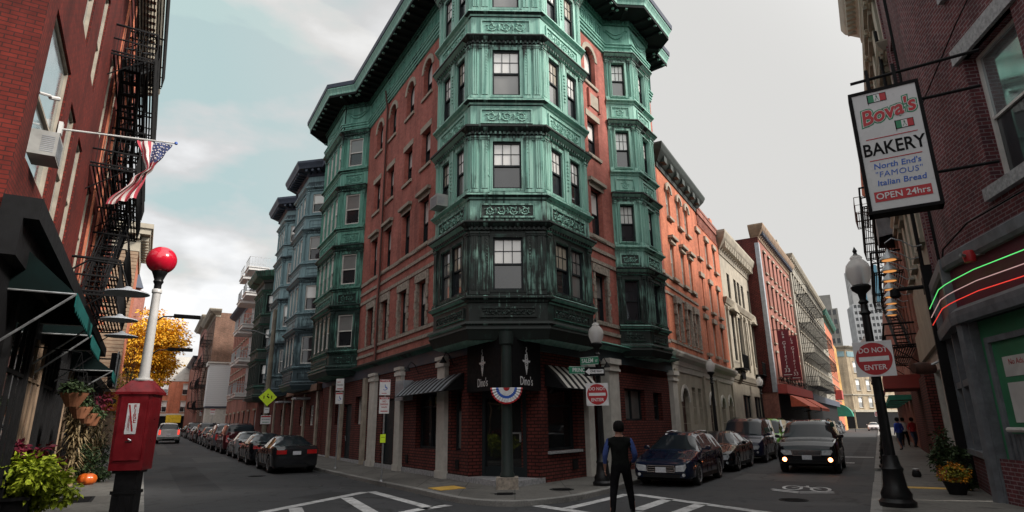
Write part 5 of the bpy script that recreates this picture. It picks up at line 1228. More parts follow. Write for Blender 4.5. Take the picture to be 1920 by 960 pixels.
mb = MB(F5); mb.box(1, 5, .1, 1.2, 5.0, 6.4); tag(mb.build('shop_sign', M['canopy_red']), 'dark red box sign above the rounded green canopy', 'sign')
# tan building at the end, with a corner
d0 = V((74, 138)); 
G1 = Fr((66.5, 141.5), 100, 1); G1.n = V((-.17, -.985)); G1 = Fr((67.5, 141.3), 98, 1)
e1 = building('tan_end_building', G1, 0, 9.2, 17.6, 14, 'brick_tan', 'tan brick corner building closing the right street, green cornice panel', cols=[5.6], rows=[(4.6, 6.9, dict(w=2.2, double=True)), (8.4, 10.9), (12.4, 14.9)], style=dict(frame='lightframe', up='glass_sky', lo='glass_mid'), w=1.7)
G2 = Fr(G1.xy(9.25, 0), 62, 1)
e2 = building('tan_end_wing', G2, 0, 34, 17.6, 14, 'brick_tan', 'long tan brick wing behind the do not enter sign with green shopfront lettering', cols=[2.8, 6.6, 10.4, 14.2, 18, 22, 26, 30], rows=[(4.6, 6.9), (8.4, 10.9), (12.4, 14.9)], style=dict(frame='lightframe', up='glass_sky', lo='glass_mid', trim='thin'), w=1.5)
for t, G, L_ in ((e1, G1, 9.2), (e2, G2, 34)):
    cornice(t, G, 0, L_, 18.4, .8, .9, 'limestone'); mb = MB(G); mb.box(.3, L_ - .3, 0, .12, 16.0, 17.2); mb.build('frieze_panel', M['copper_grey'], t)
    mb = MB(G); mb.box(0, L_, 0, .25, 3.6, 4.1); mb.box(0, L_, 0, .2, 7.3, 7.6); mb.build('stone_belt', M['limestone'], t); mb = MB(G); mb.box(.2, L_ - .2, 0, .06, .1, 3.6); mb.build('shop_front', M['sign_black'], t)
# city towers far beyond
def tower(nm, cx, cy, w, d, h, rz, mat, label, nf=30, nb=8, gl='glass_dark', steps=()):
    t = thing(nm, (cx, cy, 0), label, 'skyscraper', rz=rz)
    mb = MB(); mb.box(-w / 2, w / 2, -d / 2, d / 2, 0, h)
    for (f, hh) in steps: mb.box(-w / 2 * f, w / 2 * f, -d / 2 * f, d / 2 * f, h, h + hh); h2 = hh
    mb.build('wall', M[mat], t, world=False)
    for i in range(nf):      # one window band per storey
        z = h * (i + .35) / nf; b_ = MB(); b_.box(-w / 2 - .08, w / 2 + .08, -d / 2 - .08, d / 2 + .08, z, z + h / nf * .5); b_.build('window_band', M[gl], t, world=False)
    for i in range(nb + 1):
        x = -w / 2 + w * i / nb; b_ = MB()
        for s_ in (-1, 1): b_.box(x - .25, x + .25, min(s_ * d / 2, s_ * (d / 2 + .3)), max(s_ * d / 2, s_ * (d / 2 + .3)), 0, h)
        y = -d / 2 + d * i / nb
        for s_ in (-1, 1): b_.box(min(s_ * w / 2, s_ * (w / 2 + .3)), max(s_ * w / 2, s_ * (w / 2 + .3)), y - .25, y + .25, 0, h)
        b_.build('pier', M[mat], t, world=False)
    return t
M['tower_grey'] = plain('weathered grey concrete', (.26, .25, .23), .9, sc=.2); M['tower_white'] = plain('white concrete', (.5, .5, .5), .8, sc=.1)
M['tower_tan'] = plain('pale stone cladding', (.44, .43, .42), .7, sc=.1)
m_, t_, b_s = nmat('blue curtain glass'); b_s.inputs['Base Color'].default_value = (.10, .24, .33, 1); b_s.inputs['Roughness'].default_value = .15; b_s.inputs['Metallic'].default_value = .55; M['glass_blue'] = m_
nn = tex(t_, 'Noise', mapped(t_, (.08, .08, .05)), Scale=1, Detail=3); t_.links.new(ramp(t_, nn.outputs[0], [(.35, (.07, .18, .25)), (.65, (.17, .33, .42))]), b_s.inputs['Base Color'])
tower('stepped_tower', 106.5, 205, 9, 9, 38, -.5, 'tower_grey', 'weathered grey stepped tower above the narrow red house', 12, 6, steps=((.72, 5), (.45, 3)))
tower('grid_tower', 184, 308, 16, 16, 59, -.35, 'tower_white', 'lower white office tower with dark window grid', 18, 9)
gt = tower('glass_tower', 207, 347, 15, 14, 88, -.35, 'tower_tan', 'tall pale and blue glass skyscraper behind the lamp globe', 26, 3, gl='tower_tan')
mb = MB()
for x in (-3, 4.2): mb.box(x, x + 2.4, -7.9, 7.9, 0, 88.5)
mb.build('glass_strip', M['glass_blue'], gt, world=False)

# unseen houses added behind the camera: they shade the crossing and show in panes
BH = Fr((-30, -15), 90, -1)
bz = building('added_shade_terrace', BH, 0, 44, 11.5, 10, 'brick_rose', 'unseen red brick terrace added behind the photographer to shade the crossing', cols=[3 + 3.6 * i for i in range(11)], rows=[(5, 7), (8.4, 10.4)], style=dict(frame='lightframe', up='glass_mid', lo='glass_dark'))
BL = Fr((-16.5, -15), 0, 1)
bz = building('added_shade_house', BL, 0, 17, 9.5, 8, 'brick_brown', 'unseen brown brick house added left of the photographer for shade', cols=[2.5, 6, 9.5, 13], rows=[(5, 7)], style=dict(frame='lightframe', up='glass_mid', lo='glass_dark'))
# ================================================================== right-hand side of the right street
PR = (12.96, 18.33); RR = Fr(PR, 30.3, -1)           # outward towards the road
K0 = RR.xy(-5.58, 0)                                  # where the bakery front bends towards the camera
W1 = Fr(K0, 191.5, 1)                                 # runs towards the camera, outward to the left
if W1.n.x > 0: W1.n = -W1.n; W1.side = -W1.side
bk = thing('bakery_building', (13, 12, 0), 'plum brick corner building at the right edge with neon lined bakery shopfront', 'building')
HB = 16.0  # height raised, and unseen run past the camera lengthened, to shade the street
mb = MB(); RC = 1.1
# rounded corner between the two fronts
pA = V(RR.xy(-5.58 + RC, 0)); pB = V(W1.xy(RC, 0)); pK = V(K0); arc = []
for k in range(9):
    t_ = k / 8; arc.append((pA * (1 - t_) ** 2 + pK * 2 * t_ * (1 - t_) + pB * t_ ** 2))
for a, b in zip(arc, arc[1:]): mb.face([V((*a, 5.35)), V((*b, 5.35)), V((*b, HB)), V((*a, HB))])
wall(mb, RR, -5.58 + RC, -2.3, 5.35, HB, [(-3.6, -2.7, 6.4, 8.8), (-3.6, -2.7, 10.2, 12.6)], rev=.25)
wop = [(2.25, 4.0, 6.3, 9.2), (5.6, 7.2, 6.3, 9.2), (2.25, 4.0, 11.0, 13.4), (5.6, 7.2, 11, 13.4), (9, 10.5, 6.3, 9.2)]
wall(mb, W1, RC, 26, 0 + 5.35, HB, wop, rev=.28)
mb.box(-2.35, -2.1, -.3, .05, 4.8, HB, F=RR)
mb.face([RR.pt(-2.2, 0, 0), RR.pt(-2.2, -10, 0), RR.pt(-2.2, -10, HB), RR.pt(-2.2, 0, HB)])
mb.build('wall', M['brick_bakery'], bk)
mb = MB(); mb.poly([RR.xy(-2.2, 0)] + [tuple(a) for a in arc] + [W1.xy(26, 0), W1.xy(26, -12), RR.xy(-2.2, -10)], HB); mb.build('roof', M['slate'], bk)
for o_ in ((-3.6, -2.7, 6.4, 8.8), (-3.6, -2.7, 10.2, 12.6)): window(RR, *o_, bk, rev=.22, frame='lightframe')
for o_ in wop:
    window(W1, *o_, bk, rev=.25, frame='lightframe', up='glass_mirror', lo='glass_blank')
    mb = MB(W1); mb.box(o_[0] - .25, o_[1] + .25, -.1, .08, o_[3], o_[3] + .36); mb.box(o_[0] - .18, o_[1] + .18, -.2, .12, o_[2] - .26, o_[2]); mb.build('lintel', M['granite'], bk)
# shopfront band following the bend
bp = [RR.xy(-2.3, 0), RR.xy(-5.4, 0), W1.xy(.25, 0), W1.xy(26, 0)]; BS = -1
def side_ok(path_): # offset side giving outward
    a, b = V(path_[0]), V(path_[1]); d = (b - a).normalized(); return 1 if V((d.y, -d.x)).dot(RR.n) > 0 else -1
BS = side_ok(bp)
M['maroon'] = plain('maroon fascia board', (.085, .012, .028), .5, sc=1.5, var=.3)
mb = MB(); sweep(mb, bp, [(.0, 4.2), (.06, 4.2), (.06, 5.12), (0, 5.12)], BS); fa = mb.build('fascia', M['maroon'], bk)
mb = MB(); sweep(mb, bp, [(.0, 5.1), (.16, 5.1), (.2, 5.18), (.2, 5.4), (.1, 5.46), (0, 5.46)], BS); sweep(mb, bp, [(.0, 3.85), (.2, 3.85), (.22, 4.0), (.22, 4.12), (.1, 4.22), (0, 4.22)], BS)
mb.box(-.16, .1, -.02, .2, 3.9, 5.4, F=RR.sub(-5.4, 0)); mb.box(-.1, .12, -.02, .2, 3.9, 5.4, F=RR.sub(-2.4, 0)); mb.build('moulding', M['bakery_grey'], fa)
for nm, z, c in (('neon_green', 4.62, (.15, 1, .25)), ('neon_white', 4.42, (1, .62, .6)), ('neon_red', 4.24, (1, .06, .04))):
    M[nm] = emis(nm, c, .8 if 'white' not in nm else .4)
neon = thing('neon_tubing', (K0[0], K0[1], 4.3), 'green, white and red neon tubes wrapping the maroon bakery fascia', 'neon tubing')
for nm, z in (('neon_green', 4.72), ('neon_white', 4.48), ('neon_red', 4.27)):
    mb = MB(); Pp = []
    for F_, us in ((RR, [-2.5, -3.5, -4.6, -5.2, -5.4]), (W1, [.25, .6, 1.5, 3, 5, 8, 12])):
        for u in us: Pp.append(F_.pt(u, .3, z + (.06 * sin(u) if F_ is W1 else 0)))
    mb.tube(Pp, .010, 8); mb.build('tube', M[nm], neon, smooth=True)
# street level: shop window, pilasters, green door wall
M['green_wall'] = plain('green painted boards', (.035, .17, .085), .6, sc=2)
mb = MB(); wall(mb, RR, -5.4, -2.3, 0, 1.0); wall(mb, W1, .3, 1.2, 0, 1.0); mb.build('stall_riser', M['brick_bakery'], bk)
mb = MB(RR); mb.box(-5.25, -2.5, -.12, -.1, 1.1, 3.85); mb.build('shop_window', M['glass_shop'], bk)
mb = MB(RR)
for a in (-5.4, -3.9, -2.5): mb.box(a, a + .14, -.15, .08, .95, 3.9)
mb.box(-5.4, -2.4, -.15, .06, 2.55, 2.7); mb.box(-5.4, -2.4, -.15, .1, .95, 1.08); mb.build('window_frame', M['bakery_grey'], bk)
mb = MB(W1); mb.box(-.05, .18, -.1, .12, .1, 3.95); mb.box(.22, .27, -.2, .02, .1, 3.9); mb.build('pilaster', M['bakery_grey'], bk)
mb = MB(W1); mb.box(.2, 26, -.25, -.16, .1, 3.9); mb.build('shop_wall', M['green_wall'], bk)
mb = MB(W1); mb.box(.52, .66, -.18, -.08, .1, 3.35); mb.box(.52, 3.4, -.18, -.08, 3.35, 3.47); mb.box(3.3, 3.42, -.18, -.08, .1, 3.35); mb.build('door_frame', M['bakery_grey'], bk)
mb = MB(W1); mb.box(.66, 3.3, -.17, -.13, .1, 1.5)
for k in range(16): mb.box(.7 + k * .16, .8 + k * .16, -.13, -.105, .12, 1.48)
dr = mb.build('door', M['bakery_grey'], bk)
mb = MB(W1); mb.box(.66, 3.3, -.17, -.14, 1.6, 3.35); mb.build('door_glass', M['green_wall'], dr)
mb = MB(W1); mb.box(.95, 3.0, -.138, -.128, 1.72, 2.5); mb.build('blind', M['white_metal'], dr)
mb = MB(W1); mb.tube([W1.pt(.8, -.03, 1.58), W1.pt(3.2, -.03, 1.58)], .05, 8); mb.build('push_bar', M['white_metal'], dr)
no = thing('paper_notice', W1.pt(1.5, -.13, 2.85), 'white paper notice with red handwriting taped on the green bakery door', 'notice')
mb = MB(W1); mb.box(.95, 2.1, -.138, -.128, 2.62, 3.02); sh_ = mb.build('paper', M['white_metal'], no)
P = W1.pt(1.4, -.125, 2.9); text('No Ads', .16, M['sign_red'], sh_, facing(P, (*W1.n, 0)), extrude=.001)
text('~ ~ ~', .14, M['tactile'], sh_, facing(W1.pt(1.8, -.36, 2.84), (*W1.n, 0)), extrude=.001) if False else None
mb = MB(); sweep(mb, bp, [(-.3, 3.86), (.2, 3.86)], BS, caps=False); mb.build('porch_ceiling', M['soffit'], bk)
# cables on the brick
for k, pts in enumerate(([(-4.4, 4.8), (-4.5, 6.5), (-4.42, 9.2), (-4.55, 14)], [(-4.2, 5.4), (-4.25, 8), (-4.2, 14)])):
    mb = MB(); mb.tube([RR.pt(u, .06, z) for u, z in pts], .022, 5); mb.build('cable', M['iron'], bk)
mb = MB(); mb.tube([RR.pt(-3.5, .1, 7.8), W1.pt(.2, .1, 9.0), W1.pt(2.5, .12, 9.9), W1.pt(6, .12, 11)], .014, 5); mb.build('cable', M['iron'], bk)
mb = MB(); mb.tube([RR.pt(-4.4, .1, 5.2), W1.pt(.1, .12, 5.6), W1.pt(1.3, .12, 5.85), W1.pt(4, .12, 5.8)], .02, 5); mb.build('cable', M['iron'], bk)
# ---- hanging bakery sign
SC = V((7.22, 10.39)); sgx = V((.87, -.5)); 
sgx = V((7.71 - 6.73, 10.11 - 10.68)).normalized(); nrm = V((sgx.y, -sgx.x)); 
if nrm.y > 0: nrm = -nrm
wS, hS, zS = 1.17, 2.52, 6.76
sg = thing('bakery_sign', (SC.x, SC.y, zS - hS / 2), 'large rectangular illuminated bakery sign hanging over the right pavement', 'sign')
class SF:
    def pt(s, u, n, z): q = SC + sgx * u + nrm * n; return V((q.x, q.y, z))
SF = SF(); w2, h2 = wS / 2, hS / 2
mb = MB(SF); mb.box(-w2 + .05, w2 - .05, -.30, 0, zS - h2 + .05, zS + h2 - .05); sb = mb.build('sign_box', M['sign_black'], sg)
mb = MB(SF); frame_(mb, SF, -w2, w2, zS - h2, zS + h2, 0, t=.06, d=.03); mb.box(-w2, w2, -.33, 0, zS + h2 - .07, zS + h2); mb.box(-w2, w2, -.33, 0, zS - h2, zS - h2 + .07); mb.box(-w2, -w2 + .06, -.33, 0, zS - h2, zS + h2); mb.box(w2 - .06, w2, -.33, 0, zS - h2, zS + h2); mb.build('sign_frame', M['sign_black'], sg)
mb = MB(SF); mb.box(-w2 + .06, w2 - .06, .0, .012, zS - h2 + .06, zS + h2 - .06); face = mb.build('sign_face', M['box_face'], sg)
n3 = V((nrm.x, nrm.y, 0))
def sgn(txt, size, x, y, mat, lift=.016, shear=0, sx=1, off=0, rot=0, ex=.002, sp=1):
    m4 = facing(SF.pt(x, lift, zS + y), n3) @ Matrix.Rotation(radians(rot), 4, 'Z')
    return text(txt, size, M[mat], face, m4, extrude=ex, shear=shear, sx=sx, offset=off, space=sp)
M['ink_green'] = plain('green sign ink', (.01, .20, .09), .5, var=.1, bmp=0); M['ink_red'] = plain('red sign ink', (.42, .01, .02), .5, var=.1, bmp=0); M['ink_blue'] = plain('blue sign ink', (.02, .10, .45), .5, var=.1, bmp=0)
sgn("Bova's", .42, .0, .72, 'ink_green', .014, .25, .86, .045, 9, .001); sgn("Bova's", .42, .0, .72, 'sign_white', .018, .25, .86, .022, 9, .001); sgn("Bova's", .42, .0, .72, 'ink_red', .022, .25, .86, .010, 9, .001)
def flag(x, y, w, h):
    for i, c in enumerate(('ink_green', 'sign_white', 'ink_red')):
        mb = MB(SF); mb.box(x - w / 2 + w * i / 3, x - w / 2 + w * (i + 1) / 3, .014, .018, zS + y - h / 2, zS + y + h / 2); mb.build('flag_stripe', M[c], face)
    mb = MB(SF); frame_(mb, SF, x - w / 2 - .01, x + w / 2 + .01, zS + y - h / 2 - .01, zS + y + h / 2 + .01, .014, t=.01, d=.006); mb.tube([SF.pt(x - w / 2, .02, zS + y - h / 2 - .04), SF.pt(x - w / 2, .02, zS + y + h / 2 + .02)], .006, 5); mb.build('flag_outline', M['sign_black'], face)
    mb = MB(SF); mb.tube([SF.pt(x - .025, .02, zS + y - .05), SF.pt(x, .02, zS + y + .02), SF.pt(x + .03, .02, zS + y - .05)], .006, 5); mb.tube([SF.pt(x, .02, zS + y + .02), SF.pt(x, .02, zS + y + .05)], .01, 5); mb.build('emblem', M['ink_green'], face)
flag(-.12, 1.06, .30, .15); flag(.24, .42, .28, .15)
for z_ in (.22, -.22): mb = MB(SF); mb.box(-.42, .42, .014, .018, zS + z_, zS + z_ + .016); mb.build('rule', M['ink_red'], face)
sgn('BAKERY', .36, 0, .0, 'sign_black', .016, 0, .78, .006)
sgn("North End's", .155, .0, -.34, 'ink_blue', .016, .1, 1.0, .002); sgn('"FAMOUS"', .155, .0, -.51, 'ink_blue', .016, .1, 1.0, 0, sp=1.08); sgn('Italian Bread', .155, .02, -.68, 'ink_blue', .016, .1, 1.0, .002)
mb = MB(SF); mb.box(-.45, .45, .014, .018, zS - 1.04, zS - .84); mb.build('red_panel', M['ink_red'], face)
sgn('OPEN 24hrs', .165, 0, -.94, 'sign_white', .022, 0, 1, .002)
mb = MB(SF)
for x in (-.2, .25): mb.box(x - .03, x + .03, -.2, -.1, zS + h2, zS + h2 + .5)
mb.tube([SF.pt(-.5, -.15, zS + h2 + .3), SF.pt(1.6, -.15, zS + h2 + .35)], .03, 6); mb.tube([SF.pt(w2, -.15, zS - .6), SF.pt(1.5, -.15, zS - .6)], .03, 6); mb.tube([SF.pt(w2, -.15, zS + .9), SF.pt(1.5, -.15, zS + .9)], .03, 6)
mb.build('bracket', M['iron'], sg)
# red flood lamp on the fascia
t = thing('flood_lamp', W1.pt(2.2, .3, 5.05), 'red housed flood lamp on the bakery fascia at the right edge', 'lamp')
q = W1.pt(1.55, .35, 5.05); mb = MB(); mb.lathe([(.0, -.14), (.1, -.12), (.12, 0), (.09, .12), (0, .14)], q, 14); mb.build('housing', M['sign_red'], t, smooth=True); mb = MB(); mb.tube([q, q + V((-.22, -.05, .02))], .035, 8); mb.tube([W1.pt(1.55, 0, 5.1), q], .02, 6); mb.build('bracket', M['steel'], t)

# ---- beige building beyond with gooseneck lamps
c_b = [-.9 + 1.9 * i for i in range(5)]
bb_ = building('beige_stone_building', RR, -2.15, 7.2, 19.6, 10, 'limestone', 'tall pale stone building just beyond the bakery with a heavy cornice', cols=c_b, rows=[(7.0, 9.2), (10.4, 12.6), (13.8, 16)], style=dict(frame='darkframe', up='glass_mid', lo='glass_dark', trim='hood'), z0=5.2)
cornice(bb_, RR, -2.15, 7.2, 20.4, .75, 1.5, 'limestone', .4)
for z in (9.9, 13.2, 16.5): cornice(bb_, RR, -2.15, 7.2, z, .3, .35, 'limestone', .3)
mb = MB(); wall(mb, RR, -2.15, 8.3, 0, 5.2, [(-1.0, .6, .15, 3.6), (1.9, 4.0, .15, 3.4), (5.0, 7.4, .9, 3.3)], rev=.4)
mb.build('shop_wall', M['white_paint'], bb_)
for a, b, c0, d0 in ((-1.0, .6, .15, 3.6), (1.9, 4.0, .15, 3.4), (5.0, 7.4, .9, 3.3)): window(RR, a, b, c0, d0, bb_, rev=.38, frame='white_paint', up='glass_dark', lo='glass_shop', rail=.7)
mb = MB(RR); mb.box(4.3, 7.9, 0, .3, .1, 3.4); mb.build('stall_riser', M['brick_shop'], bb_)
mb = MB(RR); mb.box(-1.9, 8.0, 0, .14, 4.0, 5.1); mb.build('fascia', M['limestone'], bb_)
mb = MB(RR); mb.box(-2.3, -2.1, 0, .3, .1, 6.0); mb.tube([RR.pt(-1.7, .2, 4.6), RR.pt(-1.7, .2, 14)], .05, 6); mb.build('drain_pipe', M['iron'], bb_)
M['lamp_warm'] = emis('warm lit lamp mouth', (1, .42, .12), .7)
ord_ = ['nearest', 'second', 'third', 'fourth', 'fifth', 'sixth', 'seventh', 'eighth and farthest']
for k in range(8):
    u = -2.0 + k * 1.62; z = 6.35; n = 1.0 - k * .035
    t = thing('gooseneck_lamp', RR.pt(u, 0, z), '%s of the eight silver gooseneck lamps over the pale shopfront' % ord_[k], 'lamp', group='gooseneck lamps over the pale shopfront')
    mb = MB(); mb.tube([RR.pt(u, .14, z + .3), RR.pt(u, .35, z + .28), RR.pt(u, .6, z + .5), RR.pt(u, .85, z + .62), RR.pt(u, n + .03, z + .5), RR.pt(u, n, z + .3)], .02, 6); mb.build('arm', M['steel'], t, smooth=True)
    q = RR.pt(u, n, z); mb = MB(); mb.lathe([(.04, .3), (.07, .2), (.12, .16), (.25, .0), (.26, -.02)], q, 16); mb.build('lamp_shade', M['steel'], t, smooth=True)
    mb = MB(); mb.lathe([(0, -.035), (.19, -.03)], q, 16); mb.build('lamp_mouth', M['lamp_warm'], t)
# ---- brick house with fire escapes farther on
bc = building('rust_brick_building', RR, 8.4, 22, 15.5, 10, 'brick_rose', 'rust brick building with tangled black fire escapes beyond the pale building', cols=[10, 12.5, 15, 17.5, 20], rows=[(5.4, 7.4), (8.8, 10.8), (12.2, 14.2)], style=dict(frame='grey_paint', up='glass_mid', lo='glass_dark'))
mb = MB(); sweep(mb, [RR.xy(9.0, 0), RR.xy(9.4, .7), RR.xy(11.6, .7), RR.xy(12, 0)], [(0, 10), (0, 16.6)], BS * 0 + (1 if False else -BS)) ; mb.build('bay_window', M['bakery_grey'], bc)
cornice(bc, RR, 8.4, 22, 16.6, .7, 1.0, 'brick_orange', .6)
fire_escape(bc, RR, [4.9, 8.2, 11.4], 9, 20, 1.15, dense=.2, k=2.0); fire_escape(bc, RR, [13.9], 18, 21.5, 1.3, mat='iron_rust', dense=.3)
mb = MB(RR); mb.box(8.4, 22, -.05, .05, .1, 3.8); mb.build('shop_front', M['brick_shop'], bc)
t = thing('awning', RR.pt(14, 0, 3), 'dark red box awning over the right pavement behind the do not enter sign', 'awning'); mb = MB(RR); mb.box(11, 15.5, .05, 1.5, 3.2, 3.8); mb.build('canopy', M['canopy_red'], t); mb = MB(RR); mb.box(11, 15.5, 1.5, 1.52, 3.0, 3.25); mb.build('valance', M['banner'], t)
bd = building('far_right_terrace', RR, 22.2, 60, 12.5, 10, 'brick_rose', 'distant brick terrace on the right pavement side', cols=[25 + 3 * i for i in range(12)], rows=[(5, 7), (8.4, 10.4)], style=dict(frame='lightframe'))
mb = MB(RR)
for a in range(6): mb.box(23 + a * 6, 27 + a * 6, .0, 1.2, 3.0, 3.3)
mb.build('shop_canopy', M['canopy_green'], bd)
t = thing('wall_lantern', RR.pt(-2.6, .2, 3.5), 'black spotlight bracket on the pale wall beside the neon bend', 'lamp')
mb = MB(RR); mb.tube([RR.pt(-1.9, .1, 5.45), RR.pt(-1.9, .9, 5.45)], .06, 8); mb.box(-2.05, -1.75, .05, .3, 5.25, 5.7); mb.build('bracket', M['iron'], t); mb = MB(); mb.lathe([(.02, .15), (.12, .1), (.14, -.1), (.08, -.15)], RR.pt(-1.9, 1.0, 5.35), 12); mb.build('lamp_head', M['iron'], t, smooth=True)
t = thing('hose_reel', RR.pt(1, .4, 3.8), 'rusty red round valve wheel projecting from the pale shopfront', 'valve'); q = RR.pt(1.5, .45, 3.4); mb = MB(); mb.lathe([(.0, -.35), (.16, -.33), (.2, -.1), (.2, .1), (.16, .33), (0, .35)], q, 12, ax='x'); mb.build('drum', M['iron_rust'], t, smooth=True); mb = MB(); mb.tube([RR.pt(1.5, 0, 3.6), q], .04, 6); mb.build('bracket', M['steel'], t)
# ================================================================== vehicles
def ip(tab, x):
    if x >= tab[0][0]: return tab[0][1]
    for (a, va), (b, vb) in zip(tab, tab[1:]):
        if b <= x <= a: t = (a - x) / (a - b or 1); return va + (vb - va) * t
    return tab[-1][1]
for nm, c, fl in (('paint_black', (.005, .006, .009), .2), ('paint_navy', (.004, .009, .028), .35), ('paint_dark', (.014, .015, .018), .4), ('paint_silver', (.26, .27, .28), .6), ('paint_white', (.55, .55, .55), .0), ('paint_maroon', (.06, .008, .012), .3), ('paint_green', (.16, .42, .06), .1), ('paint_darkblue', (.01, .012, .03), .3), ('paint_grey', (.10, .10, .11), .5)): M[nm] = paint(nm.replace('_', ' '), c, fl)
TYPES = dict(
 sedan=dict(L=4.72, W=1.82, belt=[(.5, .60), (.485, .66), (.44, .74), (.3, .86), (.235, .93), (0, .93), (-.25, .96), (-.36, 1.03), (-.47, 1.0), (-.495, .90), (-.5, .82)],
    roof=[(.245, 0), (.23, .02), (.08, .42), (.02, .49), (-.06, .50), (-.16, .46), (-.2, .41), (-.345, .02), (-.36, 0)], wr=.60, pil=[(-.028, .012), (-.19, .03), (.085, .02)], wheel=.325, wy=(.30, -.285)),
 wagon=dict(L=4.65, W=1.78, belt=[(.5, .60), (.485, .66), (.44, .74), (.3, .86), (.22, .94), (0, .95), (-.4, 1.0), (-.49, .98), (-.5, .9)],
    roof=[(.235, 0), (.22, .02), (.07, .44), (.0, .52), (-.2, .54), (-.38, .47), (-.43, .38), (-.49, .02), (-.5, 0)], wr=.62, pil=[(-.03, .012), (-.21, .014), (-.40, .03), (.075, .02)], wheel=.325, wy=(.30, -.285)),
 suv=dict(L=4.85, W=1.99, belt=[(.5, .80), (.49, .92), (.45, 1.04), (.3, 1.12), (.25, 1.15), (0, 1.16), (-.42, 1.2), (-.49, 1.18), (-.5, 1.1)],
    roof=[(.275, 0), (.255, .03), (.155, .50), (.11, .62), (0, .665), (-.3, .66), (-.43, .60), (-.47, .45), (-.5, .0)], wr=.74, pil=[(-.01, .014), (-.2, .016), (-.40, .03), (.15, .02)], wheel=.385, wy=(.315, -.28)),
 van=dict(L=4.82, W=1.96, belt=[(.5, .76), (.49, .88), (.45, 1.0), (.34, 1.09), (.31, 1.13), (0, 1.15), (-.42, 1.15), (-.495, 1.12), (-.5, 1.0)],
    roof=[(.335, 0), (.32, .03), (.2, .66), (.14, .78), (0, .81), (-.35, .81), (-.46, .76), (-.485, .5), (-.5, .0)], wr=.78, pil=[(.04, .016), (-.17, .016), (-.43, .03), (.2, .02)], wheel=.36, wy=(.33, -.27)),
 pickup=dict(L=5.7, W=1.98, belt=[(.5, .85), (.49, .98), (.45, 1.08), (.25, 1.18), (0, 1.2), (-.17, 1.2), (-.18, 1.22), (-.49, 1.24), (-.5, 1.2)],
    roof=[(.2, 0), (.18, .03), (.105, .5), (.07, .62), (-.02, .66), (-.12, .62), (-.155, .52), (-.175, .02), (-.18, 0)], wr=.72, pil=[(.0, .014), (-.135, .02), (.1, .02)], wheel=.39, wy=(.31, -.30)))
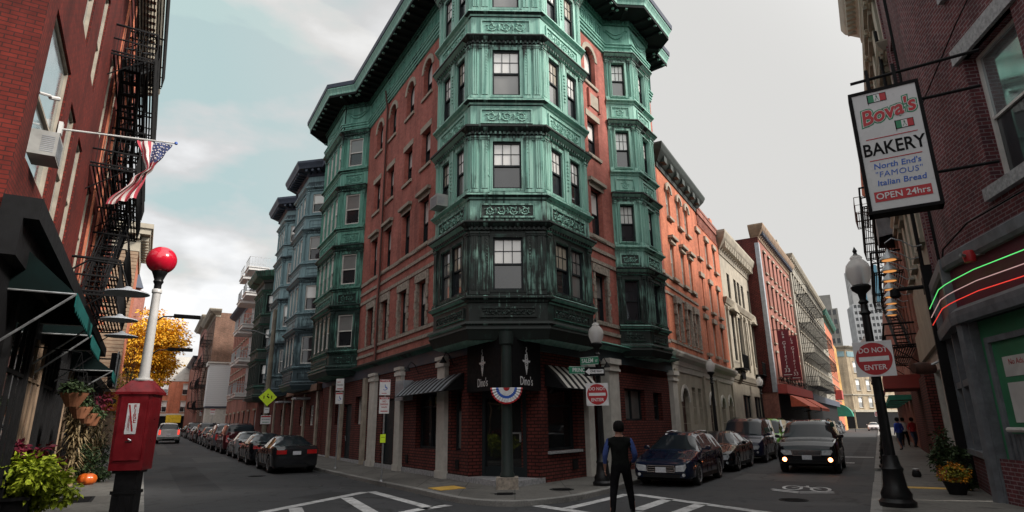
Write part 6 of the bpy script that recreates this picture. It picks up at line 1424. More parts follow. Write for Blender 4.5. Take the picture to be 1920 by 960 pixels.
def car(kind, pmat, label, name='parked_car', cat='car', lit=False, brake=False, mini=False, rails=False, group=None, grille='chrome', amber=False):
    T = TYPES[kind]; L, W, R = T['L'], T['W'], T['wheel']; hw = W / 2
    t = thing(name, (0, 0, 0), label, cat, group=group)
    ys = set(); n = 46 if not mini else 26
    for i in range(n + 1): ys.add(round(.5 - i / n, 4))
    for tb in (T['belt'], T['roof']):
        for a, _ in tb: ys.add(a)
    for c, w in T['pil']: ys.add(round(c - w / 2, 4)); ys.add(round(c + w / 2, 4))
    for wy in T['wy']:
        for k in range(9): ys.add(round(wy + (R + .05) / L * cos(pi * k / 8), 4))
    ys = sorted(ys, reverse=True); mx = max(v for _, v in T['roof']); zbot = .2 if kind in ('sedan', 'wagon') else .28
    secs = []
    for f in ys:
        y = f * L; zb = ip(T['belt'], f); h = max(0, ip(T['roof'], f)); c = min(1, h / (mx * .92))
        e = min(1, (0.5 - abs(f)) * L / .42); k = sqrt(max(0, 1 - (1 - e) ** 2)); wb = hw * (.80 + .20 * k)
        zl = zbot + (.06 * (1 - k))
        for wy in T['wy']:
            d = abs(y - wy * L)
            if d < R + .05: zl = max(zl, R + sqrt(max(0, (R + .05) ** 2 - d * d)) - .0)
        zm = max(zb * .62, zl + .03); wr = hw * (T['wr'] + .02)
        zr = zb + h; lr = lambda a, b: a + (b - a) * c
        S_ = [(wb * .90, zl), (wb * .985, min(zl + .07, zm)), (wb, zm), (wb * .985, max(zb - .10, zm + .01)), (wb * .94, max(zb, zm + .015)), (lr(wb * .84, wr), zr - lr(-.015, .08)), (lr(wb * .6, wr * .80), zr + lr(.03, .0)), (lr(wb * .3, wr * .4), zr + lr(.042, .018)), (0, zr + lr(.045, .022))]
        secs.append((f, c, h, [V((x, y, z)) for x, z in S_]))
    body = MB(); gl = MB(); NS = 9
    inpil = lambda f: any(abs(f - c) < w / 2 - 1e-5 for c, w in T['pil'])
    for (f0, c0, h0, A), (f1, c1, h1, B) in zip(secs, secs[1:]):
        fm = (f0 + f1) / 2; slope = abs(h1 - h0) / ((f0 - f1) * L + 1e-6) > .33 and max(h0, h1) > .05
        for sd_ in (1, -1):
            m_ = lambda p: V((p.x * sd_, p.y, p.z))
            for j in range(NS - 1):
                g = False
                if j == 4 and min(c0, c1) > .42 and not inpil(fm): g = True
                if j >= 5 and slope and min(c0, c1) > .02 and max(c0, c1) < .97 + .0: g = True
                q = [m_(A[j]), m_(A[j + 1]), m_(B[j + 1]), m_(B[j])]; q = q if sd_ < 0 else q[::-1]
                (gl if g else body).face(q)
    for s_, rev in ((secs[0], 0), (secs[-1], 1)):
        pts = s_[3] + [V((-p.x, p.y, p.z)) for p in reversed(s_[3][:-1])]; body.face(pts if rev else pts[::-1])
    # underside
    for (f0, c0, h0, A), (f1, c1, h1, B) in zip(secs, secs[1:]): body.face([A[0], B[0], V((-B[0].x, B[0].y, B[0].z)), V((-A[0].x, A[0].y, A[0].z))])
    bo = body.build('body', M[pmat], t, smooth=True, world=False, angle=32); gl.build('window_glass', M['glass_car'], t, smooth=True, world=False, angle=60)
    # sills, arches, trim
    tr = MB(); zc = zbot
    tr.box(-hw * .9, hw * .9, -L * .46, L * .46, zbot - .03, zbot + .05)
    for s_ in (-1, 1):
        a, b = sorted((s_ * hw * .97, s_ * (hw * .985 + .008))); tr.box(a, b, T['wy'][1] * L + R + .1, T['wy'][0] * L - R - .1, zbot - .0, zbot + .12)
    tr.build('underbody', M['plastic_black'], t, world=False)
    # panel seams, handles
    if not mini:
        for s_ in (-1, 1):
            for c in [T['pil'][0][0], T['pil'][1][0] + .0, T['pil'][-1][0] - .0]:
                zb = ip(T['belt'], c); sm = MB(); a, b = sorted((s_ * (hw * .985), s_ * (hw + .004))); sm.box(a, b, c * L - .007, c * L + .007, zbot + .15, zb - .05)
                dr_ = sm.build('door_seam', M['plastic_black'], bo, world=False)
            for c in (T['pil'][0][0] + .035, T['pil'][1][0] + .035):
                zb = ip(T['belt'], c); sm = MB(); a, b = sorted((s_ * (hw * .98), s_ * (hw + .03))); sm.box(a, b, c * L - .09, c * L + .07, zb - .17, zb - .135); sm.build('door_handle', M[pmat], bo, world=False)
    # mirrors
    for s_ in (-1, 1):
        y = (T['pil'][-1][0] + .035) * L; z = ip(T['belt'], .1) + .03; mb = MB()
        mb.lathe([(.0, -.09), (.07, -.07), (.085, 0), (.07, .05), (0, .06)], (s_ * (hw + .10), y, z + .06), 10, ax='y', sx=1.1, sy=.85); mb.box(min(s_ * hw * .9, s_ * (hw + .05)), max(s_ * hw * .9, s_ * (hw + .05)), y - .03, y + .03, z, z + .05)
        mb.build('wing_mirror', M[pmat], t, smooth=True, world=False)
    # wheels
    for s_ in (-1, 1):
        for wy in T['wy']:
            c = (s_ * (hw - .115), wy * L, R); mb = MB(); o = 1 * s_
            mb.lathe([(R * .66, .105 * o), (R * .72, .12 * o), (R * .93, .115 * o), (R, .08 * o), (R, -.08 * o), (R * .9, -.11 * o), (R * .6, -.1 * o)], c, 26, ax='x'); tyre = mb.build('wheel', M['rubber'], t, smooth=True, world=False)
            mb = MB(); mb.lathe([(0, .07 * o), (.05, .08 * o), (.07, .06 * o)], c, 12, ax='x'); mb.lathe([(R * .60, .10 * o), (R * .68, .118 * o), (R * .62, .07 * o), (R * .60, .0)], c, 26, ax='x')
            cx, cy, cz = c
            for k in range(7):
                a = 2 * pi * k / 7; mb.tube([V((cx + .07 * o, cy + .04 * cos(a), cz + .04 * sin(a))), V((cx + .095 * o, cy + R * .62 * cos(a), cz + R * .62 * sin(a)))], .022, 5)
            mb.build('rim', M['alloy'], tyre, world=False, smooth=True)
            mb = MB(); mb.lathe([(0, .03 * o), (R * .6, .03 * o)], c, 20, ax='x'); mb.build('brake_disc', M['iron'], tyre, world=False)
    # front
    yf = L / 2; zn = ip(T['belt'], .5); big = kind not in ('sedan', 'wagon'); up = zn - .02
    for s_ in (-1, 1):
        x0, x1 = sorted((s_ * hw * .50, s_ * hw * .84)); zt = up + (.06 if not big else .04); mb = MB()
        outl = [(s_ * hw * .48, up - .15), (s_ * hw * .76, up - .14), (s_ * hw * .84, up - .03), (s_ * hw * .82, zt - .01), (s_ * hw * .50, up + .01)]
        for (a0, b0), (a1, b1) in zip(outl, outl[1:] + outl[:1]): mb.face([V((a0, yf + .012, b0)), V((a1, yf + .012, b1)), V((a1, yf - .25, b1)), V((a0, yf - .25, b0))])
        mb.face([V((a, yf + .012, b)) for a, b in outl]); h = mb.build('headlight', M['headlight'], t, world=False)
        mb = MB(); mb.lathe([(0, .0), (.045, .004), (.05, 0)], (s_ * hw * .66, yf + .0, up - .055), 12, ax='y'); mb.build('bulb', M['chrome'], h, world=False)
        mb = MB(); mb.lathe([(0, .014), (.07 if lit else .045, .008), (.075 if lit else .05, -.02)], (s_ * hw * .74, yf + .01, zbot + (.20 if big else .14)), 14, ax='y'); mb.build('fog_light', M['amber_lit' if lit else 'headlight'], t, world=False)
    mb = MB(); gw = hw * .44; mb.box(-gw, gw, yf - .05, yf + .012, up - .15, up - .0)
    gr = mb.build('grille', M['plastic_black'], t, world=False); mb = MB()
    nb = 3 if big else 2
    for k in range(nb): z = up - .14 + k * .13 / nb + .02; mb.box(-gw + .02, gw - .02, yf + .01, yf + .025, z, z + .016)
    mb.box(-gw - .02, gw + .02, yf - .02, yf + .03, up - .17, up - .15); mb.box(-gw - .02, gw + .02, yf - .02, yf + .03, up - .0, up + .018); mb.box(-gw - .02, -gw, yf - .02, yf + .03, up - .15, up); mb.box(gw, gw + .02, yf - .02, yf + .03, up - .15, up)
    mb.build('grille_bar', M[grille], gr, world=False)
    mb = MB(); mb.box(-hw * .62, hw * .62, yf - .04, yf + .008, zbot + .06, zbot + (.15 if not big else .2)); mb.build('air_intake', M['plastic_black'], t, world=False)
    mb = MB(); mb.box(-.155, .155, yf + .0, yf + .035, zbot + .2, zbot + .35); mb.build('licence_plate', M['plate'], t, world=False)
    mb = MB(); mb.box(-hw * .8, hw * .8, yf - .1, yf + .018, zbot + .17, zbot + .19) ; mb.build('bumper_strip', M['plastic_black'], t, world=False)
    # rear
    yr = -L / 2; zt = ip(T['belt'], -.495)
    for s_ in (-1, 1):
        mb = MB()
        if big: a, b = sorted((s_ * hw * .72, s_ * hw * .86)); mb.box(a, b, yr - .02, yr + .2, zt - .42, zt + .02)
        else: a, b = sorted((s_ * hw * .44, s_ * hw * .86)); mb.box(a, b, yr - .015, yr + .3, zt - .17, zt - .01)
        mb.build('tail_light', M['brakelight' if brake else 'taillight'], t, world=False)
    mb = MB(); mb.box(-.16, .16, yr - .03, yr, zt - (.2 if not big else .45), zt - (.06 if not big else .3)); mb.build('licence_plate', M['plate'], t, world=False)
    mb = MB(); mb.box(-hw * .5, hw * .5, yr - .02, yr, zbot + .02, zbot + .12); mb.build('rear_valance', M['plastic_black'], t, world=False)
    if kind in ('wagon', 'suv', 'van') or rails:
        for s_ in (-1, 1):
            x = s_ * hw * T['wr'] * .86; zz = lambda f: ip(T['belt'], f) + ip(T['roof'], f); mb = MB()
            mb.tube([V((x, f * L, zz(f) + (.03 if 0 < i < 4 else -.01))) for i, f in enumerate((.02, -.02, -.15, -.33, -.37))], .017, 6); mb.build('roof_rail', M['chrome' if kind == 'wagon' else 'plastic_black'], t, world=False)
    # wipers and interior hint
    if not mini:
        mb = MB(); f = T['roof'][1][0]; zb = ip(T['belt'], f)
        for x in (-.45, .15): mb.tube([V((x, f * L + .02, zb + .05)), V((x + .5, f * L - .08, zb + .10))], .009, 4)
        mb.build('wiper', M['plastic_black'], t, world=False)
    if kind == 'pickup':
        mb = MB(); mb.box(-hw * .86, hw * .86, -L * .495, -L * .19, 1.19, 1.275); mb.build('bed_cover', M['plastic_black'], t, world=False)
        mb = MB(); mb.box(-hw * .95, hw * .95, yr - .16, yr + .02, .45, .62); mb.build('rear_bumper', M['chrome'], t, world=False)
    return t
def put(t, F, s, tt, away, dz=0):
    p = F.xy(s, tt); t.location = (p[0], p[1], gz(*p) + dz); az = degrees(atan2(F.u.x, F.u.y)); t.rotation_euler = (0, 0, -radians(az) + (0 if away else pi)); return t
GL_ = 'cars parked nose to tail along the left street kerb'
put(car('sedan', 'paint_dark', 'dark grey sedan parked nearest, at the tail of the left street row', group=GL_), SL, 28.9, 5.5, True)
lst = [('sedan', 'paint_black', 'black sedan parked between the dark grey sedan and the silver sedan'), ('sedan', 'paint_silver', 'silver sedan in the left street row'), ('suv', 'paint_maroon', 'dark maroon crossover parked just beyond the silver sedan'),
       ('suv', 'paint_grey', 'dark grey tall crossover, fifth from the near end of the left row'), ('sedan', 'paint_black', 'black sedan, sixth in the left row'), ('wagon', 'paint_dark', 'dark wagon, seventh in the left row'), ('suv', 'paint_black', 'black crossover, eighth in the left row'),
       ('sedan', 'paint_maroon', 'maroon sedan, ninth in the left row'), ('sedan', 'paint_silver', 'small pale sedan far down the left row'), ('suv', 'paint_dark', 'dark crossover near the far end of the left row')]
protos = {}
s = 34.6
for k, pm, lab in lst:
    lab = lab if len(lab.split()) > 3 else lab
    put(car(k, pm, lab, mini=s > 50, group=GL_), SL, s, 5.45 + random.uniform(-.1, .1), True); s += 5.75 + random.uniform(-.1, .25)
for i, lab in enumerate(('dark sedan farthest but one in the left row', 'dark sedan farthest of all in the left row')):
    put(car('sedan', 'paint_dark', lab, mini=True, group=GL_), SL, s, 5.5, True); s += 6
put(car('pickup', 'paint_white', 'white pickup truck driving away down the left street with brake lights on', name='pickup_truck', cat='truck', brake=True), SL, 70, 2.15, True)
GR_ = 'cars parked along the right street facing the camera'
put(car('wagon', 'paint_navy', 'dark navy blue wagon parked nearest the walking man', group=GR_), SR, 20.6, -5.72, False)
put(car('sedan', 'paint_black', 'black sedan parked between the navy wagon and the dark blue van', group=GR_), SR, 26.7, -5.75, False)
put(car('van', 'paint_darkblue', 'dark blue passenger van parked ahead of the lime green van', group=GR_, name='parked_van', cat='van'), SR, 32.3, -5.6, False)
put(car('van', 'paint_green', 'lime green van parked behind the dark blue van', group=GR_, name='parked_van', cat='van'), SR, 38.2, -5.6, False)
put(car('suv', 'paint_black', 'black sport utility vehicle driving toward the camera with amber lamps lit', name='driving_car', lit=True), SR, 27.1, -2.4, False)
far = [('suv', 'paint_silver', 'silver crossover with only its roof visible behind the black driving vehicle'), ('sedan', 'paint_maroon', 'maroon sedan parked behind the silver crossover on the right street'), ('sedan', 'paint_dark', 'dark sedan parked just before the pale silver sedan'), ('sedan', 'paint_silver', 'pale silver sedan seen clear of the black driving vehicle'),
       ('van', 'paint_navy', 'tall blue van rising over the row on the right street'), ('sedan', 'paint_dark', 'dark sedan just beyond the tall blue van'), ('sedan', 'paint_silver', 'silver sedan two past the tall blue van'), ('suv', 'paint_black', 'black crossover three past the tall blue van'), ('sedan', 'paint_silver', 'silver sedan fourth from the far end of the right row'), ('sedan', 'paint_dark', 'dark sedan third from the far end of the right row'), ('suv', 'paint_grey', 'grey crossover last but one at the far end of the right row'), ('sedan', 'paint_black', 'black sedan ending the right row')]
s = 44.3
for k, pm, lab in far: put(car(k, pm, lab, mini=s > 55, group=GR_), SR, s, -5.65 + random.uniform(-.1, .1), False); s += 5.9
put(car('sedan', 'paint_white', 'small white car coming round the far end of the right street', name='distant_car', mini=True), SR, 128, -1.0, False)

# ================================================================== street lamps
M['globe'] = None
m_, t_, b_s = nmat('ribbed acrylic globe'); b_s.inputs['Base Color'].default_value = (.80, .78, .75, 1); b_s.inputs['Roughness'].default_value = .12; b_s.inputs['Transmission Weight'].default_value = .15; b_s.inputs['IOR'].default_value = 1.2
M['globe'] = m_
tl_ = t_.nodes.new('ShaderNodeBsdfTranslucent'); tl_.inputs[0].default_value = (.85, .83, .82, 1); tp_ = t_.nodes.new('ShaderNodeBsdfTransparent'); m1_ = t_.nodes.new('ShaderNodeMixShader'); m1_.inputs[0].default_value = .55; m2_ = t_.nodes.new('ShaderNodeMixShader'); m2_.inputs[0].default_value = .3
t_.links.new(b_s.outputs[0], m1_.inputs[1]); t_.links.new(tl_.outputs[0], m1_.inputs[2]); t_.links.new(m1_.outputs[0], m2_.inputs[1]); t_.links.new(tp_.outputs[0], m2_.inputs[2]); t_.links.new(m2_.outputs[0], t_.nodes['Material Output'].inputs[0])
M['globe_core'] = plain('lamp core', (.5, .5, .56), .5)
M['pole_black'] = plain('cast iron paint', (.008, .008, .009), .42, sc=8, var=.4, bmp=.2, spec=.3)
def lamp_post(label, group='acorn globe street lamps'):
    t = thing('street_lamp', (0, 0, 0), label, 'street lamp', group=group)
    mb = MB(); mb.lathe([(.30, 0), (.31, .08), (.25, .14), (.26, .22), (.20, .34), (.17, .60), (.19, .66), (.15, .72), (.12, .9)], seg=20); mb.build('base', M['pole_black'], t, smooth=True, world=False)
    mb = MB(); mb.lathe([(.10, .88), (.09, 1.4), (.075, 3.4), (.07, 3.62)], seg=16, flute=.12); mb.build('pole', M['pole_black'], t, smooth=False, world=False)
    mb = MB(); mb.lathe([(.07, 3.58), (.11, 3.62), (.07, 3.68), (.06, 3.8), (.10, 3.84), (.06, 3.9), (.08, 4.02), (.17, 4.10), (.19, 4.16), (.15, 4.2)], seg=18); mb.build('collar', M['pole_black'], t, smooth=True, world=False)
    mb = MB(); mb.lathe([(.12, 4.18), (.16, 4.22), (.225, 4.38), (.235, 4.5), (.21, 4.62), (.14, 4.71), (.10, 4.74), (.12, 4.77), (.08, 4.82), (.05, 4.84)], seg=36, flute=.035); g = mb.build('globe', M['globe'], t, smooth=True, world=False)
    mb = MB(); mb.lathe([(.04, 4.2), (.06, 4.25), (.06, 4.45), (.03, 4.6)], seg=12); mb.build('bulb', M['globe_core'], g, smooth=True, world=False)
    mb = MB(); mb.lathe([(.05, 4.83), (.03, 4.88), (.045, 4.92), (.0, 5.02)], seg=12); mb.build('finial', M['pole_black'], t, smooth=True, world=False)
    return t
lp = lamp_post('tall black acorn globe lamp on the right pavement carrying a do not enter sign')
lp.location = (7.75, 13.1, .12); lp.scale = (1.09, 1.09, 1.09)
def lamp2(x, y, lab, z=.12, sc=1):
    c = dup_at(lp, (x, y, z), random.uniform(0, 1), lab, 'acorn globe street lamps'); c.scale = (sc,) * 3; return c
lamp2(2.5, 18.1, 'black acorn globe lamp at the corner holding the street name signs', sc=.955)
for s, lab in ((32.5, 'acorn lamp in front of the cream stone ground floor'), (48, 'acorn lamp beside the nearer maroon banner'), (62, 'acorn lamp before the cream house with iron balconies'), (82, 'small distant acorn lamp near the rounded green canopy')): lamp2(*SR.xy(s, -7.15), lab)
lamp2(*SR.xy(110, -.0), 'farthest acorn lamp before the tan end building')
# poles along the right pavement
for i, s in enumerate((26.9, 33, 40, 50)):
    t = lamp2(*SR.xy(s, .05), ['black lamp post second along the right kerb, hidden behind the nearest', 'black lamp post third along the right kerb', 'black lamp post fourth along the right kerb', 'black lamp post farthest along the right kerb'][i])
# ================================================================== signs
def plate_sign(nm, P, n3, w, h, label, mat, parts, cat='sign', pole=None, rnd=False, rot=0, group=None):
    t = thing(nm, P, label, cat, group=group); m4 = facing((0, 0, 0), n3) @ Matrix.Rotation(radians(rot), 4, 'Z')
    mb = MB(); pts = [(-w / 2, -h / 2), (w / 2, -h / 2), (w / 2, h / 2), (-w / 2, h / 2)]
    for d in (.0, .006): mb.face([m4 @ V((x, y, d)) for x, y in pts])
    for i in range(4): a, b = pts[i], pts[(i + 1) % 4]; mb.face([m4 @ V((a[0], a[1], 0)), m4 @ V((b[0], b[1], 0)), m4 @ V((b[0], b[1], .006)), m4 @ V((a[0], a[1], .006))])
    pl = mb.build('plate', M[mat], t, world=False)
    for p in parts:
        if p[0] == 'disc':
            mb = MB(); mb.face([m4 @ V((p[1] * cos(2 * pi * k / 40), p[1] * sin(2 * pi * k / 40), p[2])) for k in range(40)]); mb.build('disc', M[p[3]], pl, world=False)
        elif p[0] == 'bar':
            mb = MB(); x0, x1, y0, y1, d = p[1:6]; q = [(x0, y0), (x1, y0), (x1, y1), (x0, y1)]; mb.face([m4 @ V((x, y, d)) for x, y in q]); mb.build(p[7] if len(p) > 7 else 'bar', M[p[6]], pl, world=False)
        elif p[0] == 'poly':
            mb = MB(); mb.face([m4 @ V((x, y, p[2])) for x, y in p[1]]); mb.build(p[4] if len(p) > 4 else 'symbol', M[p[3]], pl, world=False)
        elif p[0] == 'ring':
            mb = MB(); K = 24; cx, cy, r0, r1 = p[1:5]; a_0, a_1 = (p[7] if len(p) > 7 else (0, 2 * pi))
            for k in range(K):
                a0, a1 = a_0 + (a_1 - a_0) * k / K, a_0 + (a_1 - a_0) * (k + 1) / K
                mb.face([m4 @ V((cx + r * cos(a), cy + r * sin(a), p[5])) for r, a in ((r0, a0), (r1, a0), (r1, a1), (r0, a1))])
            mb.build('symbol', M[p[6]], pl, world=False)
        else:
            text(p[0], p[1], M[p[4]], pl, m4 @ Matrix.Translation((p[2], p[3], .010)), extrude=.001, sx=p[5] if len(p) > 5 else .85, offset=.002, world=False)
    return t
def dne(P, n3, w, lab, rot=0):
    r = w * .46
    return plate_sign('do_not_enter_sign', P, n3, w, w, lab, 'sign_white', [('disc', r, .009, 'sign_red'), ('bar', -r * .82, r * .82, -r * .14, r * .14, .012, 'sign_white'), ('DO NOT', r * .44, 0, r * .52, 'sign_white', .9), ('ENTER', r * .44, 0, -r * .54, 'sign_white', .95)], rot=rot)
dirc = lambda x, y: V((-x, -y, 0)).normalized()
q = V((7.75, 13.1)); n_ = V((-.62, -.78, 0)).normalized()
M['neutral'] = None
dne(V((q.x, q.y, 3.06)) + V((.03, -.02, 0)) + n_ * .14, n_, .74, 'large do not enter sign on the lamp post of the right pavement', rot=0)
n_ = V((-.12, -1, 0)).normalized(); q = V((2.5, 18.1))
dne(V((q.x - .05, q.y, 2.62)) + n_ * .12, n_, .64, 'do not enter sign on the corner lamp post behind the walking man')
# street name blades and one way arrow
plate_sign('street_name_sign', V((2.42, 18.0, 3.58)) + V((-.18, -.1, 0)), V((-.75, -1, 0)).normalized(), .62, .23, 'green street name sign reading SALEM ST above the do not enter sign', 'sign_green', [('SALEM', .17, -.06, 0, 'sign_white', .8), ('ST', .09, .24, -.02, 'sign_white', .8), ('bar', -.3, .3, .103, .112, .009, 'sign_white', 'border'), ('bar', -.3, .3, -.112, -.103, .009, 'sign_white', 'border')])
plate_sign('street_name_sign', V((2.05, 18.02, 3.32)) , V((.15, -1, 0)).normalized(), .85, .22, 'green street name sign reading PRINCE just left of the one way arrow', 'sign_green', [('PRINCE ST', .17, 0, 0, 'sign_white', .8), ('bar', -.41, .41, .098, .106, .009, 'sign_white', 'border'), ('bar', -.41, .41, -.106, -.098, .009, 'sign_white', 'border')])
plate_sign('one_way_sign', V((2.38, 17.9, 3.27)), V((-.1, -1, 0)).normalized(), .58, .26, 'black and white one way arrow sign beside the green name signs', 'sign_black', [('poly', [(-.27, 0), (-.15, .1), (-.15, .06), (.26, .06), (.26, -.06), (-.15, -.06), (-.15, -.1)], .009, 'sign_white', 'arrow'), ('ONE WAY', .09, .05, 0, 'sign_black', .85)])
# parking sign posts
def post(x, y, h, label, lean=0):
    t = thing('sign_post', (x, y, .12), label, 'post'); mb = MB(); mb.tube([V((0, 0, 0)), V((lean, 0, h))], .028, 8); mb.build('pole', M['steel'], t, smooth=True, world=False); mb = MB(); mb.lathe([(.07, 0), (.06, .04), (.03, .06)]); mb.build('base', M['steel'], t, world=False); return t
wheel = [('ring', 0, -.03, .05, .068, .010, 'sign_blue', (-2.6, 1.0)), ('poly', [(-.01, .09), (.015, .09), (.02, .0), (.07, -.0), (.09, -.06), (.07, -.065), (.055, -.02), (0, -.02)], .010, 'sign_blue', 'symbol'), ('disc', .0, 0, 'sign_blue')]
wheel = wheel[:2]
n_ = V((.18, -1, 0)).normalized()
post(-4.2, 20.13, 3.15, 'thin grey sign post nearest the restaurant, carrying a yellow tag')
plate_sign('parking_sign', V((-4.2, 20.07, 3.02)), n_, .34, .5, 'white and red wheelchair parking sign on the nearer sign post', 'sign_white', [('bar', -.16, .16, .17, .24, .009, 'sign_red', 'header'), ('TOW ZONE', .055, 0, .205, 'sign_white')] + wheel + [('bar', -.1, .06, -.2, -.18, .009, 'sign_red', 'arrow')])
plate_sign('parking_sign', V((-4.2, 20.07, 2.45)), n_, .32, .52, 'white and red no parking sign below the wheelchair sign on the nearer sign post', 'sign_white', [('bar', -.15, .15, .19, .25, .009, 'sign_red', 'header'), ('TOW ZONE', .05, 0, .22, 'sign_white'), ('NO', .09, 0, .12, 'sign_red'), ('PARKING', .07, 0, .03, 'sign_red'), ('8AM-6PM', .05, 0, -.06, 'sign_red'), ('bar', -.11, .11, -.2, -.17, .009, 'sign_red', 'arrow')])
plate_sign('paper_tag', V((-4.2, 20.08, 1.42)), n_, .17, .26, 'small yellow paper tag on the nearer sign post', 'sign_yellow', [('bar', -.06, .06, .03, .04, .008, 'sign_black', 'line')])
post(-7.5, 26.6, 3.4, 'dark sign post behind the dark grey parked sedan')
plate_sign('parking_sign', V((-7.5, 26.52, 3.55)), n_, .33, .5, 'white parking sign with red print on the post behind the dark grey sedan', 'sign_white', [('NO', .1, -.05, .1, 'sign_red'), ('PARKING', .07, 0, -.02, 'sign_black'), ('bar', -.12, .12, -.2, -.16, .009, 'sign_red', 'arrow')])
plate_sign('parking_sign', V((-7.5, 26.52, 2.98)), n_, .31, .48, 'wheelchair parking sign on the post behind the dark grey sedan', 'sign_white', [('bar', -.14, .14, .16, .22, .009, 'sign_red', 'header')] + wheel)
q = SL.xy(44, 6.9)
t = thing('utility_pole', (q[0], q[1], .2), 'weathered wooden pole carrying a fluorescent yellow diamond sign', 'pole'); mb = MB(); mb.tube([V((0, 0, 0)), V((0, 0, 9.5))], [.17, .13], 10); M['pole_wood'] = plain('weathered pole wood', (.15, .13, .10), .9, sc=2, var=.4); mb.build('pole', M['pole_wood'], t, smooth=True, world=False)
mb = MB(); mb.tube([V((0, 0, 7.6)), V((-.9, -.9, 7.9)), V((-1.6, -1.6, 7.9))], .04, 6); mb.build('arm', M['steel'], t, world=False)
q = V((q[0] + .12, q[1] - .2, 0)); n_ = V((.4, -1, 0)).normalized()
plate_sign('crossing_sign', q + V((0, 0, 3.75)), n_, .82, .82, 'fluorescent yellow diamond crossing sign on the wooden pole', 'sign_yellow', [('ring', .13, .13, .02, .05, .009, 'sign_black'), ('bar', -.02, .06, -.1, .1, .0085, 'sign_black', 'symbol'), ('poly', [(-.26, .12), (-.12, .26), (-.08, .22), (-.22, .08)], .009, 'sign_black'), ('poly', [(.22, -.08), (.08, -.22), (.12, -.26), (.26, -.12)], .009, 'sign_black')], rot=45)
plate_sign('parking_sign', q + V((0, 0, 2.9)), n_, .32, .36, 'narrow white plate under the fluorescent yellow diamond sign', 'sign_white', [('bar', -.1, .1, .04, .06, .009, 'sign_black', 'line')])
plate_sign('parking_sign', q + V((0, 0, 2.3)), n_, .62, .56, 'white and red parking sign low on the wooden pole', 'sign_white', [('bar', -.29, .29, .16, .25, .009, 'sign_red', 'header'), ('NO STOPPING', .09, 0, .02, 'sign_black'), ('bar', -.2, .2, -.18, -.14, .009, 'sign_green', 'line')])
for s, lab in ((82, 'small white and red parking sign far down the left row'), (98, 'smallest white and red parking sign farthest down the left row')):
    q = SL.xy(s, 6.9); t = thing('sign_post', (q[0], q[1], gz(*q) + .1), 'grey post of the ' + lab.replace('small white and red parking sign', 'smaller parking sign').replace('smallest white and red parking sign', 'smallest parking sign'), 'post'); mb = MB(); mb.tube([V((0, 0, 0)), V((0, 0, 3.2))], .03, 6); mb.build('pole', M['steel'], t, world=False)
    plate_sign('parking_sign', V((q[0], q[1] - .06, 3.1 + gz(*q))), V((.4, -1, 0)).normalized(), .55, .7, lab, 'sign_white', [('bar', -.25, .25, .15, .32, .009, 'sign_red', 'header'), ('bar', -.2, .2, -.1, -.05, .009, 'sign_red', 'line')])
# small do not enter far away
q = SR.xy(112, -.1); t = dne(V((q[0], q[1], 2.7)), V((-.5, -.85, 0)).normalized(), .75, 'tiny do not enter sign far down the right street'); mb = MB(); mb.tube([V((0, .03, -2.6)), V((0, .03, .4))], .035, 6); mb.build('pole', M['steel'], t, world=False)
# street light arms seen over the left street
for s, tt, z, lab in ((40, .5, 8.0, 'dark slab street light reaching over the left street above the fire box post'), (44, .5, 6.5, 'lower dark slab street light behind the white fire box post')):
    p = SL.xy(s, -.2); t = thing('road_light', (p[0], p[1], .12), lab, 'street light')
    mb = MB(); d = SL.n; mb.tube([V((0, 0, 0)), V((0, 0, z - .3))], [.09, .06], 10); mb.build('pole', M['pole_black'], t, smooth=True, world=False)
    e = V((d.x, d.y, 0)); mb = MB(); mb.tube([V((0, 0, z - .35)), e * .4 + V((0, 0, z - .05)), e * 1.0 + V((0, 0, z))], .045, 6); mb.build('arm', M['pole_black'], t, world=False)
    mb = MB(); F_ = Fr((0, 0), degrees(atan2(e.x, e.y)), 1); mb.F = F_; mb.box(.9, 2.3, -.2, .2, z - .06, z + .12); mb.build('lamp_head', M['plastic_black'], t, world=False)

# ================================================================== fire alarm box
fx, fy = -7.5, 12.4
fb = thing('fire_alarm_box', (fx, fy, .12), 'red fire alarm box on a black pedestal with white post and red globe', 'fire alarm box')
fb.rotation_euler = (0, 0, radians(12))
def L_(f): return f
mb = MB(); mb.lathe([(.26, -.0), (.26, .1), (.2, .16), (.2, .5), (.22, .55), (.2, .6), (.2, .86), (.24, .92), (.24, 1.0)], seg=4 * 1, c=(0, 0, 0)); 
mb = MB()
for a, z0, z1 in ((.25, 0, .14), (.20, .14, .55), (.225, .55, .62), (.19, .62, .98), (.24, .98, 1.04)): mb.box(-a, a, -a * .85, a * .85, z0, z1)
for k in range(7): mb.box(-.17 + k * .052, -.15 + k * .052, -.18, -.172, .2, .5)
mb.build('pedestal', M['pole_black'], fb, world=False)
mb = MB(); x0, x1 = .30, .25
bot = [V((-x1 * 1.18, -.26, 1.04)), V((x1 * 1.18, -.26, 1.04)), V((x1 * 1.18, .26, 1.04)), V((-x1 * 1.18, .26, 1.04))]; top = [V((-.31, -.27, 2.34)), V((.31, -.27, 2.34)), V((.31, .27, 2.34)), V((-.31, .27, 2.34))]
mb.face(bot[::-1]); mb.face(top)
for i in range(4): mb.face([bot[i], bot[(i + 1) % 4], top[(i + 1) % 4], top[i]])
cb = mb.build('cabinet', M['red_enamel'], fb, world=False)
mb = MB(); frame_(mb, LOC, -.26, .26, 1.16, 2.28, 0, t=.03, d=.02)
mb = MB(); mb.box(-.24, .24, -.295, -.272, 1.2, 2.26); mb.build('door', M['red_enamel'], fb, world=False)
mb = MB(); mb.box(-.10, .10, -.302, -.294, 1.62, 2.12)
pl = mb.build('notice_plate', M['sign_white'], fb, world=False)
m4 = facing((.0, -.305, 1.87), (0, -1, 0))
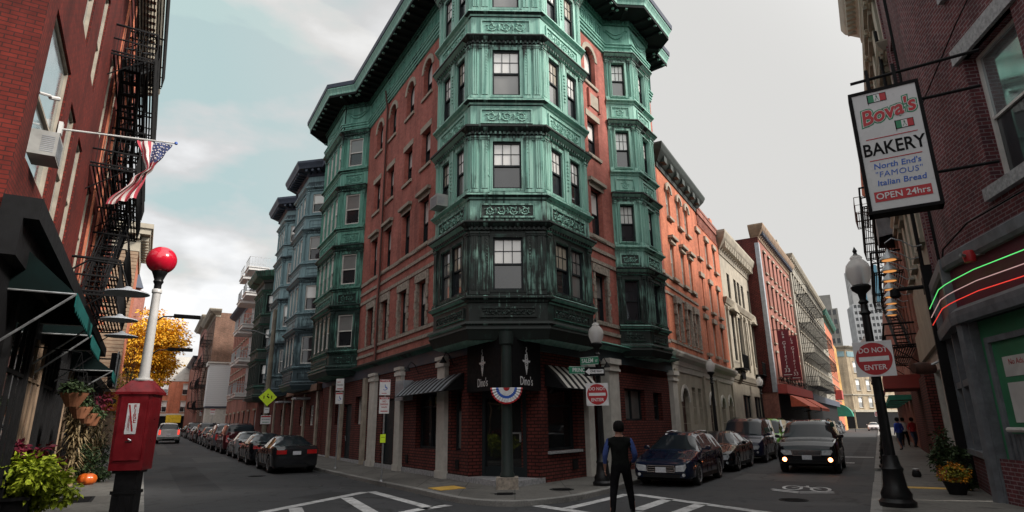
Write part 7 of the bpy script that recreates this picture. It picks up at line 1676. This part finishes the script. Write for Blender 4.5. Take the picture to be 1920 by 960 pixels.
for i, ch in enumerate('FIRE'): text(ch, .12, M['sign_red'], pl, facing((.035 + .005 * i, -.305, 2.06 - i * .075), (0, -1, 0)), extrude=.001, world=False)
mb = MB(); mb.face([V((-.09, -.304, 2.1)), V((-.06, -.304, 2.1)), V((.05, -.304, 1.66)), V((.02, -.304, 1.66))]); mb.build('red_stroke', M['sign_red'], pl, world=False)
text('EMERGENCY', .05, M['sign_red'], pl, facing((-.045, -.305, 1.8), (0, -1, 0)) @ Matrix.Rotation(radians(-90), 4, 'Z'), extrude=.001, world=False)
mb = MB(); mb.tube([V((.0, -.3, 1.5)), V((.0, -.33, 1.5)), V((.05, -.33, 1.47))], .012, 6); mb.box(-.06, .06, -.303, -.294, 1.44, 1.46); mb.build('door_latch', M['chrome'], fb, world=False)
mb = MB(); ov = .05
e0 = [V((-.31 - ov, -.27 - ov, 2.34)), V((.31 + ov, -.27 - ov, 2.34)), V((.31 + ov, .27 + ov, 2.34)), V((-.31 - ov, .27 + ov, 2.34))]; e1 = [p + V((0, 0, .05)) for p in e0]; e2 = [V((-.17, -.14, 2.62)), V((.17, -.14, 2.62)), V((.17, .14, 2.62)), V((-.17, .14, 2.62))]
mb.face(e0[::-1]); mb.face(e2)
for A_, B_ in ((e0, e1), (e1, e2)):
    for i in range(4): mb.face([A_[i], A_[(i + 1) % 4], B_[(i + 1) % 4], B_[i]])
mb.build('hood', M['red_enamel'], fb, world=False)
mb = MB(); mb.lathe([(.17, 2.62), (.17, 2.65), (.105, 2.67), (.095, 2.8), (.078, 4.42), (.095, 4.44), (.095, 4.50), (.08, 4.52)], seg=22); mb.build('post', M['white_metal'], fb, smooth=True, world=False)
mb = MB(); mb.lathe([(.07, 4.52), (.07, 4.62), (.10, 4.68), (.085, 4.72), (.12, 4.82), (.155, 4.90), (.15, 4.93)], seg=20); mb.build('collar', M['pole_black'], fb, smooth=True, world=False)
mb = MB(); R_ = .295; mb.lathe([(R_ * sin(pi * k / 16), 5.15 - R_ * cos(pi * k / 16)) for k in range(1, 16)] + [(0.001, 5.15 + R_)], seg=30); mb.build('globe', M['red_globe'], fb, smooth=True, world=False)

def _fz(z):
    tb = ((0, 0), (1.04, .92), (2.34, 2.42), (2.62, 2.72), (4.42, 4.84), (5.15, 5.55), (6, 6.4))
    for (a, x), (b, y) in zip(tb, tb[1:]):
        if z <= b: return x + (y - x) * (z - a) / (b - a)
    return z
def _walk(o):
    for c in o.children:
        if c.matrix_local.translation.length > 1e-6: tr_ = c.location; tr_.z = _fz(tr_.z); c.location = tr_
        else:
            for v in c.data.vertices: v.co.z = _fz(v.co.z)
        _walk(c)
_walk(fb)
# ================================================================== foliage
def leafmat(name, stops, sc=1.2, rough=.6):
    m, t, b = nmat(name); n = tex(t, 'Noise', mapped(t, (sc,) * 3), Scale=1, Detail=5, Roughness=.7); n2 = tex(t, 'Noise', mapped(t, (19, 19, 19)), Scale=1, Detail=1)
    c = mix(t, .5, n.outputs[0], n2.outputs[0]); t.links.new(ramp(t, c, stops), b.inputs['Base Color']); b.inputs['Roughness'].default_value = rough
    b.inputs['Specular IOR Level'].default_value = .3; b.inputs['Subsurface Weight'].default_value = 0; return m
M['leaf_gold'] = leafmat('golden autumn leaves', [(.37, (.42, .18, .010)), (.46, (.72, .36, .015)), (.6, (.85, .52, .04))])
M['leaf_lime'] = leafmat('lime coleus leaves', [(.38, (.09, .14, .008)), (.5, (.30, .38, .02)), (.62, (.45, .5, .05))], 4)
M['leaf_red'] = leafmat('dark red coleus leaves', [(.38, (.03, .003, .008)), (.5, (.10, .006, .02)), (.62, (.17, .015, .035))], 4)
M['leaf_dark'] = leafmat('dark green leaves', [(.38, (.012, .022, .010)), (.5, (.03, .055, .02)), (.62, (.06, .09, .03))], 4)
M['leaf_olive'] = leafmat('yellow green leaves', [(.38, (.06, .07, .01)), (.5, (.20, .19, .015)), (.62, (.42, .33, .02))], 3)
M['straw'] = leafmat('dry corn husk', [(.38, (.07, .05, .022)), (.5, (.17, .12, .06)), (.62, (.29, .23, .13))], 6)
M['bark'] = plain('dark bark', (.045, .035, .028), .9, sc=6, var=.4, bmp=.8)
M['terracotta'] = plain('terracotta', (.30, .12, .06), .8, sc=5)
M['mum'] = leafmat('orange mum petals', [(.4, (.35, .10, .005)), (.6, (.65, .28, .01))], 8)
def leaf(mb, p, d, up, L, w):
    d = d.normalized(); s = d.cross(up); 
    if s.length < 1e-3: s = d.cross(V((1, 0, 0)))
    s.normalize(); n = s.cross(d)
    mb.face([p, p + d * L * .45 + s * w / 2 + n * L * .04, p + d * L - n * L * .08, p + d * L * .45 - s * w / 2 + n * L * .04])
def rv(r): 
    while True:
        v = V((r.uniform(-1, 1), r.uniform(-1, 1), r.uniform(-1, 1)))
        if .05 < v.length < 1: return v
def crown(c, rad, clumps, per, size, mat, parent, name='crown', seed=1, flat=.5, cr=.28, world=True, shell=.55):
    r = random.Random(seed); mb = MB(); c = V(c)
    for _ in range(clumps):
        v = rv(r); v = v.normalized() * (shell + (1 - shell) * r.random()) * (1 - .25 * r.random()); cc = c + V((v.x * rad[0], v.y * rad[1], v.z * rad[2])); k = cr * (.6 + .8 * r.random()) * min(rad)
        for _ in range(per):
            o = rv(r); p = cc + V((o.x * k * 1.3, o.y * k * 1.3, o.z * k * flat)); d = (o + V((r.uniform(-.5, .5), r.uniform(-.5, .5), -.25)))
            leaf(mb, p, d, V((r.uniform(-1, 1), r.uniform(-1, 1), 1)), size * r.uniform(.7, 1.3), size * r.uniform(.4, .7))
    return mb.build(name, M[mat], parent, world=world, uv=False)
def limbs(mb, p, d, L, r, depth, rnd):
    q = p + d * L; mid = p + d * L * .5 + rv(rnd) * L * .06; mb.tube([p, mid, q], [r, r * .85, r * .68], 7 if r > .05 else 5)
    if depth == 0: return
    for k in range(3 if depth > 1 else 2):
        nd = (d + rv(rnd) * .75 + V((0, 0, .12))).normalized(); limbs(mb, q, nd, L * rnd.uniform(.62, .85), r * .6, depth - 1, rnd)
q = (-38.6, 64.0); t = thing('autumn_tree', (q[0], q[1], gz(*q)), 'golden yellow autumn tree on the left pavement beyond the quoined building', 'tree')
mb = MB(); rn = random.Random(4); limbs(mb, V((q[0], q[1], 0)), V((.03, 0, 1)), 4.2, .24, 4, rn); mb.build('trunk', M['bark'], t, smooth=True)
crown((q[0] + .3, q[1], 9.7), (3.4, 3.4, 4.9), 230, 95, .30, 'leaf_gold', t, seed=9, flat=.38, cr=.26, shell=.35)
q = LL.xy(24, 1.2); t = thing('sapling', (q[0], q[1], .12), 'small half bare sapling with yellow green leaves before the quoined building', 'tree')
mb = MB(); limbs(mb, V((q[0], q[1], .12)), V((0, 0, 1)), 2.3, .05, 4, random.Random(8)); mb.build('trunk', M['bark'], t, smooth=True)
crown((q[0], q[1], 3.6), (.9, .9, 1.6), 40, 26, .13, 'leaf_olive', t, seed=2, cr=.35)
def planter(u, n, w, d, h, mat, label, plants, name='planter'):
    p = LL.pt(u, n, .12); t = thing(name, p, label, 'planter'); F = LL.sub(u, n)
    mb = MB(F); mb.plate([(-w / 2 * .8, .12), (w / 2 * .8, .12), (w / 2, .12 + h), (-w / 2, .12 + h)], -d / 2, d / 2); mb.box(-w / 2 - .03, w / 2 + .03, -d / 2 - .03, d / 2 + .03, .08 + h, .14 + h); mb.build('pot', M[mat], t)
    for i, (du, dn, z, rad, cl, per, sz, m_) in enumerate(plants): q = F.pt(du, dn, z); crown(q, rad, cl, per, sz, m_, t, name='foliage', seed=int(u * 10) + i + 40, flat=.7, cr=.4)
    return t
planter(-3.7, .35, 1.3, .5, .42, 'iron', 'long pot of lime green coleus with dark red leaves behind, at the left edge', [(-.4, .1, .95, (.55, .45, .38), 46, 26, .15, 'leaf_lime'), (.3, .12, .95, (.5, .42, .36), 46, 26, .15, 'leaf_lime'), (.0, .38, .6, (.85, .3, .34), 50, 24, .14, 'leaf_lime'), (0, -.35, 1.35, (.85, .25, .26), 46, 26, .15, 'leaf_red')])
planter(-.8, .3, 1.2, .4, .45, 'iron', 'black trough of dark red leaves behind the lime green coleus', [(0, 0, 1.0, (.6, .25, .35), 36, 26, .13, 'leaf_red'), (0, .1, .7, (.55, .25, .25), 20, 22, .12, 'leaf_dark')])
def stalks(u, n, h, label, seed, k=16, lean=.25):
    t = thing('corn_stalks', LL.pt(u, n, .12), label, 'corn stalks', group='bundles of dry corn stalks'); r = random.Random(seed); mb = MB(); lf = MB()
    for i in range(k):
        a = r.uniform(0, 2 * pi); b0 = LL.pt(u + .14 * cos(a), n + .14 * sin(a), .12); hh = h * r.uniform(.75, 1.05); tip = LL.pt(u + lean * cos(a) * r.random() * 1.6, n + lean * sin(a) * r.random() * 1.6, hh); mid = LL.pt(u + .07 * cos(a), n + .07 * sin(a), h * .5)
        mb.tube([b0, mid, tip], [.022, .018, .008], 5)
        for j in range(9):
            f = r.uniform(.15, 1); p = (b0.lerp(mid, f * 2) if f < .5 else mid.lerp(tip, f * 2 - 1)); d = V((r.uniform(-1, 1), r.uniform(-1, 1), r.uniform(-.2, .7))).normalized(); L = r.uniform(.3, .6); s = d.cross(V((0, 0, 1))).normalized() * .028
            p1 = p + d * L * .5 + V((0, 0, .06)); p2 = p + d * L - V((0, 0, L * .45)); lf.face([p - s, p + s, p1 + s, p1 - s]); lf.face([p1 - s, p1 + s, p2])
    mb.build('stalk', M['straw'], t); lf.build('husk_leaves', M['straw'], t, uv=False); mb = MB(); q = LL.pt(u, n, h * .5 + .06); mb.lathe([(.13, -.05), (.14, 0), (.13, .05)], q, 12); mb.build('tie', M['straw'], t); return t
stalks(4.3, .55, 2.5, 'tall bundle of dry corn stalks standing beside the pumpkin', 3, 26); stalks(7.2, .95, 2.2, 'second bundle of dry corn stalks behind the dark bush', 5, 18, .5)
# pumpkin
q = LL.pt(4.5, 1.05, .12); t = thing('pumpkin', q, 'orange ribbed pumpkin on the left pavement by the corn stalks', 'pumpkin')
mb = MB(); k0 = 0; prof = [(.05, .02), (.16, .0), (.25, .08), (.28, .18), (.24, .28), (.13, .34), (.03, .31)]; seg = 36
for r_, h_ in prof:
    for j in range(seg): a = 2 * pi * j / seg; rr = r_ * (1 - .09 * abs(cos(a * 4.5))); mb.v.append((q.x + rr * cos(a), q.y + rr * sin(a), q.z + h_))
for i in range(len(prof) - 1):
    for j in range(seg): a0 = i * seg + j; b0 = i * seg + (j + 1) % seg; mb.f.append((a0, b0, b0 + seg, a0 + seg)); mb.m.append(0)
mb.face([V(mb.v[6 * seg + j]) for j in range(seg)]); M['pumpkin'] = plain('pumpkin skin', (.55, .10, .006), .5, sc=6, var=.2, coat=.2); mb.build('body', M['pumpkin'], t, smooth=True, angle=80); mb = MB(); mb.tube([q + V((0, 0, .3)), q + V((.02, .0, .37)), q + V((.06, .01, .4))], [.03, .02, .022], 6); mb.build('stem', M['straw'], t)
def bush(u, n, z, rad, label, mat='leaf_dark', cl=40, sz=.12, seed=3, F=None, cat='bush'):
    F = F or LL; p = F.pt(u, n, .12); t = thing('bush', p, label, cat); mb = MB(); limbs(mb, p, V((0, 0, 1)), z * .45, .03, 3, random.Random(seed)); mb.build('stem', M['bark'], t); crown(F.pt(u, n, z), rad, cl, 26, sz, mat, t, name='foliage', seed=seed, flat=.8, cr=.4); return t
bush(5.6, .8, .75, (.45, .4, .6), 'dark bushy plant behind the pumpkin'); bush(5.4, 1.35, .38, (.22, .22, .24), 'small grey green plant to the right of the pumpkin', cl=20, sz=.1, seed=6); bush(5.2, .6, 2.75, (.9, .5, .4), 'brown wispy hanging mass of foliage above the corn stalks', 'leaf_red', 40, .14, 11)
bush(7.8, .6, .9, (.5, .4, .8), 'dark shrub farther along the left shopfront', seed=12); bush(9.0, .9, 1.0, (.5, .4, .9), 'dark shrub beneath the orange sunflower sign', seed=14)
for i, (u, n, z, lab) in enumerate(((-3.9, 1.0, 2.55, 'hanging flower basket nearest the left edge'), (-1.0, .95, 2.35, 'large hanging terracotta basket over the red coleus'), (1.6, .95, 2.25, 'middle hanging terracotta basket'), (4.0, .95, 2.2, 'farthest hanging terracotta basket'))):
    t = thing('hanging_basket', LL.pt(u, n, z), lab, 'flower basket', group='terracotta baskets hanging along the left shopfront'); mb = MB(); mb.lathe([(.12, -.28), (.24, -.05), (.26, 0), (.24, .0)], LL.pt(u, n, z), 14); mb.build('pot', M['terracotta'], t); mb = MB()
    for k in range(3): a = 2.1 * k; mb.tube([LL.pt(u + .22 * cos(a), n + .22 * sin(a), z), LL.pt(u, n, z + .85)], .006, 4)
    mb.tube([LL.pt(u, .1, z + .95), LL.pt(u, n, z + .85)], .015, 5); mb.build('hanger', M['iron'], t); crown(LL.pt(u, n, z + .1), (.3, .3, .17), 22, 22, .1, 'leaf_dark', t, name='foliage', seed=60 + i, flat=.7, cr=.45)
# orange sunflower sign
t = thing('sunflower_sign', LL.pt(10, 1.1, 2.9), 'square orange board with a dark sunflower hanging off the left shopfront', 'sign'); fn = V((.3, -.95, 0)).normalized(); m4 = facing(LL.pt(10, 1.2, 2.9), fn)
M['orange_board'] = plain('orange board', (.40, .10, .02), .6); mb = MB(); mb.face([m4 @ V(p) for p in ((-.38, -.38, 0), (.38, -.38, 0), (.38, .38, 0), (-.38, .38, 0))]); mb.face([m4 @ V(p) for p in ((-.38, -.38, -.03), (.38, -.38, -.03), (.38, .38, -.03), (-.38, .38, -.03))]); bo = mb.build('board', M['orange_board'], t)
mb = MB()
for k in range(14): a = 2 * pi * k / 14; mb.face([m4 @ V((.1 * cos(a - .15), .1 * sin(a - .15), .006)), m4 @ V((.26 * cos(a), .26 * sin(a), .006)), m4 @ V((.1 * cos(a + .15), .1 * sin(a + .15), .006))])
mb.build('petals', M['yellow_sign'], bo, uv=False); mb = MB(); mb.face([m4 @ V((.12 * cos(2 * pi * k / 16), .12 * sin(2 * pi * k / 16), .01)) for k in range(16)]); mb.build('flower_centre', M['bark'], bo); mb = MB(); mb.tube([LL.pt(10, .1, 3.4), LL.pt(10, 1.5, 3.4)], .02, 5); mb.build('bracket', M['iron'], t)
t = thing('projecting_sign', LL.pt(8.3, .9, 3.7), 'dark framed glazed sign box projecting from the left shopfront above the sunflower board', 'sign'); mb = MB(LL); mb.box(7.6, 9.6, 1.0, 1.2, 3.4, 4.6); bo = mb.build('sign_box', M['sign_black'], t); mb = MB(LL); frame_(mb, LL, 7.55, 9.65, 3.35, 4.65, 1.2, t=.06, d=.04); mb.build('frame', M['steel'], bo); mb = MB(LL); mb.tube([LL.pt(8, .1, 4.4), LL.pt(8, 1.1, 4.4)], .03, 6); mb.build('bracket', M['iron'], t)
# right pavement: mums, dark shrub, doorstep bag
def pot(F, u, n, label, mats, r=.28):
    p = F.pt(u, n, .12); t = thing('flower_pot', p, label, 'flower pot'); mb = MB(); mb.lathe([(r * .6, 0), (r * .9, .26), (r * .95, .28), (r * .8, .27)], p, 16); mb.build('pot', M['plastic_black'], t, smooth=True)
    crown(p + V((0, 0, .42)), (r * 1.1, r * 1.1, .2), 26, 22, .07, mats[0], t, name='foliage', seed=33, cr=.4); crown(p + V((0, 0, .46)), (r * 1.15, r * 1.15, .22), 20, 20, .06, mats[1], t, name='flowers', seed=34, cr=.3, shell=.9); return t
pot(RR, -4.3, .62, 'pot of orange mums on the right pavement against the bakery wall', ('leaf_olive', 'mum'))
bush(-3.2, .4, .6, (.2, .2, .6), 'dark spiky evergreen standing behind the orange mums', seed=21, F=RR); bush(-.2, .5, .8, (.3, .3, .7), 'dark evergreen in a maroon trough farther along the right shopfront', seed=22, F=RR)
mb = MB(RR); mb.box(-1.6, 1.3, .25, .65, .12, .42); tag(mb.build('planter_box', M['canopy_red']), 'low maroon trough under the farther evergreen on the right', 'planter')
t = thing('rubbish_bag', RR.pt(.6, 1.25, .12), 'small black bag with a white top on the right pavement', 'bag'); p = RR.pt(.6, 1.2, .12); mb = MB(); mb.lathe([(.1, 0), (.13, .05), (.115, .14), (.08, .2), (.05, .22)], p, 9); mb.build('bag', M['plastic_black'], t, smooth=True); mb = MB(); mb.lathe([(.07, .19), (.1, .24), (.03, .25), (0, .25)], p, 7); mb.build('white_top', M['sign_white'], t, smooth=True)
# ================================================================== flag on the scarlet wall
fl = thing('wall_flag', LL.pt(-5, .1, 6.9), 'american flag twisted on a slanting pole fixed to the scarlet brick wall', 'flag')
mb = MB(); mb.tube([LL.pt(-5, .02, 7.98), LL.pt(-5, 2.14, 8.16)], [.022, .018], 8); pole = mb.build('pole', M['white_metal'], fl, smooth=True); mb = MB(); mb.lathe([(.0, -.04), (.035, -.02), (.035, .02), (0, .05)], LL.pt(-5, 2.16, 8.16), 10); mb.build('finial', M['sign_blue'], fl, smooth=True)
mb = MB(); mb.box(-5.08, -4.92, -.02, .05, 7.85, 8.12, F=LL); mb.build('bracket', M['white_metal'], fl)
NW, NV = 26, 40; grid = []
def ipl(t, tab):
    for (a, x), (b, y) in zip(tab, tab[1:]):
        if a <= t <= b: k = (t - a) / (b - a); k = k * k * (3 - 2 * k); return x + (y - x) * k
    return tab[-1][1]
for j in range(NV + 1):
    v = j / NV; row = []
    a0 = ipl(v, [(0, 1.40), (.2, 1.52), (.42, 1.66), (.6, 1.42), (1, 1.03)]); wd = ipl(v, [(0, .68), (.2, .44), (.42, .14), (.6, .28), (1, .52)])
    for i in range(NW + 1):
        w = i / NW; fold = ipl(v, [(0, .03), (.2, .07), (.42, .10), (.6, .09), (1, .07)])
        row.append(LL.pt(-5 + fold * sin(w * 15 + v * 4) + .1 * (w - .5) * sin(v * 3.1), a0 + wd * w + .018 * sin(w * 20 + v * 7), 8.06 + .06 * w - 1.62 * v * (1 - .18 * (w if v < .5 else 1 - w) * 0 - .12 * w)))
    grid.append(row)
fm = {'flag_stripe': ('flag_red', MB()), 'flag_white': ('flag_white', MB()), 'canton': ('flag_blue', MB())}
M['flag_red'] = plain('faded flag red', (.38, .045, .065), .8, var=.15); M['flag_white'] = plain('faded flag white', (.62, .58, .56), .8, var=.1); M['flag_blue'] = plain('faded flag blue', (.06, .08, .20), .8, var=.15)
for j in range(NV):
    for i in range(NW):
        k = 'canton' if (i >= 12 and j < 13) else ('flag_stripe' if (i // 2) % 2 == 0 else 'flag_white')
        fm[k][1].face([grid[j][i], grid[j][i + 1], grid[j + 1][i + 1], grid[j + 1][i]])
cl = fm['flag_white'][1].build('cloth', M['flag_white'], fl, smooth=True, angle=80)
fm['flag_stripe'][1].build('stripes', M['flag_red'], cl, smooth=True, angle=80); fm['canton'][1].build('canton', M['flag_blue'], cl, smooth=True, angle=80)
mb = MB(); en = V((0, -1, 0)); sn = -V((LL.u.x, LL.u.y, 0))
for j in range(1, 12, 2):
    for i in range(13 + (j // 2) % 2, 26, 2):
        c = grid[j][i] + sn * .012; ax = V((LL.n.x, LL.n.y, 0)); mb.face([c + (ax * cos(a) + V((0, 0, 1)) * sin(a)) * (.021 if q_ % 2 == 0 else .009) for q_, a in enumerate([pi / 2 + pi * k / 5 for k in range(10)])])
mb.build('stars', M['flag_white'], cl, uv=False)
# cable stretched beside the flag, second bracket
# ================================================================== people
def person(loc, rz, label, joints, mats, hair='hair_dark', H=1.8, name='person', hands=True):
    t = thing(name, loc, label, 'person', rz=rz)
    names = list(joints); vs = [joints[n][0] for n in names]; idx = {n: i for i, n in enumerate(names)}
    es = [(idx[joints[n][2]], idx[n]) for n in names if joints[n][2]]
    me = bpy.data.meshes.new('b'); me.from_pydata(vs, es, []); o = bpy.data.objects.new('b', me); COL.objects.link(o)
    sk = o.modifiers.new('s', 'SKIN'); sk.use_smooth_shade = True; sk.branch_smoothing = .4
    for i, n in enumerate(names): r = joints[n][1]; me.skin_vertices[0].data[i].radius = r if isinstance(r, tuple) else (r, r)
    for i in range(len(names)): me.skin_vertices[0].data[i].use_root = (i == 0)
    ss = o.modifiers.new('u', 'SUBSURF'); ss.levels = 2; ss.render_levels = 2
    bpy.context.view_layer.update(); nm = bpy.data.meshes.new_from_object(o.evaluated_get(bpy.context.evaluated_depsgraph_get())); bpy.data.objects.remove(o)
    nm.name = 'body'; nm.materials.clear()
    for m_ in mats[0]: nm.materials.append(M[m_])
    for p in nm.polygons: p.material_index = mats[1](p.center); p.use_smooth = True
    b = bpy.data.objects.new('body', nm); COL.objects.link(b); b.parent = t
    hx, hy, hz = joints['head'][0]; mb = MB(); mb.lathe([(.001, .128), (.05, .122), (.085, .085), (.102, .03), (.104, -.03), (.095, -.075), (.06, -.10)], (hx, hy - .012, hz + .0), 18, sx=1.1, sy=1.22); hr = mb.build('hair', M[hair], t, smooth=True, world=False, angle=80)
    mt = M['skin']; fd = joints['_face'] if '_face' in joints else None
    return t
M['skin'] = plain('skin', (.24, .115, .08), .55, sc=8, var=.1, bmp=0); M['vest'] = plain('charcoal fleece vest', (.008, .009, .0085), .95, sc=7, var=.5, bmp=.9, spec=.05); M['shirt_blue'] = plain('blue shirt', (.04, .065, .19), .9, sc=7, var=.4, bmp=.6, spec=.1); M['trousers'] = plain('black trousers', (.006, .006, .007), .9, sc=6, var=.5, bmp=.9, spec=.05); M['hair_dark'] = plain('black hair', (.006, .005, .005), .85, sc=40, bmp=1.0, spec=.1); M['shoe'] = plain('black shoes', (.008, .008, .008), .4)
M['coat_red'] = plain('red jacket', (.35, .02, .03), .8); M['coat_blue'] = plain('bright blue jacket', (.02, .06, .42), .8); M['jeans'] = plain('blue jeans', (.03, .05, .10), .85); M['shirt_white'] = plain('white shirt', (.5, .5, .5), .8)
def fingers(J, pref, wrist, down, out, fwd):
    pb = V(wrist) + V(down) * .085
    for k, (o_, L) in enumerate(((.032, .072), (.011, .082), (-.011, .076), (-.032, .060))):
        a = pb + V(fwd) * o_; J[f'{pref}k{k}'] = (tuple(a), (.0105, .0105), pref + 'palm'); b = a + V(down) * L * .5 + V(out) * -.004; J[f'{pref}m{k}'] = (tuple(b), (.009, .009), f'{pref}k{k}'); c = b + V(down) * L * .42 + V(out) * -.022; J[f'{pref}t{k}'] = (tuple(c), (.0075, .0075), f'{pref}m{k}')
    a = V(wrist) + V(down) * .035 + V(fwd) * .04; J[pref + 'th0'] = (tuple(a), (.012, .012), pref + 'palm0'); b = a + V(down) * .04 + V(fwd) * .022; J[pref + 'th1'] = (tuple(b), (.0095, .0095), pref + 'th0')
J = dict(pelvis=((0, 0, .96), (.185, .135), None), waist=((0, .0, 1.1), (.195, .14), 'pelvis'), chest=((0, .0, 1.3), (.225, .145), 'waist'), upper=((0, -.005, 1.43), (.18, .11), 'chest'), neck=((0, 0, 1.52), (.058, .062), 'upper'), headb=((0, .015, 1.60), (.075, .088), 'neck'), head=((.005, .02, 1.69), (.098, .115), 'headb'), headt=((.005, .01, 1.765), (.052, .065), 'head'),
  shl=((-.21, 0, 1.43), (.072, .075), 'upper'), elbl=((-.295, -.03, 1.15), (.062, .062), 'shl'), forl=((-.305, -.0, 1.02), (.042, .045), 'elbl'), wrl=((-.31, .03, .90), (.028, .033), 'forl'), lpalm0=((-.312, .038, .865), (.02, .036), 'wrl'), lpalm=((-.313, .045, .825), (.017, .04), 'lpalm0'),
  shr=((.21, 0, 1.43), (.072, .075), 'upper'), elbr=((.297, -.045, 1.15), (.062, .062), 'shr'), forr=((.285, .04, 1.05), (.042, .044), 'elbr'), wrr=((.225, .15, .99), (.028, .032), 'forr'), rpalm0=((.215, .18, .975), (.02, .034), 'wrr'), rpalm=((.205, .215, .955), (.017, .038), 'rpalm0'),
  hipl=((-.105, 0, .88), (.115, .12), 'pelvis'), kneel=((-.155, -.02, .5), (.08, .082), 'hipl'), calfl=((-.18, -.10, .33), (.07, .072), 'kneel'), ankl=((-.20, -.19, .12), (.058, .06), 'calfl'), heell=((-.20, -.2, .05), (.042, .042), 'ankl'), toel=((-.215, -.04, .035), (.045, .032), 'heell'),
  hipr=((.105, 0, .88), (.115, .12), 'pelvis'), kneer=((.155, .12, .5), (.08, .082), 'hipr'), calfr=((.18, .13, .33), (.07, .072), 'kneer'), ankr=((.195, .15, .11), (.058, .06), 'calfr'), heelr=((.195, .13, .05), (.042, .042), 'ankr'), toer=((.215, .30, .035), (.045, .032), 'heelr'))
fingers(J, 'l', (-.312, .038, .90), (0, .05, -1), (-1, 0, 0), (0, 1, 0)); fingers(J, 'r', (.218, .165, .985), (-.15, .75, -.6), (1, 0, 0), (0, .4, .7))
def mm(c):
    if c.z < .105: return 3
    if c.z < .965 and abs(c.x) < .24 and not (c.y > .12 and c.z > .8 and c.x > .15): return 2
    if abs(c.x) > .222 and c.z < 1.5: return 1 if (c.z > .985 and c.y < .10) else 4
    return 0 if c.z < 1.505 else 4
man = person((2.165, 13.0, .004), radians(-8), 'man in a charcoal vest and blue sleeves seen from behind crossing at the corner', J, (('vest', 'shirt_blue', 'trousers', 'shoe', 'skin'), mm), H=1.8)
man.scale = (1.02, 1.02, 1.02)
fe_ = MB(); fe_.lathe([(.0, .02), (.012, .01), (.018, -.02), (.0, -.028)], (.06, .112, 1.66), 8); fe_.build('nose', M['skin'], man, smooth=True, world=False)
for s_ in (-1, 1): fe_ = MB(); fe_.lathe([(.0, .03), (.014, .02), (.016, -.01), (.006, -.03)], (.005 + s_ * .083, .015, 1.675), 8, sx=.6); fe_.build('ear', M['skin'], man, smooth=True, world=False)
for s_ in (-.02, .045): fe_ = MB(); fe_.lathe([(0, .009), (.011, .0), (0, -.009)], (.03 + s_, .108, 1.70), 8); fe_.build('eye', M['hair_dark'], man, smooth=True, world=False)
fe_ = MB(); fe_.lathe([(0, .006), (.024, .0), (0, -.008)], (.045, .104, 1.625), 8, sy=.4); fe_.build('mouth', M['coat_red'], man, smooth=True, world=False)
def simple(c, top): return lambda c_: 3 if c_.z < .1 else 2 if (c_.z < .95 and abs(c_.x) < .22) else 4 if (c_.z > 1.5 or c_.z < .93) else 0
for (s, tt, rz, top, leg, lab) in ((43, .9, .3, 'coat_blue', 'jeans', 'person in a bright blue jacket on the distant right pavement'), (48, 1.3, 2.8, 'shirt_white', 'trousers', 'person in a white top walking on the distant right pavement'), (47, 1.75, 3.3, 'coat_red', 'jeans', 'person in a red jacket on the distant right pavement')):
    q = SR.xy(s, tt); person((q[0], q[1], .13), rz, lab, {k: v for k, v in J.items() if not (k[0] in 'lr' and k[1:] and k[1] in 'kmt')}, ((top, top, leg, 'shoe', 'skin'), simple(0, top)))
# small litter and scraps on the road
M['paper'] = plain('paper scrap', (.5, .5, .48), .8)
for i, (x, y) in enumerate(((-6.2, 20.2), (-7.6, 24.3), (-5.3, 19.3), (8.9, 15.9))):
    mb = MB(); mb.face([V((x, y, .006)), V((x + .12, y + .03, .02)), V((x + .15, y + .12, .012)), V((x + .02, y + .1, .006))]); tag(mb.build('litter', M['paper']), ['paper scrap on the left roadway near the crosswalk', 'paper scrap beside the dark grey parked sedan', 'small paper scrap nearest the corner kerb on the left', 'paper scrap by the right kerb near the bike marking'][i], 'litter')
# overhead wires
